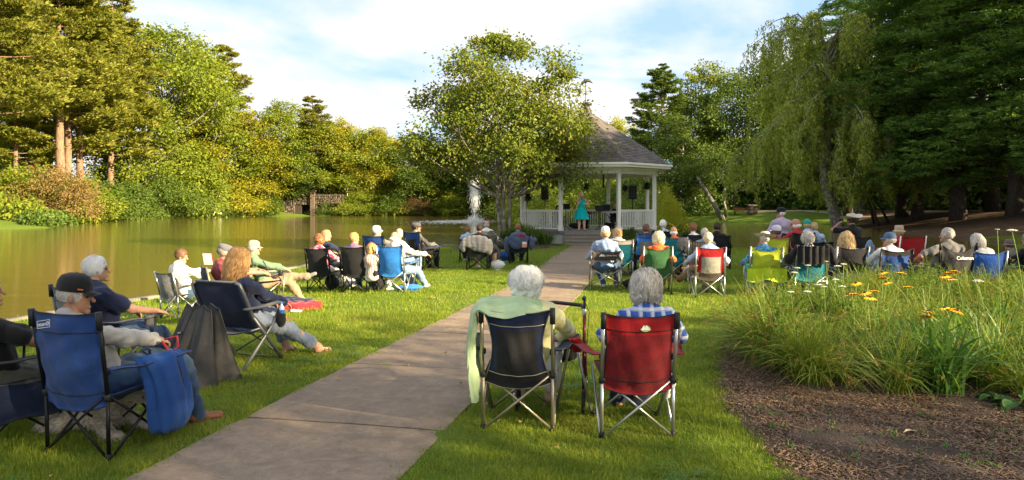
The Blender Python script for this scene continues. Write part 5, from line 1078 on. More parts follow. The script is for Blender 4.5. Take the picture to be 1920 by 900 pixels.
def hat_geom(kind, c, R, mats, parent, near=False, brimyaw=0.0, decor=None):
    X = lambda x, y, z: c+R @ V3(x, y, z); n = 28; th = np.arange(n)*2*pi/n
    def ring(rx, ry, z, y0=0.0): return np.stack([rx*np.cos(th), y0+ry*np.sin(th), np.full(n, z) if np.isscalar(z) else z], -1)
    def loft(rings, name, mat, closed_top=True):
        mb = MB(); V = np.vstack(rings); k = len(rings); i = np.arange(k-1)[:, None]*n; j = np.arange(n)[None]; j2 = (j+1) % n; Q = np.stack([i+j, i+j2, i+n+j2, i+n+j], -1).reshape(-1, 4)
        if closed_top: V = np.vstack([V, rings[-1].mean(0)]); T = [[(k-1)*n+q, (k-1)*n+(q+1) % n, k*n] for q in range(n)]
        else: T = None
        mb.add(V @ R.T+c, Q, T); return mb.build(name, mat, parent)
    hat = bpy.data.objects.new('hat', None); COL.objects.link(hat); hat.parent = parent; parent = hat
    if kind in ('cap', 'visor'):
        if kind == 'cap': loft([ring(.086, .106, .028, -.012), ring(.088, .108, .055, -.012), ring(.084, .103, .095, -.012), ring(.068, .085, .128, -.014), ring(.035, .045, .147, -.012), ring(.008, .01, .151, -.012)], 'hat_crown', mats[0])
        else: loft([ring(.084, .104, .03, -.01), ring(.086, .106, .07, -.01)], 'hat_band', mats[0], False)
        u = np.linspace(-1, 1, 13); v_ = np.linspace(0, 1, 5); G = np.array([[(.074*x*(1-.18*y**2), .072*(1-.32*x*x)+.075*y*(1-.5*x*x)+.010, .040-.016*y-.020*x*x*(1)) for y in v_] for x in u]); mb = MB(); mb.sheet(G, .005); mb.V[0] = mb.V[0] @ R.T+c; mb.build('brim', mats[1] if len(mats) > 1 else mats[0], parent)
        if kind == 'cap' and near: mb = MB(); mb.lathe([(.0, .150), (.008, .152), (.0, .157)], n=8); mb.V[0] = mb.V[0] @ R.T+c+R @ V3(0, -.012, 0); mb.build('button', mats[-1], parent)
    elif kind == 'flat':
        loft([ring(.086, .106, .03, -.01), ring(.094, .118, .055, -.004), ring(.094, .12, .08, .0), ring(.075, .098, .105, -.01), ring(.03, .05, .118, -.01)], 'hat_crown', mats[0])
        u = np.linspace(-1, 1, 11); v_ = np.linspace(0, 1, 4); G = np.array([[(.07*x, .085*(1-.3*x*x)+.045*y*(1-.6*x*x), .045-.012*y-.012*x*x) for y in v_] for x in u]); mb = MB(); mb.sheet(G, .006); mb.V[0] = mb.V[0] @ R.T+c; mb.build('brim', mats[0], parent)
    elif kind in ('straw', 'cowboy', 'sun', 'bucket'):
        ro = dict(straw=.20, cowboy=.235, sun=.19, bucket=.135)[kind]; curl = dict(straw=.02, cowboy=.075, sun=-.02, bucket=-.045)[kind]; rz = []
        for f in (1.0, .85, .7, .56): rr_ = ro*f; rz.append(np.stack([rr_*np.cos(th)*(.92 if kind == 'cowboy' else 1), rr_*np.sin(th)*1.06-.01, .045+curl*(np.abs(np.cos(th))**2 if kind in ('cowboy',) else np.ones(n))*((f-.5)/.5)], -1))
        rz += [ring(.085, .104, .045, -.01)]; loft(rz, 'brim', mats[0], False)
        top = .135 if kind != 'cowboy' else .15; cr = [ring(.086, .106, .043, -.01), ring(.086, .105, .07, -.01), ring(.078, .096, top-.015, -.01), ring(.064, .082, top, -.01)]; dz = np.where(np.abs(np.cos(th)) < .6, -.018, .0); cr.append(np.stack([.03*np.cos(th), .05*np.sin(th)-.01, top-.012+dz*.3], -1)); loft(cr, 'hat_crown', mats[0])
        if len(mats) > 1: loft([ring(.089, .109, .05, -.01), ring(.0885, .108, .075, -.01)], 'hat_band', mats[1], False)
    return hat
def hand_sdf(wr, fd, up, side, curl=.6, sc_=1.0):
    """wr wrist point, fd forward (fingers), up back-of-hand normal, side +1 thumb on +s"""
    fd = nrm(np.asarray(fd, float)); s = nrm(np.cross(fd, np.asarray(up, float))); up = np.cross(s, fd); H = SDF(); k = sc_
    H.ell(wr+fd*.048*k, (.040*k, .048*k, .016*k), np.stack([s, fd, up], 1), .012).cone(wr-fd*.02, wr+fd*.02, .026*k, .024*k, .015)
    for i, (ofs, ln) in enumerate(((-.030, .075), (-.010, .085), (.010, .080), (.029, .062))):
        b = wr+fd*.085*k+s*ofs*k; c1 = curl*(.7+.12*i); d1 = fd*cos(c1*.5)-up*sin(c1*.5); d2 = fd*cos(c1*1.3)-up*sin(c1*1.3); d3 = fd*cos(c1*2.1)-up*sin(c1*2.1); p1 = b+d1*ln*.45*k; p2 = p1+d2*ln*.32*k; p3 = p2+d3*ln*.25*k
        H.cone(b-fd*.015, p1, .0095*k, .0088*k, .004).cone(p1, p2, .0088*k, .008*k, .004).cone(p2, p3, .008*k, .0068*k, .004)
    tb = wr+fd*.025*k+s*side*.030*k; t1 = tb+(fd*.55+s*side*.7-up*.35)*.036*k; t2 = t1+(fd*.85+s*side*.25-up*.35)*.030*k; H.cone(tb, t1, .014*k, .011*k, .008).cone(t1, t2, .011*k, .0085*k, .004); return H

def person(loc, face, label, skin=SKIN, shirt=None, sleeve='long', pants=None, plen='long', shoes=None, hair=None, hat=None, s=1.0, near=False, lean=.30, head=(0, 0, 0), arms=None, feet=None, knees=None, seated=True, hip=.455, glasses=False, group=None, dress=None, seed=None, wide=1.0, collar=None, torso_yaw=0.0, dz=0, sandal=False, extra=None, pole=None, torso_x=0):
    """face: degrees clockwise from +Y. arms/feet: {-1:(x,y,z),1:(...)} targets in body space (+y forward, x right)"""
    PSEED[0] += 1; seed = PSEED[0] if seed is None else seed
    e = thing('person', label, 'person', (loc[0], loc[1], loc[2]+dz), -radians(face), group, s); h = .0095 if near else .018
    pel = V3(0, -.08, hip) if seated else V3(0, 0, .93); up = V3(torso_x, -sin(lean), cos(lean)); up /= np.linalg.norm(up); W = wide
    wa = pel+up*.17; ch = pel+up*.37; nk = pel+up*.505+V3(0, .01, 0); hd = nk+up*.05+V3(0, .035+.04*(lean > .1), .105)
    Rh = np.array(Matrix.Rotation(-radians(head[0]), 3, 'Z') @ Matrix.Rotation(radians(head[1]), 3, 'X') @ Matrix.Rotation(radians(head[2]), 3, 'Y'))
    fr = V3(0, 1, 0)-up*up[1]; fr /= np.linalg.norm(fr); ty = radians(torso_yaw); rt = np.cross(fr, up)
    Rt = np.stack([rt, fr, up], 1)
    sh = {q: nk-up*.075+rt*q*.165*W-fr*.005 for q in (-1, 1)}; hp = {q: pel+V3(q*.09*W, .02, -.01) for q in (-1, 1)}
    arms = arms or {}; feet = feet or {}; A, Lg = {}, {}
    for q in (-1, 1):
        tg = np.array(arms.get(q, (q*.27, .20, .66)) if seated else arms.get(q, (q*.24, .06, .80)), float); pl_ = (pole or {}).get(q, (q*.7, -.5, -.8)); el, wr = ik(sh[q], tg, .285, .25, pl_); A[q] = (sh[q], el, wr)
        tf = np.array(feet.get(q, (q*.13, .42, .07)) if seated else feet.get(q, (q*.09, .02, .07)), float); kp = (knees or {}).get(q, (q*.25, .4, 1.0) if seated else (0, 1, 0)); kn, an = ik(hp[q], tf, .43, .42, kp); Lg[q] = (hp[q], kn, an)
    fdir = {q: (nrm(V3(q*.25, 1, 0)) if not (feet.get(q) and feet[q][2] > .2) else nrm(V3((Lg[q][2]-Lg[q][1])[0]*1.2-q*.1, .9, .35))) for q in (-1, 1)}
    def torso(S, o, low=True):
        S.ell(pel+V3(0, .01, .0), (.165*W+o, .125*W+o, .12+o), Rt, .06).ell(wa+fr*.02, (.142*W+o, .115*W**1.4+o, .14+o), Rt, .07).ell(ch, (.158*W+o, .112*W+o, .17+o), Rt, .06)
        S.cone(sh[-1]+rt*.02, sh[1]-rt*.02, .062+o, .062+o, .05).cone(ch-fr*.03, nk-up*.03, .09+o, .06+o, .05)
    def arm(S, q, o, part=1.0):
        a, b, c = A[q]; S.cone(a, b, .052+o, .042+o, .03)
        if part >= 1: S.cone(b, c, .041+o, .028+o*1.3, .02)
        elif part < .5: S.P[-1] = ('c', a, a+(b-a)*.72, .055+o, .052+o*1.6, .03)
    def leg(S, q, o, part=1.0):
        a, b, c = Lg[q]; S.cone(a, b, .088*W+o, .062+o, .05)
        if part > .5: e_ = b+(c-b)*part; S.cone(b, e_, .060+o, .045+(.012 if part < 1 else 0)+o, .03)
        if part > .9: S.cone(b+(c-b)*.15, b+(c-b)*.45, .062+o, .055+o, .03)
    B = SDF(); torso(B, -.006)
    for q in (-1, 1):
        arm(B, q, 0); leg(B, q, -.004 if pants is not None else 0); a = Lg[q][2]; B.cone(Lg[q][1], a, .056, .036, .03); B.cone(a+V3(0, -.02, -.025), a+fdir[q]*.13+V3(0, 0, -.045 if fdir[q][2] < .1 else 0), .036, .028, .02)
    B.cone(nk-up*.04, hd+V3(0, -.012, -.05), .056, .052, .03); V, Q = B.mesh(h*1.1); mb = MB(); mb.add(V, Q)
    V, Q = head_geom(hd, Rh, None, h, seed, near).mesh(.0055 if near else .009); mb.add(V, Q)
    for q in (-1, 1):
        a, b, c = A[q]; fd = nrm(c-b)*.8+V3(0, .1, -.08); V, Q = hand_sdf(c, fd, V3(0, .2, 1)+rt*q*.3, -q, .55 if seated else .7).mesh(.0045 if near else .007); mb.add(V, Q)
    mb.build('body', skin, e)
    if near or glasses or (abs(head[0]) > 30):
        for q in (-1, 1): mb = MB(); mb.lathe([(.001, -.011), (.008, -.008), (.011, 0), (.008, .008), (.001, .011)], hd+Rh @ V3(q*.031, .079, .006), 8, rot=Rh); mb.build('eye', M_EYE, e)
        mb = MB(); mb.tube([hd+Rh @ V3(-.020, .088, -.069), hd+Rh @ V3(0, .1005, -.068), hd+Rh @ V3(.020, .088, -.069)], [.003, .006, .003], 6); mb.build('mouth', M_LIP, e)
    if glasses:
        mb = MB()
        for q in (-1, 1): t_ = np.linspace(0, 2*pi, 13); mb.tube([hd+Rh @ V3(q*.032+.024*cos(a), .103, .004+.019*sin(a)) for a in t_], .0022, 5); mb.tube([hd+Rh @ V3(q*.056, .10, .008), hd+Rh @ V3(q*.078, .0, .0)], .002, 4)
        mb.build('glasses', M_DARK, e)
    if shirt is not None and dress is None:
        G = SDF(); torso(G, .012)
        if sleeve != 'none':
            for q in (-1, 1): arm(G, q, .012, 1.0 if sleeve == 'long' else .4)
        G.cone(nk-up*.03, nk+up*.012, .07, .068, .02); V, Q = G.mesh(h, .0062 if near else .008, seed, 10); mb = MB(); mb.add(V, Q); mb.build('shirt', shirt, e)
        if collar is not None: mb = MB(); t_ = np.linspace(0, 2*pi, 17); mb.tube([nk+up*.02+rt*.066*cos(a)+fr*.062*sin(a) for a in t_], .016, 6, flat=(1, 1.2)); mb.build('collar', collar, e)
    if pants is not None and dress is None:
        G = SDF(); G.ell(pel+V3(0, .01, -.01), (.178*W, .14*W, .125), Rt, .06)
        for q in (-1, 1): leg(G, q, .014, {'long': 1.0, 'capri': .72, 'short': .12}[plen])
        V, Q = G.mesh(h, .0075, seed+3, 11); mb = MB(); mb.add(V, Q); mb.build('trousers' if plen != 'short' else 'shorts', pants, e)
    if shoes is not None:
        for q in (-1, 1):
            a = Lg[q][2]; f = fdir[q]; G = SDF(); lo = -.045 if f[2] < .1 else 0; G.cone(a+V3(0, -.035, -.022), a+V3(0, .01, -.02), .042, .045, .03).cone(a+V3(0, 0, -.035 if lo else 0), a+f*.15+V3(0, 0, lo), .042, .035, .03)
            if f[2] < .1: G.cut((0, 0, a[2]-.072), (0, 0, -1))
            if not sandal: V, Q = G.mesh(h*.8, 0); mb = MB(); mb.add(V, Q)
            else:
                mb = MB(); mb.box(a+f*.06+V3(0, 0, -.078 if lo else -.05), (.09, .26, .02), rot=rotm(0, 0, -atan2(f[0], f[1])), bev=.01)
                for o_ in (.06, .12): c_ = a+f*o_+V3(0, 0, lo*1.0); t_ = np.linspace(0, pi, 7); sd_ = nrm(np.cross(f, V3(0, 0, 1))); mb.tube([c_+sd_*.042*cos(x)+V3(0, 0, .036*sin(x)-.005) for x in t_], .009, 5)
            mb.build('shoe' if not sandal else 'sandal', shoes, e)
            if not sandal and lo: mb = MB(); mb.box(a+f*.055+V3(0, 0, -.068), (.088, .27, .022), rot=rotm(0, 0, -atan2(f[0], f[1])), bev=.009); mb.build('sole', solid('shoe_sole', (.12, .09, .07), .8), e)
    if hair: hair_geom(hd, Rh, hair[0], seed, near, bool(hat) and hat[0] != 'visor').build('hair', HM[hair[1]], e)
    if hat: hat_geom(hat[0], hd+Rh @ V3(0, 0, .004), Rh, hat[1], e, near)
    e['_j'] = 0; del e['_j']
    return e, dict(hd=hd, Rh=Rh, A=A, L=Lg, nk=nk, up=up, fr=fr, rt=rt, ch=ch, pel=pel, sh=sh)
PSEED = [100]

# ------------------------------------------------------------ camp chairs
def chair(loc, face, label, fab, trim=None, mid=None, frame=M_BLKMET, low=None, arms=True, cup=(1,), H=.92, W=.27, s=1.0, near=False, pinch=.04, group='folding chairs on the lawn', piping=None, wtop=None, bag=None, lean=.12, armfab=None, net=None, sagtop=.03, style='quad', armcol=None, seath=.42, splay=.0, logo=None):
    e = thing('folding_chair', label, 'chair', loc, -radians(face), group, s); n = 8 if near else 5; rt_ = .0115 if near else .013; D = .26; wt_ = wtop or W
    trim = trim or fab; mid = mid or fab; low = low or fab; armfab = armfab or fab
    def rod(name, a, b, r=rt_, mat=frame): mb = MB(); mb.tube([a, b], r, n); return mb.build(name, mat, e)
    topy = -D-lean
    for q in (-1, 1):
        rod('leg', (q*W, -D, 0), (q*W, -D-.012, .44), rt_*1.15); rod('back_upright', (q*(W+.002), -D-.01, .40), (q*(wt_+.002), topy, H), rt_*1.25)
    if style == 'quad':
        for q in (-1, 1):
            yo = q*.016
            rod('cross_brace', (q*(W-.015), -D-.02+yo, .02), (-q*(W-.03), -D-.01+yo, seath), rt_*.85); rod('cross_brace', (q*(W-.015), D+yo, .02), (-q*(W-.03), D+yo, seath), rt_*.85)
            rod('cross_brace', (q*(W+.012), -D+.02, .02), (q*(W+.012), D-.02, seath), rt_*.85); rod('cross_brace', (q*(W-.012), D-.02, .02), (q*(W-.012), -D+.02, seath), rt_*.85)
            rod('leg', (q*(W+.01), D+.01, 0), (q*(W+.03+splay*.85), D+.04, .60 if arms else seath), rt_)
        for q in (-1, 1):
            for yy in (-D, D): mb = MB(); mb.lathe([(.0, 0), (.022, 0), (.02, .03), (.014, .045)], (q*W, yy, -.002), 8); mb.build('foot', M_DARK, e)
    else:
        for q in (-1, 1):
            rod('leg', (q*W, -D, .012), (q*W, D, .012), rt_); rod('leg', (q*W, D, 0), (q*W, D, .62), rt_*1.1); rod('cross_brace', (q*(W-.01), -D+q*.01, .12), (-q*(W-.01), -D+q*.01, seath), rt_*.85); rod('cross_brace', (q*(W-.01), D, .1), (-q*(W-.01), D, seath), rt_*.85)
        rod('cross_brace', (-W, -D, .1), (W, -D, .1), rt_*.8)
    nu, nv = (17, 21) if near else (9, 11)
    # back panel
    z0, z1 = (.37, H) if style != 'low' else (.60, H); G = np.zeros((nu, nv, 3)); r = np.random.RandomState(int(loc[0]*100) % 9999)
    for i, u in enumerate(np.linspace(-1, 1, nu)):
        for j, v_ in enumerate(np.linspace(0, 1, nv)):
            w_ = (W+(wt_-W)*v_)-pinch*sin(pi*v_)**.8; sg = sagtop*(1-u*u)*v_**3; zz_ = z0+(z1-z0)*v_-sg-(.05*(1-u*u)*(1-v_)**3 if style != 'low' else 0); fy = np.interp(zz_, [.37, H], [-D, topy]) if style != 'low' else -D-.05
            belly = (.085 if style != 'low' else .02)*(1-u*u)*sin(pi*min(1, .12+.80*v_)); wv = .006*sin(u*11+v_*9)+.005*sin(v_*23-u*5)+.008*noise3(np.array([u*2.5, v_*4, loc[0]]), 6)
            G[i, j] = (u*w_, fy-belly-wv, zz_)
    mats_ = [fab, trim, mid, low]
    def mf(u, v_):
        if v_ > .80: return 1
        if v_ < .17: return 3
        if net and (abs(u-.5) < net and v_ < .74): return 2
        if mid is not fab and not net: return 2
        return 0
    mb = MB(); mb.sheet(G, .007, mfun=mf if style != 'low' else None); mb.build('backrest', mats_, e)
    if near:
        pm = piping or trim
        for j in ([int(.80*(nv-1)), int(.17*(nv-1))] if piping else []): mb = MB(); mb.tube(G[:, j]+V3(0, -.006, 0), .004, 5); mb.build('piping', pm, e)
        for row in (G[0], G[-1], G[:, -1], G[:, 0]): mb = MB(); mb.tube(row, .0055, 5); mb.build('piping', pm, e)
        for q in (-1, 1): mb = MB(); mb.tube([(q*(wt_+.002), topy+.006, H-.11), (q*(wt_+.002), topy-.002, H+.008)], .021, 8); mb.build('corner_sleeve', M_DARK, e); 
        for q in (-1, 1): [MB().box((q*W, -D-.012-.008*i_, (.425, .60)[i_]), (.045, .04, .045), bev=.008).build('joint', M_DARK, e) for i_ in (0, 1)]
    # seat
    S = np.zeros((nu, nv, 3))
    for i, u in enumerate(np.linspace(-1, 1, nu)):
        for j, v_ in enumerate(np.linspace(0, 1, nv)): S[i, j] = (u*(W-.005), -D+2*D*v_+.01, seath+.01-.085*(1-u*u)*(1-(2*v_-1)**4)+.02*v_)
    mb = MB(); mb.sheet(S, .008); mb.build('seat', low, e)
    if arms and style != 'hard':
        for q in (-1, 1):
            k = 9; Ga = np.array([[(q*(W+.03+splay*v_)+(u-.5)*(.085+.04*max(0, v_-.5)), -D-.03+(2*D+.12)*v_, .615-.018*sin(pi*v_)+.006*sin(v_*14)) for v_ in np.linspace(0, 1, k)] for u in (0, .5, 1)]); mb = MB(); mb.sheet(Ga, .009); ar = mb.build('armrest', armcol or armfab, e)
            if near: mb = MB(); t_ = np.vstack([Ga[0], Ga[2][::-1]]); mb.tube(t_, .0045, 5); mb.build('piping', piping or trim, e)
            if q in cup: mb = MB(); cx = q*(W+.035+splay*.8); mb.lathe([(.036, .53), (.041, .535), (.045, .625), (.043, .63), (.039, .625), (.036, .54), (.001, .54)], (cx, D-.03, 0), 14); mb.build('cup_holder', M_DARK if not near else (armcol or armfab), e)
    if bag is not None: pass
    return e, G
# ------------------------------------------------------------ audience
def C(*c): return c
BLUE = cloth('royal_blue_nylon', (.012, .05, .20)); NAVY = cloth('navy_nylon', (.012, .020, .055)); BLACKF = cloth('black_nylon', (.014, .014, .016)); REDF = cloth('red_nylon', (.33, .008, .012)); REDM = cloth('dark_red_mesh', (.19, .008, .012)); BRIGHTB = cloth('bright_blue_nylon', (.02, .16, .50))
TEALF = cloth('teal_nylon', (.01, .16, .20)); GREENF = cloth('green_nylon', (.035, .11, .04)); LIMEF = cloth('lime_nylon', (.42, .48, .03)); GREYF = cloth('grey_nylon', (.16, .16, .16)); SILV = cloth('silver_mesh', (.30, .28, .24)); BROWNF = cloth('brown_nylon', (.06, .045, .035)); DGREEN = cloth('dark_olive_nylon', (.03, .035, .03)); SLATE = cloth('slate_blue_cloth', (.07, .10, .17))
JEANS = cloth('denim', (.045, .085, .16), wr=.7); LJEANS = cloth('light_denim', (.16, .25, .36)); KHAKI = cloth('khaki_cotton', (.30, .22, .14)); BEIGE = cloth('beige_cotton', (.58, .52, .40)); WHITEC = cloth('white_cotton', (.72, .70, .66)); BLACKC = cloth('black_cotton', (.012, .012, .014)); NAVYC = cloth('navy_cotton', (.015, .022, .06)); GREYC = cloth('light_grey_cotton', (.42, .40, .37)); MAROON = cloth('maroon_cotton', (.20, .025, .035)); GREENC = cloth('sage_green_cotton', (.13, .21, .13)); MGREY = cloth('mid_grey_cotton', (.16, .15, .14))
CHAMB = cloth('blue_chambray', (.13, .20, .36), (.30, .38, .52), 'stripe', 260); LBLUE = cloth('pale_blue_cotton', (.36, .48, .66)); PLAID = cloth('blue_plaid', (.03, .10, .38), (.70, .74, .82), 'plaid', 75); YELLOW = cloth('pale_yellow_knit', (.68, .66, .34)); MINT = cloth('mint_green_knit', (.42, .56, .33)); LAV = cloth('lavender_cotton', (.42, .34, .46)); TEALC = cloth('teal_cotton', (.0, .34, .36)); PINK = cloth('pink_pattern', (.70, .50, .52), (.55, .04, .12), 'tie', 14); ORANGE = cloth('orange_cotton', (.72, .12, .03)); REDC = cloth('red_cotton', (.36, .02, .03))
DOTS = cloth('black_white_print', (.02, .02, .022), (.62, .60, .58), 'dots', 26); TIE = cloth('blue_green_tie_dye', (.10, .36, .36), (.03, .12, .50), 'tie', 9); STRIPED = cloth('striped_cotton', (.62, .56, .50), (.42, .20, .16), 'stripe', 110); CAMO = cloth('camouflage_cloth', (.10, .10, .06), (.05, .06, .035), 'camo', 18); GBLUE = cloth('greyish_blue_cotton', (.20, .24, .32))
BRSHOE = solid('brown_leather', (.17, .065, .03), .45, .2, 20); BLSHOE = solid('black_leather', (.02, .02, .02), .4, .2, 20); WHSHOE = solid('white_leather', (.72, .72, .70), .5, .08, 20); BLKCAP = cloth('black_cap_cloth', (.014, .014, .015)); WHCAP = cloth('white_cap_cloth', (.78, .78, .76)); TANCAP = cloth('tan_cap_cloth', (.46, .36, .24)); GRCAP = cloth('grey_cap_cloth', (.13, .13, .15)); BLCAP = cloth('blue_cap_cloth', (.08, .14, .26)); STRAW = solid('straw', (.66, .56, .38), .8, .12, 60, bmp=.4); STRAWB = solid('hat_band_cloth', (.16, .06, .05), .8); TEALCAP = cloth('teal_cap_cloth', (.02, .30, .26)); OCAP = solid('orange_stitching', (.65, .12, .02), .7)

def fwd(face): a = radians(face); return np.array([sin(a), cos(a)])
def seatpos(px, py, face, s=1.0):
    b = gp(px, py); f = fwd(face)*.26*s; x, y = b[0]+f[0], b[1]+f[1]; return (x, y, gzf(x, y))
def sit(px, py, face, ch=None, pe=None, s=1.0, off=(0, 0), Y=None):
    loc = seatpos(px, py, face, s) if Y is None else at(px, Y)
    c = chair(loc, face, s=s, **ch) if ch else None; p_ = None
    if pe:
        pe = dict(pe); sp = pe.pop('s', s); pf = pe.pop('face', face); f = fwd(face); rt_ = np.array([f[1], -f[0]]); l2 = (loc[0]+rt_[0]*off[0]+f[0]*off[1], loc[1]+rt_[1]*off[0]+f[1]*off[1], loc[2]); p_ = person(l2, pf, s=sp, **pe)
    return c, p_, loc
def flat_text(s_, size, mat, parent, p0, nrm_, upv, name='lettering'):
    """lettering laid on a surface: p0 centre, nrm_ outward normal, upv up (parent space)"""
    n_ = nrm(np.asarray(nrm_, float)); u_ = np.asarray(upv, float); u_ = nrm(u_-n_*(u_ @ n_)); x_ = np.cross(u_, n_); M_ = Matrix(((x_[0], u_[0], n_[0], p0[0]), (x_[1], u_[1], n_[1], p0[1]), (x_[2], u_[2], n_[2], p0[2]), (0, 0, 0, 1)))
    o = obj(name, text_mesh(s_, size, mat), parent); o.matrix_local = M_; return o
def sdf_obj(S, name, mat, parent, h=.01, wr=.006, seed=1, wf=14, zf=.35, **kw): V, Q = S.mesh(h, wr, seed, wf, zf); mb = MB(); mb.add(V, Q); return mb.build(name, mat, parent, **kw)
def localgroup(name, label, cat, loc, face, s=1.0, group=None): return thing(name, label, cat, loc, -radians(face), group, s)
LOGOW = solid('white_print', (.75, .75, .75), .6, .05, 10, bmp=0)

# --- foreground pair on the right
(c1, G1_), p_, l1 = sit(971, 806, 5, dict(label='navy camp chair with tan piping holding the white-haired woman', fab=NAVY, mid=BLACKF, net=.36, low=BLACKF, trim=NAVY, frame=M_CHAMP, near=True, piping=M_CHAMP, pinch=.075, sagtop=.035, splay=.13, cup=(1,), H=.94, armfab=NAVY, W=.265),
    dict(label='white-haired woman in a pale yellow sweater seated in the navy camp chair', shirt=YELLOW, pants=WHITEC, plen='capri', shoes=WHSHOE, sandal=True, hair=('puffy', 'white'), skin=SKIN_P, near=True, wide=1.26, head=(8, -2, 0), arms={-1: (-.16, .22, .60), 1: (.26, .24, .62)}, feet={-1: (-.10, .44, .07), 1: (.16, .46, .07)}, pole={1: (1.8, -.2, -.5)}), off=(.06, .03))
e = localgroup('sweater', 'mint green sweater draped over the shoulders and chair back of the white-haired woman', 'sweater', l1, 5)
Pc = np.array([(.215, -.20, .865), (.17, -.235, .925), (.09, -.265, .965), (0, -.28, .985), (-.10, -.275, .965), (-.20, -.30, .955), (-.285, -.335, .955), (-.325, -.345, .90), (-.335, -.335, .78), (-.335, -.32, .62), (-.33, -.30, .46), (-.33, -.28, .30), (-.325, -.27, .22)])
Fv = np.array([(0, .13, -.03)]*5+[(0, .12, .0), (0, .11, .0), (-.01, .12, 0), (-.01, .15, 0), (0, .18, 0), (0, .17, 0), (0, .13, 0), (0, .10, 0)], float); Bv = np.array([(0, -.08, -.10), (0, -.10, -.09), (0, -.12, -.07), (0, -.13, -.09), (0, -.13, -.09), (.0, -.12, -.08), (.01, -.10, -.05), (.02, -.09, 0), (.02, -.10, 0), (.0, -.10, 0), (0, -.09, 0), (0, -.08, 0), (0, -.06, 0)], float)
U_ = np.linspace(0, 12, 70); ip = lambda A_: np.stack([np.interp(U_, np.arange(13), A_[:, x]) for x in range(3)], -1); pc_, fv_, bv_ = ip(Pc), ip(Fv), ip(Bv); G = np.zeros((70, 22, 3))
for j_, v_ in enumerate(np.linspace(-1, 1, 22)):
    q_ = pc_+np.where(v_ > 0, v_, 0)*fv_+np.where(v_ < 0, -v_, 0)*bv_; hang = sstep(6, 8, U_); fold = .014*np.sin(v_*9+U_*.5)+.010*np.sin(v_*17+U_*1.1)+.012*noise3(np.stack([U_*.9, U_*0+v_*3, U_*0], -1), 3); q_[:, 2] += (1-hang)*(fold*.8+.03)-.05*(1-hang)*max(0, abs(v_)-.6); q_[:, 0] -= hang*(fold*1.4+.01); G[:, j_] = q_
mb = MB(); mb.sheet(G, .014); mb.build('sweater', MINT, e)
mb = MB(); mb.tube([(-.06, -.20, .96), (-.14, -.14, .93), (-.20, -.05, .86), (-.21, .02, .76)], [.05, .045, .04, .03], 10, flat=(1, .6)); mb.build('sleeve', MINT, e)
(c2, G2_), p_, l2 = sit(1195, 820, 0, dict(label='red camp chair with round green badge beside the navy one', fab=REDF, mid=REDM, net=.5, low=REDM, trim=REDF, frame=M_STEEL, near=True, piping=BLACKF, pinch=.028, sagtop=.03, splay=.13, cup=(-1, 1), H=.93, W=.262),
    dict(label='grey-haired person in a blue and white plaid shirt in the red camp chair', shirt=PLAID, pants=NAVYC, shoes=SLATE, sandal=True, hair=('bob', 'grey'), near=True, head=(2, 2, 0), wide=1.0, arms={-1: (-.22, .22, .62), 1: (.24, .22, .62)}, pole={-1: (-1.5, -.3, -.5), 1: (1.5, -.3, -.5)}, feet={-1: (-.10, .50, .07), 1: (.06, .50, .07)}), off=(.085, .02))
# badge on the red chair
gpt = G2_[9, 17]; bn = V3(0, -1, .12)
mb = MB(); t_ = np.linspace(0, 2*pi, 25)[:-1]; mb.add([(0, 0, 0)]+[(.036*cos(a), .023*sin(a), .001) for a in t_], None, [[0, i+1, (i+1) % 24+1] for i in range(24)]); b_ = mb.mesh('badge', [solid('badge_green', (.30, .42, .06), .6, .05, 10, bmp=0)])
def place_flat(me, parent, p0, n_, up_): n_ = nrm(V3(*n_)); u_ = V3(*up_); u_ = nrm(u_-n_*(u_ @ n_)); x_ = np.cross(u_, n_); o = obj(me.name, me, parent); o.matrix_local = Matrix(((x_[0], u_[0], n_[0], p0[0]), (x_[1], u_[1], n_[1], p0[1]), (x_[2], u_[2], n_[2], p0[2]), (0, 0, 0, 1))); return o
place_flat(b_, c2, gpt+V3(0, -.0085, 0), bn, (0, 0, 1)); mb = MB(); mb.add([(-.030, -.006, 0), (-.012, .020, 0), (-.002, .006, 0), (.008, .024, 0), (.030, -.006, 0)], None, [[0, 2, 1], [0, 4, 2], [2, 4, 3]]); mb.add([(-.034, -.012, 0), (.034, -.012, 0), (.034, -.005, 0), (-.034, -.005, 0)], [[0, 1, 2, 3]]); place_flat(mb.mesh('mountain_emblem', [LOGOW]), c2, gpt+V3(0, -.0105, .002), bn, (0, 0, 1))
# paper napkin
e = thing('paper_napkin', 'crumpled white paper napkin tucked by the right front leg of the red chair', 'napkin', (l2[0]+.30, l2[1]+.02, .22)); S = SDF(); S.ell((0, 0, .09), (.035, .04, .10), None, .03).ell((-.03, .03, .18), (.04, .03, .05), None, .03); sdf_obj(S, 'napkin', WHITEC, e, .008, .012, 9, 40)
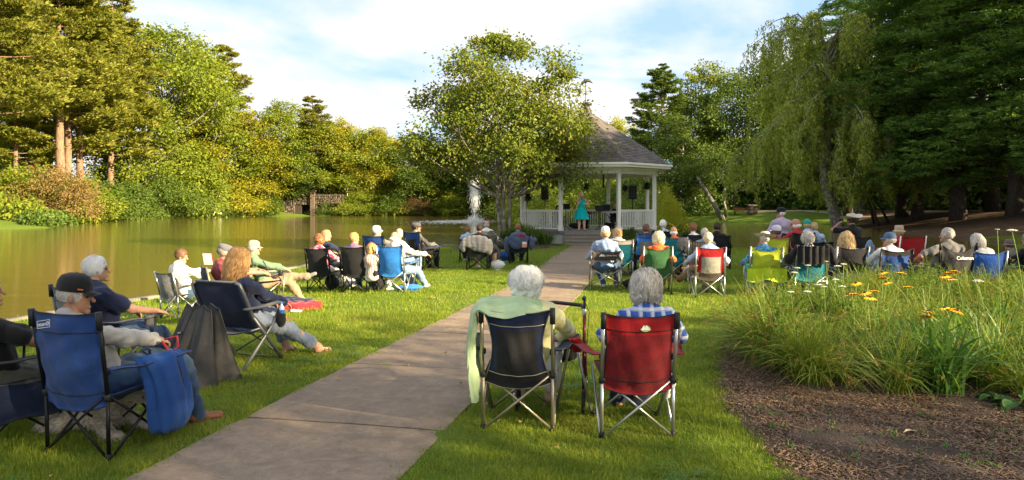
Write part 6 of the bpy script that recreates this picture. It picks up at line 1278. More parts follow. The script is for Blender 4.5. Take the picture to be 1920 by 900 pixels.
# rollator
M_WINE = solid('burgundy_metal', (.10, .012, .02), .3, .1, 20, metal=.4, bmp=0)
rl = thing('rollator', 'burgundy wheeled walker with black handles between the two foreground chairs', 'walker', (*at(1038, 5.95)[:2], 0), radians(-8))
for q in (-1, 1):
    x = q*.27
    mb = MB(); mb.tube([(x, -.30, .11), (x, -.18, .45), (x, -.10, .62), (x, -.08, .80)], .0145, 8); mb.build('frame_tube', M_WINE, rl); mb = MB(); mb.tube([(x, .30, .11), (x, .12, .42), (x, -.10, .60)], .0135, 8); mb.build('frame_tube', M_WINE, rl)
    mb = MB(); mb.tube([(x, -.08, .80), (x, -.08, .90), (x, -.13, .93), (x, -.24, .935)], [.011, .011, .017, .017], 8); mb.build('handle', M_DARK, rl); mb = MB(); mb.tube([(x, -.14, .91), (x, -.2, .885), (x, -.26, .875)], .006, 6); mb.build('brake_lever', M_BLKMET, rl); mb = MB(); mb.tube([(x, -.14, .91), (x+.04*q, -.06, .8), (x+.02*q, -.16, .5), (x, -.27, .22)], .003, 5); mb.build('brake_cable', M_DARK, rl)
    mb = MB(); mb.box((x, -.085, .80), (.034, .034, .06), bev=.006); mb.build('clamp', M_STEEL, rl)
    for yy in (-.32, .32):
        wh = bpy.data.objects.new('wheel', None); COL.objects.link(wh); wh.parent = rl; wh.location = (x, yy, .10); wh.rotation_euler = (0, pi/2, 0)
        mb = MB(); mb.lathe([(.078, -.014), (.10, -.012), (.104, 0), (.10, .012), (.078, .014), (.078, -.014)], n=22); mb.build('tyre', M_DARK, wh); mb = MB(); mb.lathe([(.0, -.016), (.024, -.016), (.024, .016), (0, .016)], n=12)
        for a in np.arange(5)*2*pi/5: mb.tube([(.02*cos(a), .02*sin(a), 0), (.08*cos(a), .08*sin(a), 0)], .007, 5)
        mb.build('rim', M_GREYMET, wh)
mb = MB(); mb.tube([(-.27, -.08, .80), (-.24, .12, .83), (0, .20, .84), (.24, .12, .83), (.27, -.08, .80)], .017, 8); mb.build('back_bar', M_DARK, rl); mb = MB(); mb.box((0, .0, .56), (.46, .30, .03), bev=.012); mb.build('seat', M_DARK, rl, False); mb = MB(); mb.tube([(-.27, .12, .40), (.27, .12, .40)], .011, 6); mb.build('cross_tube', M_WINE, rl)
S = SDF(); S.ell((0, .08, .42), (.20, .12, .10), None, .03); sdf_obj(S, 'pouch', BLACKF, rl, .012, .008, 3)

# --- left foreground
(cb, Gb), pm, lb_ = sit(146, 856, 16, dict(label='large royal blue camp chair holding the man in the black cap', fab=BLUE, frame=M_BLKMET, near=True, piping=BLACKF, pinch=.0, sagtop=.02, H=1.0, W=.265, wtop=.285, cup=(), splay=.05, lean=.10),
    dict(label='man in a black ball cap and light grey shirt in the large blue chair', shirt=GREYC, sleeve='long', pants=JEANS, shoes=BRSHOE, hair=('buzz', 'grey'), hat=('cap', [BLKCAP, BLKCAP, BLKCAP]), skin=SKIN_T, near=True, s=1.06, face=36, lean=.47, head=(36, -8, 0), hip=.425, arms={-1: (-.02, .30, .66), 1: (.06, .34, .64)}, feet={1: (.20, .50, .09), -1: (-.02, .40, .08)}, knees={1: (.3, .3, 1.8), -1: (0, .4, 1)}, pole={1: (1, -.4, -.8), -1: (-1, -.4, -.8)}, dz=-.02, wide=1.08), off=(-.12, .15))
# cap stitching
for q_, s_, z_ in ((pm[1]['hd']+pm[1]['Rh'] @ V3(0, -.112, .055), .016, 0),): mb = MB(); mb.box((0, 0, 0), (.055, .004, .009), rot=pm[1]['Rh']); mb.build('cap_lettering', OCAP, pm[0], False, loc=tuple(q_))
mb = MB(); mb.box((0, 0, 0), (.005, .032, .009), rot=pm[1]['Rh']); mb.build('cap_lettering', OCAP, pm[0], False, loc=tuple(pm[1]['hd']+pm[1]['Rh'] @ V3(.089, .045, .055)))
# maker's patch: white frame, letters and lantern ring
gpt = Gb[4, 18]; patch = bpy.data.objects.new('maker_patch', None); COL.objects.link(patch); patch.parent = cb; patch.matrix_local = Matrix.Translation(gpt+V3(.0, -.018, -.01)) @ Matrix.Rotation(pi/2-.10, 4, 'X') @ Matrix.Rotation(.16, 4, 'Z')
mb = MB()
for cx, cy, sx_, sy_ in ((0, .024, .11, .003), (0, -.024, .11, .003), (-.0535, 0, .003, .045), (.0535, 0, .003, .045)): mb.box((cx, cy, 0), (sx_, sy_, .001))
mb.build('patch_border', LOGOW, patch, False, kind='stuff'); o = obj('patch_lettering', text_mesh('man', .040, LOGOW), patch, loc=(-.014, 0, .001)); mb = MB(); t_ = np.linspace(0, 2*pi, 17); mb.tube([(.036+.012*cos(a), .012*sin(a), .001) for a in t_], .0022, 5); mb.box((.036, 0, .001), (.004, .014, .001)); mb.build('lantern_mark', LOGOW, patch)
# blue carry bag hanging on the right arm
e = localgroup('carry_bag', 'crumpled blue carry bag with black strap hanging from the arm of the blue chair', 'bag', lb_, 16)
def folded(name, path, ax, wa, wb, mat, parent, n=44, fold=.12, seed=1, m=14):
    r = np.random.RandomState(seed); P_ = np.asarray(path, float); k = 30; f = np.linspace(0, 1, k); I = f*(len(P_)-1); ip = lambda A_: np.interp(I, np.arange(len(P_)), A_); c = np.stack([ip(P_[:, q]) for q in range(3)], -1); a = ip(np.asarray(wa)); b = ip(np.asarray(wb)); th = np.arange(n)*2*pi/n
    ax = nrm(np.asarray(ax, float)); ay = nrm(np.cross(V3(0, 0, 1), ax)); ph = r.uniform(0, 6.28, 4); rings = []
    for q in range(k):
        w_ = 1+fold*(.6*np.sin(4*th+ph[0]+1.5*f[q])+.5*np.sin(9*th+ph[1]-2.2*f[q])+.35*np.sin(15*th+ph[2]+3*f[q])*(.4+.6*f[q]))*sin(pi*min(1, f[q]*.9+.1))**.5
        rings.append(c[q]+np.outer(a[q]*w_*np.cos(th), ax)+np.outer(b[q]*w_*np.sin(th), ay)+np.outer(.012*np.sin(5*th+ph[3]+f[q]*4), [0, 0, 1]))
    V = np.vstack(rings+[c[:1], c[-1:]]); i = np.arange(k-1)[:, None]*n; j = np.arange(n)[None]; j2 = (j+1) % n; Q = np.stack([i+j, i+n+j, i+n+j2, i+j2], -1).reshape(-1, 4); e0, e1 = k*n, k*n+1; T = [[e0, q, (q+1) % n] for q in range(n)]+[[e1, (k-1)*n+(q+1) % n, (k-1)*n+q] for q in range(n)]
    mb = MB(); mb.add(V, Q, T); return mb.build(name, mat, parent)
BAGB = cloth('blue_bag_cloth', (.02, .075, .27), wr=.5)
folded('bag', [(.335, .08, .645), (.35, .10, .62), (.365, .13, .50), (.37, .16, .36), (.37, .17, .20), (.365, .17, .10), (.36, .17, .07)], (.15, 1, 0), [.16, .17, .155, .16, .165, .14, .05], [.012, .03, .045, .06, .07, .055, .02], BAGB, e, fold=.20, seed=5)
mb = MB(); mb.tube([(.37, .20, .63), (.405, .22, .50), (.41, .26, .36), (.39, .30, .24)], .022, 6, flat=(.25, 1)); mb.build('strap', BLACKF, e)
# leash and dog
e = localgroup('leash', "red dog leash looped in the hands of the man in the black cap", 'leash', lb_, 36); mb = MB(); mb.tube([(.06, .36, .70), (.13, .42, .72), (.18, .40, .66), (.14, .36, .60), (.05, .38, .63), (.02, .36, .68)], .009, 6); mb.build('leash', REDC, e)
dg = thing('dog', 'cream curly-coated dog lying on the grass behind the legs of the blue chair', 'dog', (*gp(165, 800)[:2], 0), radians(-25))
FUR = solid('cream_fur', (.52, .44, .33), .95, .18, 40, bmp=.8)
S = SDF(); S.ell((0, 0, .15), (.28, .15, .14), None, .05).ell((-.20, .03, .14), (.15, .15, .14), None, .05).ell((.22, 0, .17), (.15, .12, .13), None, .05).cone((.28, 0, .2), (.40, .02, .30), .085, .07, .05).ell((.44, .02, .33), (.085, .07, .075), None, .03).cone((.48, .02, .31), (.56, .03, .28), .045, .032, .03).ell((.42, .085, .30), (.03, .02, .06), None, .02).ell((.42, -.045, .30), (.03, .02, .06), None, .02)
S.cone((.24, -.10, .12), (.44, -.12, .045), .05, .035, .03).cone((.24, .10, .12), (.44, .13, .045), .05, .035, .03).cone((.44, -.12, .04), (.52, -.12, .035), .035, .03, .02).cone((.44, .13, .04), (.52, .13, .035), .035, .03, .02).cone((-.2, -.12, .12), (-.02, -.19, .07), .08, .05, .04).cone((-.02, -.19, .06), (-.20, -.22, .045), .04, .03, .03).cone((-.20, -.22, .04), (-.10, -.25, .03), .033, .028, .02).cone((-.32, .0, .12), (-.46, -.06, .06), .04, .025, .04)
V, Q = S.mesh(.010, .008, 5, 50); mb = MB(); mb.add(V, Q); mb.build('body', FUR, dg); r = np.random.RandomState(3); kk = r.randint(0, len(V), 5000); b_ = V[kk]; n_ = nrm(b_-np.array([0, 0, .12])*1.0-b_*np.array([.6, 0, 0])); f3 = np.linspace(0, 1, 4)[None, :, None]; P3 = b_[:, None]+(n_*.028+r.normal(size=b_.shape)*.012)[:, None]*f3-np.array([0, 0, .012])*f3**2; mb = MB(); ribbons(P3, .006, mb, (0, 0, .1)); mb.build('fur', hairmat('cream_dog_fur', (.40, .32, .22), (.72, .64, .52)), dg); mb = MB(); mb.lathe([(0, -.014), (.014, 0), (0, .014)], (.585, .03, .285), 8); mb.build('nose', M_DARK, dg)

sit(-80, 838, 30, dict(label='navy camp chair with a low side pocket cut by the left frame edge', fab=BLACKF, trim=NAVY, low=NAVY, frame=M_BLKMET, near=True, piping=BLACKF, H=.93, cup=(1,)),
    dict(label='person in a black short-sleeved shirt cut by the left frame edge', shirt=BLACKC, sleeve='short', pants=cloth('olive_cotton', (.10, .10, .075)), shoes=BLSHOE, hair=('short', 'salt'), near=True, head=(20, 0, 0), arms={1: (.24, .34, .63), -1: (-.2, .3, .6)}, feet={1: (.15, .62, .07), -1: (-.1, .6, .07)}), off=(.06, .04))
sp = localgroup('side_pouch', 'navy fabric pouch hanging from the side of the chair at the left edge', 'pouch', seatpos(-80, 838, 30), 30); G = np.array([[(.335, -.22+.5*u, .44-.26*v_+.01*sin(u*9+v_*4)) for v_ in np.linspace(0, 1, 8)] for u in np.linspace(0, 1, 9)]); mb = MB(); mb.sheet(G, .02); mb.build('pouch', NAVY, sp)
mb = MB(); mb.tube(np.vstack([G[0], G[1:, -1], G[-1][::-1][1:]])+V3(.008, 0, 0), .006, 5); mb.build('piping', BLACKF, sp)
_, pw, lw = sit(150, 722, 30, dict(label='charcoal camp chair with grey arms behind the large blue chair', fab=GREYF, low=BLACKF, frame=M_GREYMET, near=True, piping=BLACKF, H=.95, cup=(1,), armcol=GREYF, W=.28),
    dict(label='white-haired man in a navy polo shirt behind the man in the black cap', shirt=NAVYC, sleeve='short', pants=JEANS, shoes=WHSHOE, hair=('short', 'white'), near=True, head=(24, 0, 0), wide=1.15, arms={1: (.30, .26, .66), -1: (-.2, .3, .62)}, feet={1: (.18, .62, .07), -1: (-.08, .55, .07)}), off=(.02, .04))
# grey cover bag leaning on the charcoal chair back
gx, gy, _ = at(374, 6.7); e = thing('chair_cover_bag', 'big slumped charcoal chair bag with a small white label beside the strawberry-blond woman', 'bag', (gx, gy, 0), radians(-20))
GREYBAG = cloth('charcoal_bag_cloth', (.062, .061, .060), wr=.6)
G = np.zeros((41, 22, 3))
for i_, u in enumerate(np.linspace(-1, 1, 41)):
    for j_, v_ in enumerate(np.linspace(0, 1, 22)): hw = .15+.22*v_**.9; G[i_, j_] = (.09-.10*v_+u*hw, -.10-.18*v_*(1-.5*u*u)+(.05*v_+.01)*sin(u*6.5+.6)*(.3+v_)+.02*v_*sin(u*17+v_*2), .74-.70*v_-.04*abs(u)*v_+.02*sin(u*5)*(1-v_))
mb = MB(); mb.sheet(G, .012); mb.build('front_cloth', GREYBAG, e); G2 = G.copy(); G2[..., 1] += .10+.22*np.linspace(0, 1, 22)[None]; mb = MB(); mb.sheet(G2[::-1], .012); mb.build('back_cloth', GREYBAG, e)
for q in (13, 30): mb = MB(); mb.tube(G[q]+V3(0, -.006, 0), .0045, 5); mb.build('seam', BLACKF, e)
lab = bpy.data.objects.new('label_patch', None); COL.objects.link(lab); lab.parent = e; lab.matrix_local = Matrix.Translation(V3(*(G[10, 7]+V3(0, -.022, 0)))) @ Matrix.Rotation(-.25, 4, 'Z') @ Matrix.Rotation(pi/2-.22, 4, 'X') @ Matrix.Rotation(.22, 4, 'Z')
mb = MB(); mb.box((0, 0, 0), (.078, .036, .004)); mb.build('patch', BLACKF, lab, False); obj('patch_lettering', text_mesh('YETI', .027, LOGOW), lab, loc=(0, 0, .004))
# hard-arm chair and woman
def hardchair(loc, face, label):
    e = thing('folding_armchair', label, 'chair', loc, -radians(face)); W = .31; m_ = M_GREYMET
    def rod(nm, P, r_=.015, flat=None): mb = MB(); mb.tube(P, r_, 8, flat=flat); return mb.build(nm, m_, e)
    for q in (-1, 1):
        x = q*W; rod('back_frame', [(x, .02, .36), (x, -.20, .56), (x, -.33, .80), (x*.96, -.38, .90), (x*.8, -.39, .925)], .017, (1, 1.3)); rod('leg', [(x, .30, .01), (x, -.20, .56)], .016, (1, 1.3)); rod('leg', [(x, -.34, .01), (x, .12, .40), (x, .26, .58)], .016, (1, 1.3))
        mb = MB(); mb.tube([(x*1.03, -.33, .64), (x*1.05, -.1, .635), (x*1.06, .18, .65), (x*1.05, .30, .63)], [.02, .026, .028, .02], 8, flat=(1.3, .7)); mb.build('armrest', solid('grey_plastic', (.11, .115, .125), .5), e); rod('side_rail', [(x, -.22, .40), (x, .26, .42)], .013)
    rod('cross_bar', [(-W, .30, .02), (W, .30, .02)], .012); rod('cross_bar', [(-W, -.34, .02), (W, -.34, .02)], .012); rod('cross_brace', [(-W, .28, .05), (W, .26, .40)], .010); rod('cross_brace', [(W, .28, .05), (-W, .26, .40)], .010); rod('top_bar', [(-W*.8, -.39, .925), (W*.8, -.39, .925)], .013)
    G = np.array([[(u*(W-.02), np.interp(z_, [.36, .56, .80, .92], [-.05, -.20, -.33, -.385])-.04*(1-u*u)*sin(pi*v_), z_) for v_ in np.linspace(0, 1, 16) for z_ in [.40+.515*v_]] for u in np.linspace(-1, 1, 15)]); mb = MB(); mb.sheet(G, .012); mb.build('backrest', NAVY, e)
    G = np.array([[(u*(W-.01), -.22+.5*v_, .405-.06*(1-u*u)) for v_ in np.linspace(0, 1, 9)] for u in np.linspace(-1, 1, 9)]); mb = MB(); mb.sheet(G, .012); mb.build('seat', NAVY, e)
    S = SDF(); S.ell((W+.05, .22, .46), (.045, .06, .09), None, .02); S.cut((0, 0, .54), (0, 0, 1)); sdf_obj(S, 'bottle_pocket', BLACKF, e, .009, .003); return e
hl = seatpos(420, 690, 18); hardchair(hl, 18, 'grey-framed folding armchair with navy back holding the strawberry-blond woman')
bt = localgroup('water_bottle', 'clear water bottle with blue label in the side pocket of the grey armchair', 'bottle', hl, 18); mb = MB(); mb.lathe([(.0, 0), (.03, .0), (.032, .03), (.030, .09), (.032, .14), (.014, .17), (.013, .185)], (.36, .22, .45), 14); mb.build('bottle_body', solid('clear_plastic', (.45, .62, .75), .15, .05, 10, bmp=0), bt); mb = MB(); mb.lathe([(.0325, .05), (.0335, .055), (.0335, .11), (.0325, .115)], (.36, .22, .45), 14); mb.build('bottle_label', solid('blue_label', (.03, .16, .55), .4, .2, 40, bmp=0), bt); mb = MB(); mb.lathe([(.015, .183), (.016, .2), (.0, .202)], (.36, .22, .45), 12); mb.build('cap', solid('blue_cap', (.05, .25, .65), .4, .05, 10, bmp=0), bt)
f = fwd(34); person((hl[0]+f[0]*.13+.02, hl[1]+f[1]*.13, hl[2]), 34, 'strawberry-blond woman in a navy cardigan and grey capris in the grey armchair', shirt=NAVYC, pants=GBLUE, plen='capri', shoes=solid('tan_leather', (.30, .18, .10), .5), sandal=True, hair=('wavy', 'ginger'), near=True, head=(16, -4, 0), wide=1.12, hip=.47, arms={1: (.16, .30, .62), -1: (-.1, .3, .6)}, feet={1: (.30, .66, .07), -1: (-.02, .46, .07)}, pole={1: (.9, -.5, -.8)})
sit(318, 598, 28, dict(label='small grey camp chair with silver frame near the pond edge', fab=GREYF, frame=M_STEEL, H=.84, W=.24), dict(label='brown-haired child leaning over a dark red book near the pond edge', shirt=WHITEC, pants=JEANS, shoes=WHSHOE, hair=('short', 'brown'), head=(40, -14, 8), arms={1: (.12, .28, .80), -1: (-.05, .28, .8)}), s=.92, off=(.05, .08))
e = localgroup('red_book', 'dark red open book held up by the child near the pond edge', 'book', seatpos(318, 598, 28), 28); mb = MB(); mb.box((.12, .38, .93), (.16, .012, .21), rot=rotm(.3, 0, .4)); mb.box((.0, .40, .93), (.14, .012, .21), rot=rotm(.3, 0, -.5)); mb.build('cover', MAROON, e, False); mb = MB(); mb.box((.115, .365, .93), (.15, .006, .20), rot=rotm(.3, 0, .4)); mb.build('pages', WHITEC, e, False)
sit(398, 612, 58, dict(label='dark camp chair of the man in the grey flat cap', fab=NAVY, frame=M_CHAMP, H=.9), dict(label='man in a grey flat cap and maroon shirt holding a phone', shirt=MAROON, sleeve='short', pants=BEIGE, shoes=BRSHOE, hair=('short', 'salt'), hat=('flat', [GRCAP]), glasses=True, near=True, head=(18, -18, 0), arms={1: (.15, .34, .78), -1: (-.02, .38, .80)}, feet={1: (.14, .62, .07), -1: (-.08, .5, .07)}, wide=1.2, skin=SKIN_T), off=(.1, .06), s=.98)
e = localgroup('phone', 'grey phone held by the man in the flat cap', 'phone', seatpos(398, 612, 58), 58); mb = MB(); mb.box((.08, .47, .86), (.075, .01, .15), rot=rotm(.5), bev=.004); mb.build('phone', M_GREYMET, e, False)
sit(468, 572, 60, dict(label='navy camp chair with tan frame of the man in the tan cap', fab=NAVY, mid=BLACKF, net=.3, frame=M_CHAMP, H=.88), dict(label='man in a tan cap and sage green sweater with one leg crossed', shirt=GREENC, pants=KHAKI, shoes=solid('grey_shoe', (.2, .19, .18), .6), hair=('short', 'grey'), hat=('cap', [TANCAP, TANCAP]), glasses=True, head=(10, -6, 0), hip=.42, lean=.42, arms={1: (.22, .52, .58), -1: (-.05, .5, .6)}, feet={1: (.15, .60, .07), -1: (.34, .68, .50)}, knees={1: (.2, .4, 1), -1: (-.1, .4, 1)}), s=1.0, off=(0, .04))
# clothes heap
e = thing('jackets', 'navy and red jackets heaped on the grass with a white note', 'jackets', gp(548, 580), .15, None, 1.0); S = SDF(); S.ell((-.18, .06, .05), (.30, .2, .10), None, .05).ell((.10, .12, .07), (.28, .18, .10), None, .05).ell((.0, .2, .10), (.2, .14, .1), None, .05); S.cut((0, 0, .0), (0, 0, -1)); sdf_obj(S, 'navy_jacket', NAVYC, e, .015, .014, 3, 7, zf=1); S = SDF(); S.ell((.12, -.08, .045), (.30, .15, .085), None, .05).ell((.34, .02, .05), (.15, .14, .09), None, .05).ell((-.16, -.06, .05), (.16, .1, .07), None, .05); S.cut((0, 0, 0), (0, 0, -1)); sdf_obj(S, 'red_jacket', REDC, e, .015, .013, 4, 7, zf=1)
e = thing('paper_note', 'small white paper lying against the red jacket', 'paper', gp(556, 585)); mb = MB(); mb.box((0, 0, .02), (.18, .10, .006), rot=rotm(.2, .1, .2)); mb.build('paper', WHITEC, e, False)

# --- middle left rows
sit(598, 548, 14, dict(label='black camp chair with deep folds, leftmost of the middle row', fab=BLACKF, H=.96, cup=()), dict(label='person with curly auburn hair and white trousers in the leftmost black chair', shirt=PINK, pants=WHITEC, plen='capri', shoes=WHSHOE, hair=('curly', 'auburn'), feet={1: (.35, .62, .07), -1: (.1, .55, .07)}, arms={1: (.3, .3, .62)}), s=.98, off=(-.06, .04))
sit(612, 530, 38, dict(label='black camp chair mostly hidden behind the leftmost black chair', fab=BLACKF, H=.9), dict(label='child with a blond bob in a navy shirt behind the leftmost black chair', shirt=NAVYC, pants=NAVYC, shoes=WHSHOE, hair=('bob', 'blond'), head=(20, -4, 0), arms={1: (.15, .35, .7)}), s=1.02, off=(-.16, .02))
sit(664, 550, 10, dict(label='black camp chair second from the left in the middle row', fab=BLACKF, H=.96, cup=()), dict(label='person with short ginger hair in a mauve shirt in the second black chair', shirt=cloth('mauve_cotton', (.17, .11, .19)), pants=JEANS, shoes=WHSHOE, hair=('short', 'ginger'), head=(28, -4, 0), collar=ORANGE, arms={1: (.35, .4, .66)}), s=1.0, off=(-.06, .05))
sit(690, 552, 22, None, dict(label='child with ginger blond hair in a striped shirt leaning by the second black chair', shirt=STRIPED, pants=WHITEC, shoes=WHSHOE, hair=('bob', 'ginger'), head=(20, -10, 12), lean=.1, hip=.40, arms={1: (.2, .42, .6)}), s=.84, off=(-.06, .08))
e = thing('black_jacket', 'black jacket hanging off the right arm of the second black chair', 'jacket', gp(704, 549)); S = SDF(); S.ell((.0, .0, .38), (.12, .08, .26), None, .05).ell((.06, .02, .2), (.12, .09, .16), None, .05).ell((-.02, 0, .58), (.14, .07, .06), None, .04); sdf_obj(S, 'jacket', BLACKC, e, .018, .02, 8, 12)
sit(734, 549, 8, dict(label='bright blue camp chair with silver legs in the middle row', fab=BRIGHTB, frame=M_STEEL, H=.96, cup=(), splay=.08, logo=1), dict(label='balding white-haired man stretching his arm right from the bright blue chair', shirt=GREYC, pants=LJEANS, shoes=WHSHOE, hair=('fringe', 'white'), head=(22, -6, 0), arms={1: (.62, .25, .72), -1: (-.3, .2, .65)}, feet={1: (.44, .55, .09), -1: (.2, .62, .07)}, pole={1: (.3, -.2, -1)}, wide=1.1), s=1.0, off=(.02, .05))
lump('gym_bag', 'bright blue bag lying on the grass right of the bright blue chair', 'bag', gp(768, 545), (.55, .3, .14), BRIGHTB, 9, .4); lump('blue_cooler_bag', 'small blue bag upright behind the bright blue chair', 'bag', gp(764, 538), (.22, .2, .34), BLUE, 12); lump('black_backpack', 'black backpack on the grass under the leftmost black chair', 'bag', gp(622, 545), (.28, .25, .36), BLACKF, 13); lump('white_bag', 'white plastic bag under the second black chair', 'bag', gp(655, 540), (.3, .2, .2), WHITEC, 15)
c_, _, l_ = sit(704, 522, 16, dict(label='blue and black camp chair of the man in the white cap', fab=BLUE, low=BLACKF, mid=BLACKF, net=.4, frame=M_BLKMET, H=1.02), dict(label='man in a white ball cap and grey sweater on the middle lawn', shirt=MGREY, pants=JEANS, shoes=WHSHOE, hair=('short', 'grey'), hat=('cap', [WHCAP, WHCAP]), head=(38, 0, 0), arms={1: (.42, .3, .68)}, wide=1.15), s=1.05, off=(-.04, .05))
sit(742, 526, 30, dict(label='grey camp chair hidden behind the bright blue chair', fab=GREYF, H=.88), dict(label='person in a tan cap just behind the balding white-haired man', shirt=WHITEC, pants=LJEANS, shoes=WHSHOE, hair=('short', 'grey'), hat=('cap', [cloth('salmon_cap', (.50, .34, .28)), TANCAP]), head=(-30, 0, 0)), s=.98, off=(0, .03))
sit(778, 509, 40, dict(label='blue and black camp chair turned right at the end of the row', fab=BLUE, low=BLACKF, mid=BLACKF, net=.4, frame=M_BLKMET, H=1.0, cup=(), armcol=BLUE), dict(label='man in a charcoal flat cap and grey vest at the row end', shirt=MGREY, pants=BLACKC, shoes=BLSHOE, hair=('short', 'dark'), hat=('flat', [GRCAP]), glasses=True, head=(35, 0, 0), collar=BLACKC), s=1.08, off=(-.12, .05))

# --- by the maple
_, _, lg = sit(894, 507, 5, dict(label='dark green camp chair under a grey jacket left of the maple trunk', fab=DGREEN, mid=BLACKF, net=.3, H=.86, cup=()), dict(label='dark-haired man in a black shirt in the dark green chair', shirt=BLACKC, pants=BLACKC, plen='short', shoes=WHSHOE, hair=('buzz', 'dark'), wide=1.2, skin=SKIN_P, feet={1: (.36, .3, .07), -1: (-.1, .4, .07)}), s=1.02, off=(.05, .04))
e = localgroup('grey_jacket', 'grey jacket spread over the back of the dark green chair', 'jacket', lg, 5); S = SDF(); S.ell((0, -.40, .80), (.34, .06, .17), None, .05).ell((-.36, -.34, .66), (.09, .08, .17), None, .05).ell((.36, -.34, .66), (.10, .08, .2), None, .05).ell((.1, -.4, .66), (.24, .06, .14), None, .05); sdf_obj(S, 'jacket', cloth('grey_jacket_cloth', (.24, .23, .23)), e, .018, .014, 18, 6)
sit(874, 492, 0, dict(label='low dark chair of the small boy left of the dark green chair', fab=BLACKF, H=.8, W=.22), dict(label='small boy in a pale blue shirt left of the dark-haired man', shirt=LBLUE, sleeve='short', pants=BLACKC, shoes=WHSHOE, hair=('short', 'auburn'), arms={-1: (-.3, .2, .5)}), s=.92, off=(.04, .05))
sit(914, 488, 10, dict(label='pale beige chair half hidden by the maple stems', fab=cloth('beige_nylon', (.42, .38, .28)), H=.92), dict(label='bald older man in a white shirt just left of the maple stems', shirt=WHITEC, pants=KHAKI, shoes=WHSHOE, hair=('fringe', 'grey')), s=1.05, off=(-.05, .05))
e = lump('camouflage_backpack', 'camouflage backpack standing right of the dark green chair', 'backpack', gp(925, 499), (.38, .28, .62), CAMO, 31); mb = MB(); mb.tube([(-.08, -.15, .5), (-.09, -.19, .3), (-.08, -.15, .1)], .02, 5); mb.build('strap', BLACKF, e); e = lump('camouflage_jacket', 'camouflage jacket hung over the chair beside the maple stems', 'jacket', at(921, gp(925, 497)[1]+.05, .55), (.34, .26, .5), CAMO, 33)
lump('blue_tote_bag', 'blue bag standing between the camouflage backpack and navy jacket', 'bag', gp(950, 489), (.52, .3, .34), BLUE, 35); lump('brown_cushion', 'brown patterned jacket bundled on top beside the maple trunk', 'jacket', at(943, gp(950, 489)[1]+.1, .36), (.42, .3, .3), BROWNF, 37); lump('plastic_bag', 'white plastic bag with knotted top alone on the grass by the maple', 'bag', gp(933, 506), (.36, .24, .28), WHITEC, 39)
_, _, lg = sit(973, 495, -3, dict(label='camp chair under a navy jacket right of the maple trunk', fab=DGREEN, H=.92, cup=()), dict(label='brown-haired person in the chair with the navy jacket', shirt=SLATE, pants=BLACKC, shoes=BLSHOE, hair=('short', 'auburn')), s=1.0, off=(-.02, .04))
e = localgroup('navy_jacket', 'slate navy jacket with red lining and small tag over the chair back', 'jacket', lg, -3); S = SDF(); S.ell((0, -.42, .76), (.31, .055, .20), None, .05).ell((0, -.42, .6), (.28, .05, .14), None, .05).ell((-.36, -.30, .60), (.09, .09, .24), None, .05).ell((.36, -.30, .62), (.09, .09, .22), None, .05).cone((.36, -.25, .68), (.5, -.1, .72), .06, .04, .04); sdf_obj(S, 'jacket', SLATE, e, .018, .012, 28, 6)
mb = MB(); mb.box((.02, -.478, .86), (.28, .02, .08), rot=rotm(.2), bev=.008); mb.build('red_lining', REDC, e, False); mb = MB(); mb.box((.15, -.485, .60), (.14, .01, .17)); mb.build('tag', solid('salmon_tag', (.62, .30, .20), .7), e, False); mb = MB(); mb.box((.15, -.492, .64), (.11, .006, .06)); mb.build('tag_label', LOGOW, e, False)

# --- right of the path
_, _, lo = sit(1137, 544, 2, dict(label='low-backed brown folding chair nearest the path', fab=BROWNF, frame=M_CHAMP, H=.80, style='low', arms=True, cup=(), W=.30, lean=.02, near=False), dict(label='woman in a white ball cap and blue chambray shirt by the path', shirt=CHAMB, pants=JEANS, shoes=WHSHOE, hair=('bob', 'blond'), hat=('cap', [WHCAP, WHCAP]), wide=1.12, lean=.08, arms={-1: (-.25, .2, .62), 1: (.25, .2, .62)}, feet={1: (.3, .42, .07), -1: (.0, .3, .07)}, hip=.48), s=1.02, off=(-.01, -.05))
e = localgroup('chair_print', 'white mountain mark and maker lettering printed on the low brown chair back', 'lettering', lo, 2); e.scale = (1.02,)*3
mb = MB(); mb.add([(-.13, 0, 0), (-.075, .055, 0), (-.055, .03, 0), (-.035, .045, 0), (.0, 0, 0)], None, [[0, 4, 1], [4, 3, 2], [4, 2, 1]]); place_flat(mb.mesh('mountain_mark', [LOGOW]), e, (-.03, -.348, .685), (0, -1, 0), (0, 0, 1)); flat_text('OZARK TRAIL', .036, LOGOW, e, (.09, -.346, .70), (0, -1, 0), (0, 0, 1))
sit(1166, 520, 5, dict(label='teal chair with cream top just behind the low brown chair', fab=TEALF, trim=cloth('cream_nylon', (.62, .52, .42)), frame=M_STEEL, H=.95), dict(label='person with straight sandy hair behind the woman in the white cap', shirt=WHITEC, pants=KHAKI, shoes=WHSHOE, hair=('bob', 'blond')), s=.98, off=(-.10, .04))
lump('black_bag', 'black bag on the grass right of the low brown chair', 'bag', gp(1180, 541), (.3, .2, .2), BLACKF, 41)
e = thing('grey_case', 'grey plastic case lying on the grass behind the low brown chair', 'case', gp(1182, 515), .1); mb = MB(); mb.box((0, 0, .06), (.3, .2, .1), bev=.02); mb.build('case', M_GREYMET, e, False); mb = MB(); mb.tube([(-.08, 0, .10), (-.06, 0, .14), (.06, 0, .14), (.08, 0, .10)], .008, 5); mb.build('handle', M_DARK, e)
sit(1214, 516, -4, dict(label='big royal blue chair with grey centre panel', fab=BRIGHTB, mid=GREYF, net=.36, low=NAVY, H=1.02, frame=M_BLKMET, W=.31, trim=BLUE), dict(label='brown-haired person in the big royal blue chair', shirt=BLACKC, pants=JEANS, shoes=WHSHOE, hair=('short', 'brown')), s=1.05, off=(.0, .04))
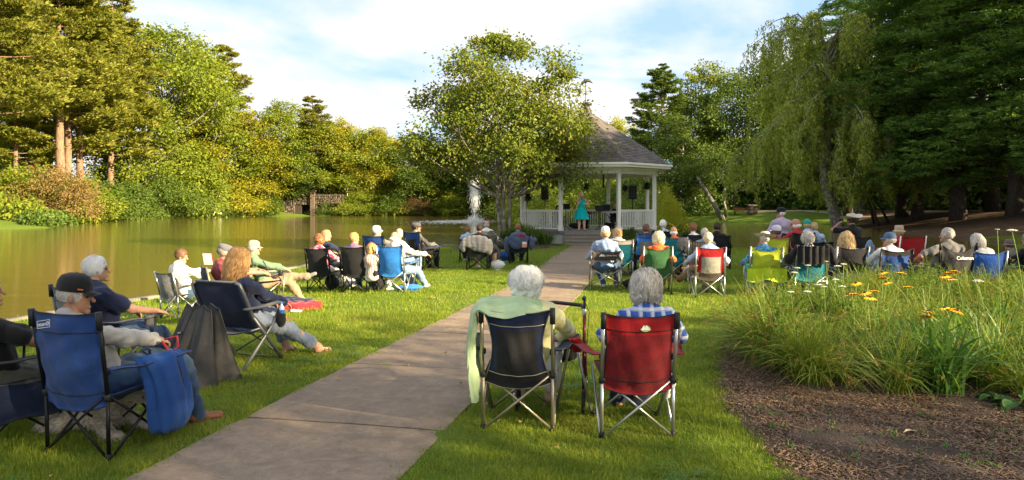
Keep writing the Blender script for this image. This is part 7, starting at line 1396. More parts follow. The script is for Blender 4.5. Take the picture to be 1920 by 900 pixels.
sit(1233, 552, 6, dict(label='green camp chair behind the grey-haired person', fab=GREENF, frame=M_CHAMP, H=.95, sagtop=.08, pinch=.03, armcol=GREENF), dict(label='woman with a white-blond bob and orange collar in the green chair', shirt=ORANGE, pants=KHAKI, shoes=WHSHOE, hair=('bob', 'paleblond')), s=1.0, off=(.03, .05))
_, _, lt = sit(1266, 522, 8, dict(label='teal chair with a charcoal jacket on its corner', fab=TEALF, frame=M_STEEL, H=.98), dict(label='bald man with white fringe in the teal chair', shirt=ORANGE, pants=KHAKI, shoes=BRSHOE, hair=('fringe', 'white')), s=1.02, off=(-.02, .04))
e = localgroup('charcoal_jacket', 'charcoal jacket hung on the right corner of the teal chair', 'jacket', lt, 8); S = SDF(); S.ell((.18, -.40, .84), (.17, .05, .16), None, .05).ell((.28, -.38, .72), (.09, .05, .15), None, .05); sdf_obj(S, 'jacket', MGREY, e, .02, .02, 28, 10)
sit(1243, 500, 15, dict(label='black chair of the man in the black and white jacket', fab=BLACKF, H=.95), dict(label='white-haired man in a black and pale patterned jacket near the flowers', shirt=cloth('black_white_jacket', (.03, .03, .035), (.50, .56, .62), 'tie', 5), pants=BLACKC, shoes=BLSHOE, hair=('short', 'white'), head=(15, 0, 0), wide=1.1), s=1.1, off=(0, .04))
sit(1300, 518, 5, dict(label='chair covered by a black jacket behind the red and silver chair', fab=BLACKF, trim=BLACKF, H=.98, W=.29), dict(label='brown-haired person in a white shirt behind the red and silver chair', shirt=cloth('pale_lilac_cotton', (.62, .60, .68)), pants=BLACKC, shoes=BLSHOE, hair=('short', 'auburn')), s=1.08, off=(.02, .05))
sit(1312, 530, 8, dict(label='olive striped high-backed chair just left of the red and silver chair', fab=cloth('olive_stripes', (.10, .09, .06), (.2, .18, .13), 'stripe', 120), frame=M_STEEL, H=.96, W=.25), dict(label='grey-haired person behind the red and silver chair', shirt=GBLUE, pants=KHAKI, shoes=WHSHOE, hair=('short', 'grey')), s=1.0, off=(.16, .3))
sit(1349, 505, 14, dict(label='black low chair right behind the grey-haired person', fab=BLACKF, H=.9), dict(label='dark-haired person in the farthest black chair by the water', shirt=BLACKC, pants=BLACKC, shoes=BLSHOE, hair=('short', 'dark')), s=1.05, off=(-.06, .04))
sit(1331, 558, 3, dict(label='red camp chair with silver centre panel', fab=REDF, mid=SILV, net=.34, low=BROWNF, trim=REDF, frame=M_STEEL, H=.96, W=.27, armcol=REDF), dict(label='pale blond man with crossed legs in the red and silver chair', shirt=LBLUE, pants=KHAKI, shoes=BRSHOE, hair=('short', 'paleblond'), head=(4, 0, 0), wide=1.05, arms={-1: (-.36, .22, .58), 1: (.34, .1, .56)}, feet={-1: (.08, .42, .07), 1: (-.42, .52, .26)}, knees={-1: (0, .4, 1), 1: (-.3, .5, 1.2)}, pole={1: (1, -.2, -.5), -1: (-1, -.2, -.6)}), s=1.0, off=(.0, .05))
e = thing('umbrella', 'slim pale blue folded umbrella leaning on the red and silver chair', 'umbrella', gp(1316, 535), 0); mb = MB(); mb.tube([(-.1, 0, .62), (.0, 0, .35), (.10, 0, .02)], [.012, .022, .008], 8); mb.build('canopy', cloth('pale_blue_nylon', (.12, .40, .70)), e); mb = MB(); mb.tube([(-.1, 0, .62), (-.13, 0, .70)], .010, 6); mb.build('handle', M_DARK, e)
sd = thing('small_dog', 'small black and white dog sitting beside the red and silver chair', 'dog', gp(1289, 528), radians(20)); S = SDF(); S.ell((0, 0, .20), (.09, .11, .15), None, .04).ell((0, .03, .34), (.065, .07, .08), None, .03).ell((0, .06, .44), (.06, .065, .058), None, .02).cone((0, .09, .43), (0, .16, .41), .032, .022, .02).cone((-.04, .04, .48), (-.06, .02, .55), .02, .006, .01).cone((.04, .04, .48), (.06, .02, .55), .02, .006, .01)
for q in (-1, 1): S.cone((q*.045, .09, .25), (q*.05, .12, .03), .03, .02, .02).cone((q*.05, .12, .025), (q*.05, .16, .02), .022, .018, .01).ell((q*.08, -.03, .10), (.045, .08, .08), None, .03).cone((q*.09, .0, .03), (q*.09, .08, .025), .025, .02, .01)
S.cone((0, -.10, .08), (.03, -.2, .14), .025, .012, .02); V, Q = S.mesh(.009, .004, 5, 50); mb = MB(); mb.add(V, Q); mb.build('body', cloth('black_white_fur', (.02, .02, .02), (.62, .60, .57), 'tie', 6), sd)

# --- far right rows
_, _, ly = sit(1436, 556, 10, dict(label='lime yellow camp chair of the person in the straw hat', fab=LIMEF, frame=M_STEEL, H=.96, W=.29, sagtop=.10, low=BLACKF), dict(label='person in a straw hat with a dark band tilted on the head', shirt=TIE, pants=TEALC, shoes=BRSHOE, hair=('short', 'grey'), hat=('straw', [STRAW, STRAWB]), head=(-25, -8, 14), arms={-1: (-.34, .12, .60), 1: (.25, .2, .62)}), s=1.0, off=(.0, .08))
e = localgroup('lime_cover', 'shiny lime cloth hanging across the lower back of the lime chair', 'cloth', ly, 10); G = np.array([[(u*.36, -.36-.06*(1-u*u)-.01*sin(u*14), .60-.06*u*u*0-.02-v_*(.26-.02*cos(u*5))-.03*abs(u)) for v_ in np.linspace(0, 1, 10)] for u in np.linspace(-1, 1, 17)]); mb = MB(); mb.sheet(G, .008); mb.build('cloth', cloth('lime_cloth', (.46, .58, .02)), e)
sit(1456, 530, 25, dict(label='second lime chair hidden behind the straw hat', fab=LIMEF, H=.98), dict(label='person in a white visor behind the straw hat', shirt=MAROON, pants=KHAKI, shoes=WHSHOE, hair=('short', 'brown'), hat=('cap', [cloth('lilac_cap', (.60, .56, .68)), WHCAP]), skin=SKIN_T, head=(-60, 0, 0)), s=1.05, off=(-.02, .04))
sit(1478, 500, -20, dict(label='black chair of the large man in the lavender shirt', fab=BLACKF, H=.8), dict(label='large man in a black cap and lavender shirt facing left', shirt=LAV, pants=KHAKI, shoes=BRSHOE, hair=('short', 'white'), hat=('cap', [BLKCAP, BLKCAP]), head=(-70, 0, 0), wide=1.35, hip=.60, lean=.1, skin=SKIN_T), s=1.22, off=(0, .1))
sit(1500, 525, -15, dict(label='black chair of the man in the red shirt', fab=BLACKF, H=1.0), dict(label='balding man in a red shirt looking left', shirt=REDC, pants=KHAKI, shoes=BRSHOE, hair=('fringe', 'white'), skin=SKIN_T, head=(-50, 0, 0), hip=.52), s=1.12, off=(0, .05))
sit(1521, 515, 5, dict(label='hidden chair of the child in the teal cap', fab=BLACKF, H=.8), dict(label='child in a teal cap beside the balding man in red', shirt=LBLUE, pants=KHAKI, shoes=WHSHOE, hair=('short', 'blond'), hat=('cap', [TEALCAP, TEALCAP]), hip=.55), s=1.05, off=(-.05, .05)); sit(1538, 512, 5, dict(label='hidden chair of the blond child', fab=BLACKF, H=.8), dict(label='blond child in a pale blue shirt right of the teal cap', shirt=LBLUE, pants=KHAKI, shoes=WHSHOE, hair=('short', 'blond'), hip=.5), s=1.03, off=(-.1, .05))
_, _, lk = sit(1520, 560, 2, dict(label='teal camp chair under a black jacket with long fringe', fab=TEALF, trim=TEALF, frame=M_STEEL, H=.98, W=.29), dict(label='person with curly white-grey hair in a black and white print top', shirt=DOTS, pants=DOTS, shoes=BLSHOE, hair=('curly', 'grey'), arms={-1: (-.34, .15, .6), 1: (.34, .15, .6)}, wide=1.15), s=1.0, off=(-.0, .05))
e = localgroup('black_shawl', 'black shawl hung over the back of the teal chair', 'shawl', lk, 2); G = np.array([[(-.02+u*.30, -.43-.02*sin(u*16)-.05*(1-u*u), .99-.04*v_**2-v_*(.30+.02*sin(u*20))) for v_ in np.linspace(0, 1, 9)] for u in np.linspace(-1, 1, 21)]); mb = MB(); mb.sheet(G, .012); mb.build('shawl', BLACKC, e); S = SDF(); S.cone((.26, -.36, .97), (.42, -.3, .7), .05, .07, .04).cone((-.28, -.36, .97), (-.42, -.28, .72), .05, .07, .04); sdf_obj(S, 'sleeve', BLACKC, e, .02, .01)
sit(1594, 558, -2, dict(label='black camp chair with violet lower panel', fab=BLACKF, mid=BLACKF, low=cloth('violet_nylon', (.12, .10, .30)), net=.2, frame=M_STEEL, H=.97, W=.30, sagtop=.05), dict(label='woman with long wavy blond hair in the black and violet chair', shirt=GBLUE, pants=JEANS, shoes=WHSHOE, hair=('wavy', 'blond')), s=1.0, off=(.0, .05))
sit(1604, 520, -8, dict(label='black chair of the person in the cowboy hat', fab=BLACKF, H=.9), dict(label='person in a cream cowboy hat with a raised left hand', shirt=BLACKC, sleeve='short', pants=JEANS, shoes=BRSHOE, hair=('short', 'dark'), hat=('cowboy', [cloth('cream_felt', (.56, .50, .40))]), hip=.60, arms={-1: (-.12, .10, 1.16), 1: (.25, .2, .7)}, pole={-1: (-1, 0, -.6)}, head=(-10, -4, -6), skin=SKIN_T), s=1.12, off=(0, .05))
e = thing('denim_jacket', 'pale denim jeans draped over a chair between the blond woman and the blue cap', 'jeans', at(1632, 14.6, .62)); S = SDF(); S.ell((0, 0, .12), (.09, .05, .26), None, .04).ell((.08, -.02, -.05), (.13, .06, .2), None, .05); sdf_obj(S, 'denim', LJEANS, e, .02, .018, 6, 12)
sit(1676, 562, 0, dict(label='black and blue camp chair of the man in the blue cap', fab=BLUE, trim=BLACKF, frame=M_BLKMET, H=.95, W=.29, sagtop=.06, mid=BLUE), dict(label='man in a faded blue cap, glasses and white shirt', shirt=WHITEC, pants=JEANS, shoes=WHSHOE, hair=('short', 'grey'), hat=('cap', [BLCAP, BLCAP]), glasses=True, head=(-55, 0, 0), arms={-1: (-.42, .2, .62), 1: (.3, .2, .6)}, wide=1.15), s=1.0, off=(0, .05))
sit(1706, 528, -5, dict(label='bright red chair with white legs by the water', fab=REDF, frame=M_WHITE, H=1.0, W=.29, pinch=0), dict(label='person in a beige bucket hat in the bright red chair', shirt=REDC, pants=KHAKI, shoes=WHSHOE, hair=('bob', 'blond'), hat=('bucket', [TANCAP])), s=1.05, off=(-.16, .05))
e = thing('wooden_box', 'dark brown cup holder box between the blue cap and the large grey-haired man', 'box', gp(1708, 560)); mb = MB(); mb.box((0, 0, .2), (.18, .18, .38), bev=.015); mb.build('box', solid('brown_box', (.07, .035, .02), .6), e, False); mb = MB(); mb.box((0, 0, .40), (.2, .2, .03), bev=.008); mb.build('lid', M_STEEL, e, False)
(cc, Gc), _, lc = sit(1788, 566, -6, dict(label='black camp chair with white maker lettering of the big grey-haired man', fab=BLACKF, frame=M_BLKMET, H=1.0, W=.27, wtop=.33, sagtop=.16, near=True, pinch=.03), dict(label='big grey-haired man with his bare left arm out, in the black chair', shirt=MGREY, sleeve='short', pants=KHAKI, shoes=BRSHOE, hair=('short', 'grey'), head=(-28, 0, 6), wide=1.35, arms={-1: (-.50, .05, .62), 1: (.35, .2, .64)}, pole={-1: (-1, -.6, .1)}, hip=.48, skin=SKIN_T), s=1.06, off=(0, .06))
flat_text('Coleman', .085, LOGOW, cc, (.06, Gc[9, 13][1]-.03, Gc[9, 13][2]+.02), (0, -1, .12), (0, 0, 1))
sit(1850, 566, 12, dict(label='royal blue camp chair of the woman with long grey hair', fab=cloth('mid_blue_nylon', (.015, .08, .36)), frame=M_STEEL, H=.93, W=.28, sagtop=.06), dict(label='woman with long straight grey hair leaning left', shirt=WHITEC, pants=KHAKI, shoes=WHSHOE, hair=('long', 'grey'), head=(-10, 0, -10), torso_x=-.14), s=1.0, off=(-.02, .05))
sit(1903, 545, -10, dict(label='grey chair at the right behind the blue one', fab=GREYF, H=.85), dict(label='person in a brown hat low at the right edge', shirt=MGREY, pants=KHAKI, shoes=WHSHOE, hair=('short', 'brown'), hat=('bucket', [cloth('brown_hat', (.14, .11, .09))])), s=.85, off=(0, .05))
sit(1938, 560, -14, dict(label='teal chair cut by the right frame edge', fab=TEALF, frame=M_BLKMET, H=.96), dict(label='person in a dark shirt at the right frame edge in the teal chair', shirt=BLACKC, pants=KHAKI, shoes=WHSHOE, hair=('short', 'salt')), s=1.0, off=(0.05, .05))

# --- performers
DR = cloth('turquoise_dress_cloth', (.0, .46, .47), wr=.3)
sx, sy, sz = at3(1090, 32.2, DZ+.0)
e, J = person((sx, sy, sz), 180, 'blond singer in a turquoise knee-length dress holding a microphone', skin=SKIN_P, shirt=None, hair=('long', 'paleblond'), seated=False, s=1.07, lean=0.0, arms={-1: (-.16, .30, 1.20), 1: (.03, .16, 1.36)}, feet={-1: (-.13, .03, .07), 1: (.10, .0, .07)}, pole={1: (1, -.3, -.7), -1: (-1, -.4, -.6)}, head=(20, -4, 4), shoes=solid('nude_shoe', (.50, .30, .22), .5))
mb = MB(); th = np.arange(40)*2*pi/40; rings = []
for z, rx, ry, fa in [(1.38, .165, .115, 0), (1.32, .18, .135, 0), (1.24, .178, .14, 0), (1.12, .162, .134, 0), (1.06, .162, .134, 0), (1.03, .168, .14, 0), (.95, .20, .168, .03), (.85, .235, .20, .05), (.7, .28, .245, .075), (.56, .325, .285, .09), (.50, .335, .295, .09)]: rf = 1+fa*np.sin(th*9+z*1.5); rings.append(np.column_stack([rx*rf*np.cos(th), ry*rf*np.sin(th), np.full(40, z)]))
V = np.vstack(rings); k = len(rings); i = np.arange(k-1)[:, None]*40; j = np.arange(40)[None]; j2 = (j+1) % 40; mb.add(V, np.stack([i+j, i+j2, i+40+j2, i+40+j], -1).reshape(-1, 4)[:, ::-1]); mb.tube([(-.09, .09, 1.36), (-.07, .05, 1.46), (-.05, -.06, 1.46), (-.08, -.08, 1.37)], .014, 5); mb.tube([(.09, .09, 1.36), (.07, .05, 1.46), (.05, -.06, 1.46), (.08, -.08, 1.37)], .014, 5); mb.build('dress', DR, e)
mb = MB(); mb.lathe([(.166, -.025), (.170, 0), (.166, .025)], (0, 0, 1.075), 24, sc_=(1, .83)); mb.tube([(.02, .105, 1.07), (.03, .12, .98), (.02, .13, .88)], .010, 5); mb.build('belt', DR, e)
mc = thing('microphone', 'black microphone held at the mouth of the blond singer', 'microphone', (sx, sy, sz), pi, None, 1.07); w_ = J['A'][1][2]; mb = MB(); mb.tube([w_+V3(0, .07, -.04), w_+V3(-.02, .08, .08)], [.010, .014], 8); mb.lathe([(0, -.02), (.022, 0), (0, .024)], tuple(w_+V3(-.022, .08, .10)), 10); mb.build('microphone', M_DARK, mc)
sg = at3(1046, 36.6, DZ); chair((sg[0], sg[1], sg[2]), 180, 'plain dark chair of the seated musician on the left', fab=BLACKF, H=.85, group='chairs on the pavilion'); person(sg, 180, 'long-haired musician in a black top seated at the left of the pavilion', shirt=BLACKC, sleeve='short', pants=JEANS, shoes=BLSHOE, hair=('long', 'dark'), head=(0, -6, 0), skin=SKIN_P)
sg = at3(1154, 35.3, DZ); chair(sg, 185, 'plain dark chair behind the keyboard', fab=BLACKF, H=.8, group='chairs on the pavilion'); person(sg, 185, 'blond keyboard player in black half hidden by the right front post', shirt=BLACKC, pants=BLACKC, shoes=BLSHOE, hair=('long', 'blond'), arms={1: (.2, .42, .82), -1: (-.2, .42, .82)}, lean=.02, hip=.5)
sg = at3(1093, 36.2, DZ); chair(sg, 180, 'plain dark chair behind the singer', fab=BLACKF, H=.8, group='chairs on the pavilion'); person(sg, 180, 'guitarist in a burgundy shirt seated directly behind the singer', shirt=cloth('burgundy_shirt', (.12, .012, .03)), pants=BLACKC, shoes=BLSHOE, hair=('short', 'dark'), arms={1: (.12, .25, .78), -1: (-.42, .22, .82)}, hip=.5)
gt = thing('guitar', 'acoustic guitar across the lap of the guitarist behind the singer', 'guitar', (sg[0], sg[1], sg[2]), pi); GW = solid('guitar_wood', (.36, .18, .07), .35); mb = MB(); t_ = np.arange(28)*2*pi/28; rr_ = .17*(1-.22*np.cos(2*t_-.0)**8*0-.16*np.exp(-((np.sin(t_))**2)*0)); Xg = .23*np.cos(t_); Zg = (.17-.035*np.exp(-((Xg-.03)/.07)**2))*np.sin(t_)*(1-.15*(np.cos(t_) < 0)); V = [(x_+.1, .20, .72+z_) for x_, z_ in zip(Xg, Zg)]+[(x_+.1, .30, .72+z_) for x_, z_ in zip(Xg, Zg)]; mb.add(V+[(.1, .20, .72), (.1, .30, .72)], [[i, (i+1) % 28, 28+(i+1) % 28, 28+i] for i in range(28)], [[56, (i+1) % 28, i] for i in range(28)]+[[57, 28+i, 28+(i+1) % 28] for i in range(28)]); mb.build('guitar_body', GW, gt); mb = MB(); mb.box((-.36, .27, .78), (.55, .03, .05), rot=rotm(0, .12)); mb.build('neck', solid('dark_wood', (.06, .03, .02), .4), gt, False); mb = MB(); mb.box((-.68, .27, .82), (.14, .02, .07), rot=rotm(0, .12), bev=.006); mb.build('headstock', GW, gt, False)
# ------------------------------------------------------------ flower bed planting
SEDGE = leafmat('sedge_blade', (.07, .14, .02), (.20, .27, .035), .35, (.38, .35, .08), .7); SEDB = leafmat('seed_head', (.16, .08, .03), (.36, .19, .06), .15); STRAP = leafmat('strap_leaf', (.035, .10, .02), (.10, .22, .04), .35, (.20, .30, .06), .6); FINE = leafmat('fine_leaf', (.06, .13, .02), (.15, .24, .035), .35, (.26, .32, .05), .6)
def blades(n, L_, wd, r0, spread, seed, droop=1.0, segs=6, up=1.0, side=None):
    r = np.random.RandomState(seed); az = r.uniform(0, 2*pi, n) if side is None else r.normal(side, .9, n); ln = L_*r.uniform(.55, 1.1, n); out = spread*r.uniform(.15, 1.0, n)**.8; f = np.linspace(0, 1, segs+1)[None]
    R = (ln*out)[:, None]*(f**1.4); Zz = (ln*up)[:, None]*(f*(1.0-.25*out[:, None])-droop*out[:, None]*.62*f**2.6); Z0 = np.maximum(Zz, .01*f); b = r.normal(size=(n, 2))*r0; sw = r.normal(size=(n, 1))*.10*f**2*ln[:, None]
    X_ = b[:, :1]+np.cos(az)[:, None]*R-np.sin(az)[:, None]*sw; Y_ = b[:, 1:]+np.sin(az)[:, None]*R+np.cos(az)[:, None]*sw; P = np.stack([X_, Y_, Z0], -1); tw = r.uniform(-.7, .7, n); S = np.stack([-np.sin(az+tw), np.cos(az+tw), r.normal(size=n)*.4], -1)[:, None]; wf = (wd*r.uniform(.6, 1.2, n))[:, None, None]*(np.sin(np.clip(f*.9+.12, 0, 1)*pi)**.6)[..., None]*.5; wf = np.broadcast_to(wf, (n, segs+1, 1)).copy(); wf[:, -1] = .0003
    V = np.stack([P-S*wf, P+S*wf], 2).reshape(-1, 3); i = np.arange(n)[:, None]*(segs+1)*2; j = np.arange(segs)[None]*2; Q = np.stack([i+j, i+j+1, i+j+3, i+j+2], -1).reshape(-1, 4); return V, Q, P[:, -1], P
def sedge_mesh(seed, side=None):
    V, Q, tips, P = blades(200, 1.05, .0078, .06, .88, seed, 1.08, side=side); mb = MB(); mb.add(V, Q); r = np.random.RandomState(seed)
    for k in r.choice(len(tips), 16, False):
        c = P[k, -2]; n = 16; C_ = c+r.normal(size=(n, 3))*.016; v, q = leaf_quads(C_, r.normal(size=(n, 3))+np.array([0, 0, .3]), r.normal(size=(n, 3)), .030, .005); mb.add(v, q, m=1)
    return mb.mesh('sedge', [SEDGE, SEDB])
def fine_mesh(seed):
    r = np.random.RandomState(seed); mb = MB()
    for k in range(26):
        a = r.uniform(0, 6.28); h_ = r.uniform(.35, .72); o = r.uniform(.02, .22); b = r.normal(size=2)*.08; pts = bez(V3(*b, 0), V3(*b, h_*.5), V3(b[0]+cos(a)*o, b[1]+sin(a)*o, h_), 6); mb.tube(pts, .0025, 3, cap=False); n = 22; f = r.uniform(.15, 1, n)*5; C_ = np.stack([np.interp(f, np.arange(6), pts[:, x]) for x in range(3)], -1); aa = r.uniform(0, 6.28, n); D_ = np.stack([np.cos(aa), np.sin(aa), np.full(n, .5)], -1); v, q = leaf_quads(C_+D_*.03, D_, np.tile([0, 0, 1.], (n, 1))+r.normal(size=(n, 3))*.3, .075, .012); mb.add(v, q)
    return mb.mesh('leafy_stems', [FINE])
def bedpts(n, seed, m=.12, pyf=None, extra=None):
    r = np.random.RandomState(seed); x = r.uniform(1.6, 11, n*12); y = r.uniform(3.5, 14.5, n*12); P = np.stack([x, y], -1); k = (poly_sd(P, BED) < -m); py = HPY+CAMH*FPX/y; px = 960+x/y*FPX; k &= py < np.interp(px, [1350, 1420, 1500, 1700, 1950, 2100], [690, 716, 742, 752, 756, 756]); k &= px < 2120
    if extra is not None: k &= extra(px, py)
    P = P[k][:n]; return P, r
def plant_mass(name, meshes, n, seed, smin, smax, label, m=.12, extra=None):
    P, r = bedpts(n, seed, m, extra=extra); g_ = r.randint(0, len(meshes), len(P))
    for q, me in enumerate(meshes):
        o = bpy.data.objects.new(name, me); k = g_ == q; s_ = r.uniform(smin, smax, k.sum()); sc_o = scatter(name, np.column_stack([P[k], gz(P[k][:, 0], P[k][:, 1])+.02]), np.column_stack([s_]*3), np.column_stack([r.normal(0, .08, k.sum()), r.normal(0, .08, k.sum()), r.uniform(0, 6.28, k.sum())]), o, label[q], 'plants')
plant_mass('sedge_mass', [sedge_mesh(1), sedge_mesh(2), sedge_mesh(3)], 125, 5, .62, 1.0, ['arching yellow-green sedge with brown seed heads filling the flower bed', 'thin arching sedge blades leaning over the lawn edge of the bed', 'loose sedge stems mixed among the flowers in the bed'], .25)
plant_mass('fine_foliage', [fine_mesh(4), fine_mesh(5)], 125, 6, .7, 1.1, ['fine leafed green perennial stems between the sedge', 'soft green coreopsis-like foliage massed at the back of the bed'], .35)
# sedge arching out over the left edge of the bed
for k, (px, py, s_) in enumerate([(1435, 645, 1.0), (1450, 690, 1.0), (1455, 615, .95), (1520, 725, .95), (1405, 668, .75)]):
    g = gp(px, py); V, Q, tips, P = blades(340, 1.1, .0075, .09, .92, 80+k, 1.1, side=pi*(.95, 1.1, .85, 1.35, 1.0)[k]); mb = MB(); mb.add(V, Q); r = np.random.RandomState(k)
    for q_ in r.choice(len(tips), 30, False): c = P[q_, -2]; n = 16; v, q = leaf_quads(c+r.normal(size=(n, 3))*.016, r.normal(size=(n, 3)), r.normal(size=(n, 3)), .030, .005); mb.add(v, q, m=1)
    e = thing('sedge_clump', ['arching sedge clump at the far left of the bed above the worn mulch', 'second sedge clump leaning left over the mulch path', 'sedge clump at the back left corner of the bed', 'sedge clump at the front left beside the bare mulch', 'smallest sedge clump at the left tip of the bed'][k], 'sedge', g, 0, 'sedge clumps at the left of the bed', s_); mb.build('blades', [SEDGE, SEDB], e)
# daylily clumps with broad strap leaves
for k, (px, py, s_, lb) in enumerate([(1765, 742, 1.0, 'largest dark strap-leaved daylily clump at the front of the bed'), (1850, 728, .85, 'daylily clump right of the largest strap-leaved clump'), (1690, 728, .62, 'small daylily clump left of the largest strap-leaved clump'), (1810, 690, 1.0, 'daylily clump behind the largest strap-leaved clump'), (1910, 712, .8, 'daylily clump at the right frame edge above the hostas'), (1725, 700, .95, 'daylily clump deep in the sedge left of the largest clump'), (1860, 680, 1.0, 'daylily clump deep in the bed near the right edge')]):
    V, Q, _, _ = blades(120, .92, .028, .08, .80, 90+k, 1.0, 7); mb = MB(); mb.add(V, Q); e = thing('daylily', lb, 'daylily', gp(px, py), k, 'daylily clumps in the bed', s_); mb.build('leaves', STRAP, e)
# hostas
HOS = leafmat('hosta_leaf', (.05, .12, .03), (.10, .20, .05), .3)
for k, (px, py, s_) in enumerate([(1868, 762, .75), (1905, 775, .9), (1935, 752, 1.0)]):
    mb = MB(); r = np.random.RandomState(k)
    for q in range(11):
        a = q*.6+r.rand(); l_ = r.uniform(.14, .2); d = V3(cos(a), sin(a), 0); s3 = V3(-sin(a), cos(a), 0); h0 = r.uniform(.06, .14); G = np.array([[d*(.05+l_*v_)+s3*(.065*u*sin(pi*min(1, v_*.93+.07))**.7)+V3(0, 0, h0*(1-.5*v_)+.03*sin(v_*pi)-.02*(1-abs(u))) for v_ in np.linspace(0, 1, 7)] for u in (-1, -.5, 0, .5, 1)]); mb.sheet(G, .002)
    e = thing('hosta', ['small round-leaved hosta left of its neighbours in the bottom right corner', 'round-leaved hosta at the bottom of the bed near the right edge', 'round-leaved hosta cut by the right frame edge'][k], 'hosta', gp(px, py), 0, None, s_); mb.build('leaves', HOS, e)
# flowers: things with stem, petals, disc
PET = solid('orange_petals', (.86, .42, .01), .6, .15, 30, bmp=0); DISC = solid('dark_disc', (.05, .02, .012), .9); LACE = solid('cream_florets', (.74, .74, .62), .8, .1, 30, bmp=0); STEM = solid('green_stem', (.14, .22, .04), .7)
def flower(px, pytop, Y, kind, label, s_=1.0):
    x = (px-960)/FPX*Y; z0 = gzf(x, Y)+.02; zt = CAMH+(HPY-pytop)/FPX*Y; h_ = zt-z0; r = np.random.RandomState(int(px+pytop)); e = thing('black_eyed_susan' if kind == 'r' else 'wild_carrot_flower', label, 'flower', (x, Y, z0), 0, 'orange daisies in the bed' if kind == 'r' else 'white lacy flowers in the bed')
    b = r.normal(size=2)*.10; mb = MB(); pts = bez(V3(b[0], b[1], 0), V3(b[0]*.8, b[1]*.8, h_*.6), V3(0, 0, h_), 7); mb.tube(pts, .0035, 5); mb.build('stem', STEM, e)
    if kind == 'r':
        nf = 12; tl = rotm(r.uniform(-.4, .2), r.uniform(-.3, .3)); pet = MB(); G = np.array([[V3(.012+.040*v_, .0105*u*sin(pi*(.15+.8*v_)), -.012*v_*v_) for v_ in np.linspace(0, 1, 4)] for u in (-1, 0, 1)]); pet.sheet(G, .0015); me = pet.mesh('petal', [PET])
        for q in range(nf): o = obj('petal', me, e); o.matrix_local = Matrix.Translation((0, 0, h_)) @ Matrix(tl.tolist()).to_4x4() @ Matrix.Rotation(q*2*pi/nf, 4, 'Z') @ Matrix.Scale(s_, 4)
        mb = MB(); mb.lathe([(.0001, .014), (.010, .012), (.014, .004), (.012, -.004), (.0001, -.005)], (0, 0, 0), 10); mb.V[0] = mb.V[0]*s_ @ tl.T+V3(0, 0, h_); mb.build('disc', DISC, e)
    else:
        mb = MB(); n = 70; a = np.arange(n)*2.39996; rr_ = .046*s_*np.sqrt(np.arange(n)/n); 
        for q in range(n): c = V3(cos(a[q])*rr_[q], sin(a[q])*rr_[q], h_+.03*s_-.25*rr_[q]**2/.05); v, qq = leaf_quads(np.array([c, c]), r.normal(size=(2, 3)), r.normal(size=(2, 3))+[0, 0, 1], .012*s_, .011*s_); mb.add(v, qq)
        mb.build('florets', LACE, e, kind='stuff'); mb = MB()
        for q in range(0, n, 6): mb.tube([(0, 0, h_), (cos(a[q])*rr_[q], sin(a[q])*rr_[q], h_+.02*s_)], .0016, 3, cap=False)
        mb.build('spokes', STEM, e)
RU = [(1561, 490+22, 9.5), (1655, 511, 8.8), (1655, 520, 8.6), (1690, 511, 9.0), (1605, 531, 8.2), (1662, 530, 8.2), (1700, 537, 8.0), (1600, 550, 7.6), (1622, 549, 7.4), (1636, 545, 7.5), (1632, 558, 7.3), (1590, 553, 7.7), (1780, 511, 8.6), (1790, 508, 8.5), (1772, 518, 8.4), (1784, 523, 8.3), (1772, 577, 6.9), (1785, 579, 6.8), (1794, 583, 6.7), (1736, 592, 6.7), (1740, 584, 6.8)]
for k, (px, py, Y_) in enumerate(RU[1:]): flower(px, py, Y_, 'r', 'orange black-eyed daisy %s in the bed' % ['high at the back below the blue cap', 'just under the highest back daisy', 'below the wooden box', 'alone near the middle of the bed', 'second from left in the upper row', 'right of the upper row daisies', 'leftmost of the dense middle cluster', 'in the centre of the middle cluster', 'topmost of the middle cluster', 'lowest of the middle cluster', 'at the left tip of the middle cluster', 'right at the back below the black lettered chair', 'highest at the back right', 'lower left in the back right group', 'lowest in the back right group', 'leftmost of the front pair cluster', 'in the middle of the front cluster', 'rightmost of the front cluster', 'lowest and nearest in front', 'just above the nearest one'][k], 1.3)
QA = [(1495, 505, 9.6, .9), (1489, 514, 9.2, 1), (1515, 500, 9.6, .8), (1571, 502, 9.4, 1), (1582, 498, 9.3, .9), (1545, 531, 8.6, 1), (1567, 527, 8.8, .9), (1536, 537, 8.3, .9), (1483, 550, 8.2, .8), (1514, 550, 8.0, 1), (1545, 540, 8.1, .7), (1578, 540, 8.2, .9), (1834, 531, 7.6, 1.2), (1898, 436, 7.4, 1.1), (1870, 432, 7.5, .5), (1550, 492, 10, .6)]
for k, (px, py, Y_, s_) in enumerate(QA): flower(px, py, Y_, 'q', 'white lacy flower head %s' % ['in front of the teal chair', 'lowest in front of the teal chair', 'greenest bud before the black shawl', 'before the violet chair panel', 'highest before the violet chair', 'in the wide flat group mid left', 'behind the wide flat group', 'at the left end of the flat group', 'far left near the lawn', 'alone below the flat group', 'small one in the flat group', 'right end of the flat group', 'large and alone before the royal blue chair', 'on the tallest stalk at the right edge', 'as a small bud left of the tallest stalk', 'tiny one left of the blond woman'][k], s_)
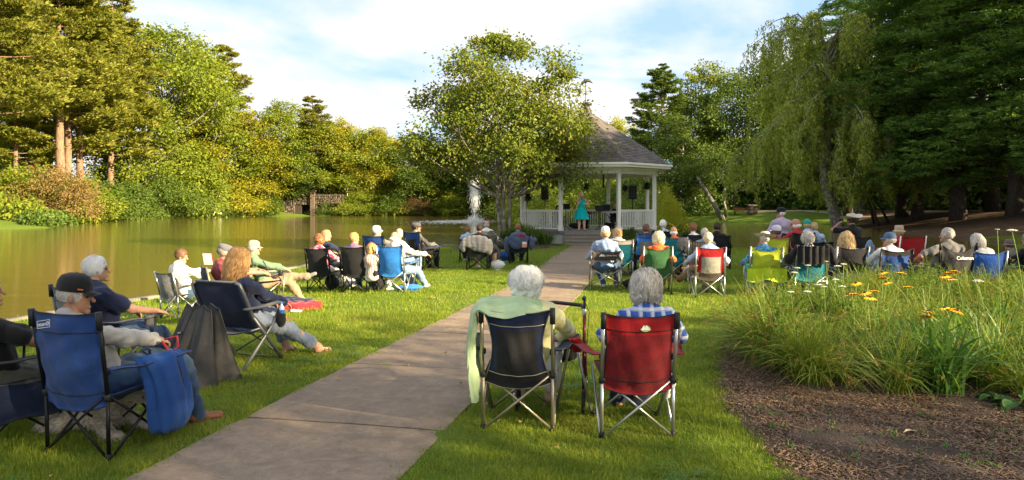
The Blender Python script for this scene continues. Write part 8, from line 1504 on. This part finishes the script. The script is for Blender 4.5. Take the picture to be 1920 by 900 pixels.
# fallen leaf, twigs and weeds on the mulch
e = thing('fallen_leaf', 'long pale dry leaf lying alone on the mulch', 'leaf', (*gp(1707, 822)[:2], .05), .5); mb = MB(); G = np.array([[V3(.17*(v_-.5), .016*u*sin(pi*v_), .008*abs(u)+.01*sin(v_*5)) for v_ in np.linspace(0, 1, 9)] for u in (-1, 0, 1)]); mb.sheet(G, .002); mb.build('leaf', solid('dry_leaf', (.50, .42, .28), .8), e)
r = np.random.RandomState(44); mb = MB()
for k in range(55):
    px, py = r.uniform(1400, 1920), r.uniform(740, 895); g = gp(px, py)
    if poly_sd(np.array(g[:2]), BED) > -.08: continue
    a = r.uniform(0, 3.14); l_ = r.uniform(.04, .22); mb.tube([V3(*g)+V3(-cos(a)*l_, -sin(a)*l_*.6, .045), V3(*g)+V3(r.normal()*.01, 0, .055), V3(*g)+V3(cos(a)*l_, sin(a)*l_*.6, .045)], .0022, 4)
mb.build('fallen_stems', solid('dry_stem', (.24, .17, .10), .9), kind='stuff')
V, Q, _, _ = blades(7, .07, .008, .01, .8, 7); mb = MB(); mb.add(V, Q); wd_ = bpy.data.objects.new('weed', mb.mesh('weed', [STRAP])); P_ = [gp(r.uniform(1400, 1920), r.uniform(735, 890)) for k in range(90)]; P_ = np.array([p for p in P_ if poly_sd(np.array(p[:2]), BED) < -.1])+[0, 0, .03]
scatter('small_weeds', P_, np.random.uniform(.5, 1.3, (len(P_), 1))*np.ones(3), np.column_stack([P_[:, 0]*0, P_[:, 0]*0, r.uniform(0, 6, len(P_))]), wd_, 'tiny green weeds sprouting from the mulch', 'weeds')
# foliage round the pavilion steps
for k, (px, Y_, s_) in enumerate([(957, 31.2, 1.3), (975, 31.0, 1.45), (992, 30.7, 1.35), (1008, 30.4, 1.15), (1024, 30.3, .9), (966, 32.2, 1.4), (985, 32.0, 1.4)]):
    V, Q, _, _ = blades(170, .85, .045, .12, .62, 120+k, .8, 6); mb = MB(); mb.add(V, Q); e = thing('daylily', ['strap-leaved clump nearest the maple stems', 'strap-leaved clump behind the person in the navy jacket', 'tall strap-leaved clump against the left railing', 'strap-leaved clump before the white skirt', 'small strap-leaved clump next to the steps', 'strap-leaved clump under the left post', 'strap-leaved clump against the skirt boards'][k], 'daylily', at(px, Y_), k, 'strap-leaved clumps left of the steps', s_); mb.build('leaves', LF['reed'], e)
for k, (px, Y_, H_, lf) in enumerate([(1182, 30.4, .75, 'deep'), (1196, 30.2, .55, 'mid'), (1262, 31.0, 1.0, 'mid'), (1282, 30.6, .8, 'mid'), (1300, 31.5, .9, 'reed')]):
    tree('shrub_a', px, Y_, H=H_, width=1.2, leaf=lf, name='shrub', label=['low dark shrub right of the pavilion steps', 'smaller shrub behind the big royal blue chair', 'leafy clump with orange blooms right of the pavilion', 'second leafy clump with orange blooms by the water', 'pale green clump at the water edge by the orange blooms'][k], group='small shrubs right of the steps', cat='shrub')
r = np.random.RandomState(5); mb = MB(); C_ = np.array([at(px, Y_, z_) for px, Y_, z_ in zip(r.uniform(1250, 1292, 60), r.uniform(30.2, 31.2, 60), r.uniform(.45, 1.05, 60))]); v, q = leaf_quads(C_, r.normal(size=(60, 3)), r.normal(size=(60, 3)), .10, .09); mb.add(v, q); o = mb.build('orange_blooms', PET, kind='stuff'); tag(o, 'small orange blooms over the shrubs right of the pavilion', 'flowers')
# white blossoms over the flowering shrub on the far bank
fs = bpy.data.objects.get('flowering_shrub')
if fs:
    r = np.random.RandomState(8); n = 420; u = nrm(r.normal(size=(n, 3))); u[:, 2] = np.abs(u[:, 2]); u[:, 1] = -np.abs(u[:, 1])*.9; C_ = u*np.array([2.1, 2.1, 2.7])+np.array([0, 0, .3]); C_ = C_[noise3(C_*1.1, 3) > .0]; v, q = leaf_quads(C_, r.normal(size=C_.shape), r.normal(size=C_.shape)+np.array([0, -1, .3]), .30, .26); o = obj('blossoms', mesh_from('blossoms', v, q, mats=[LACE], smooth=False), fs); o.rotation_euler = (0, 0, -fs.rotation_euler[2])
print('script done; meshes', len(bpy.data.meshes), 'objects', len(bpy.data.objects), 'polys', sum(len(m.polygons) for m in bpy.data.meshes))
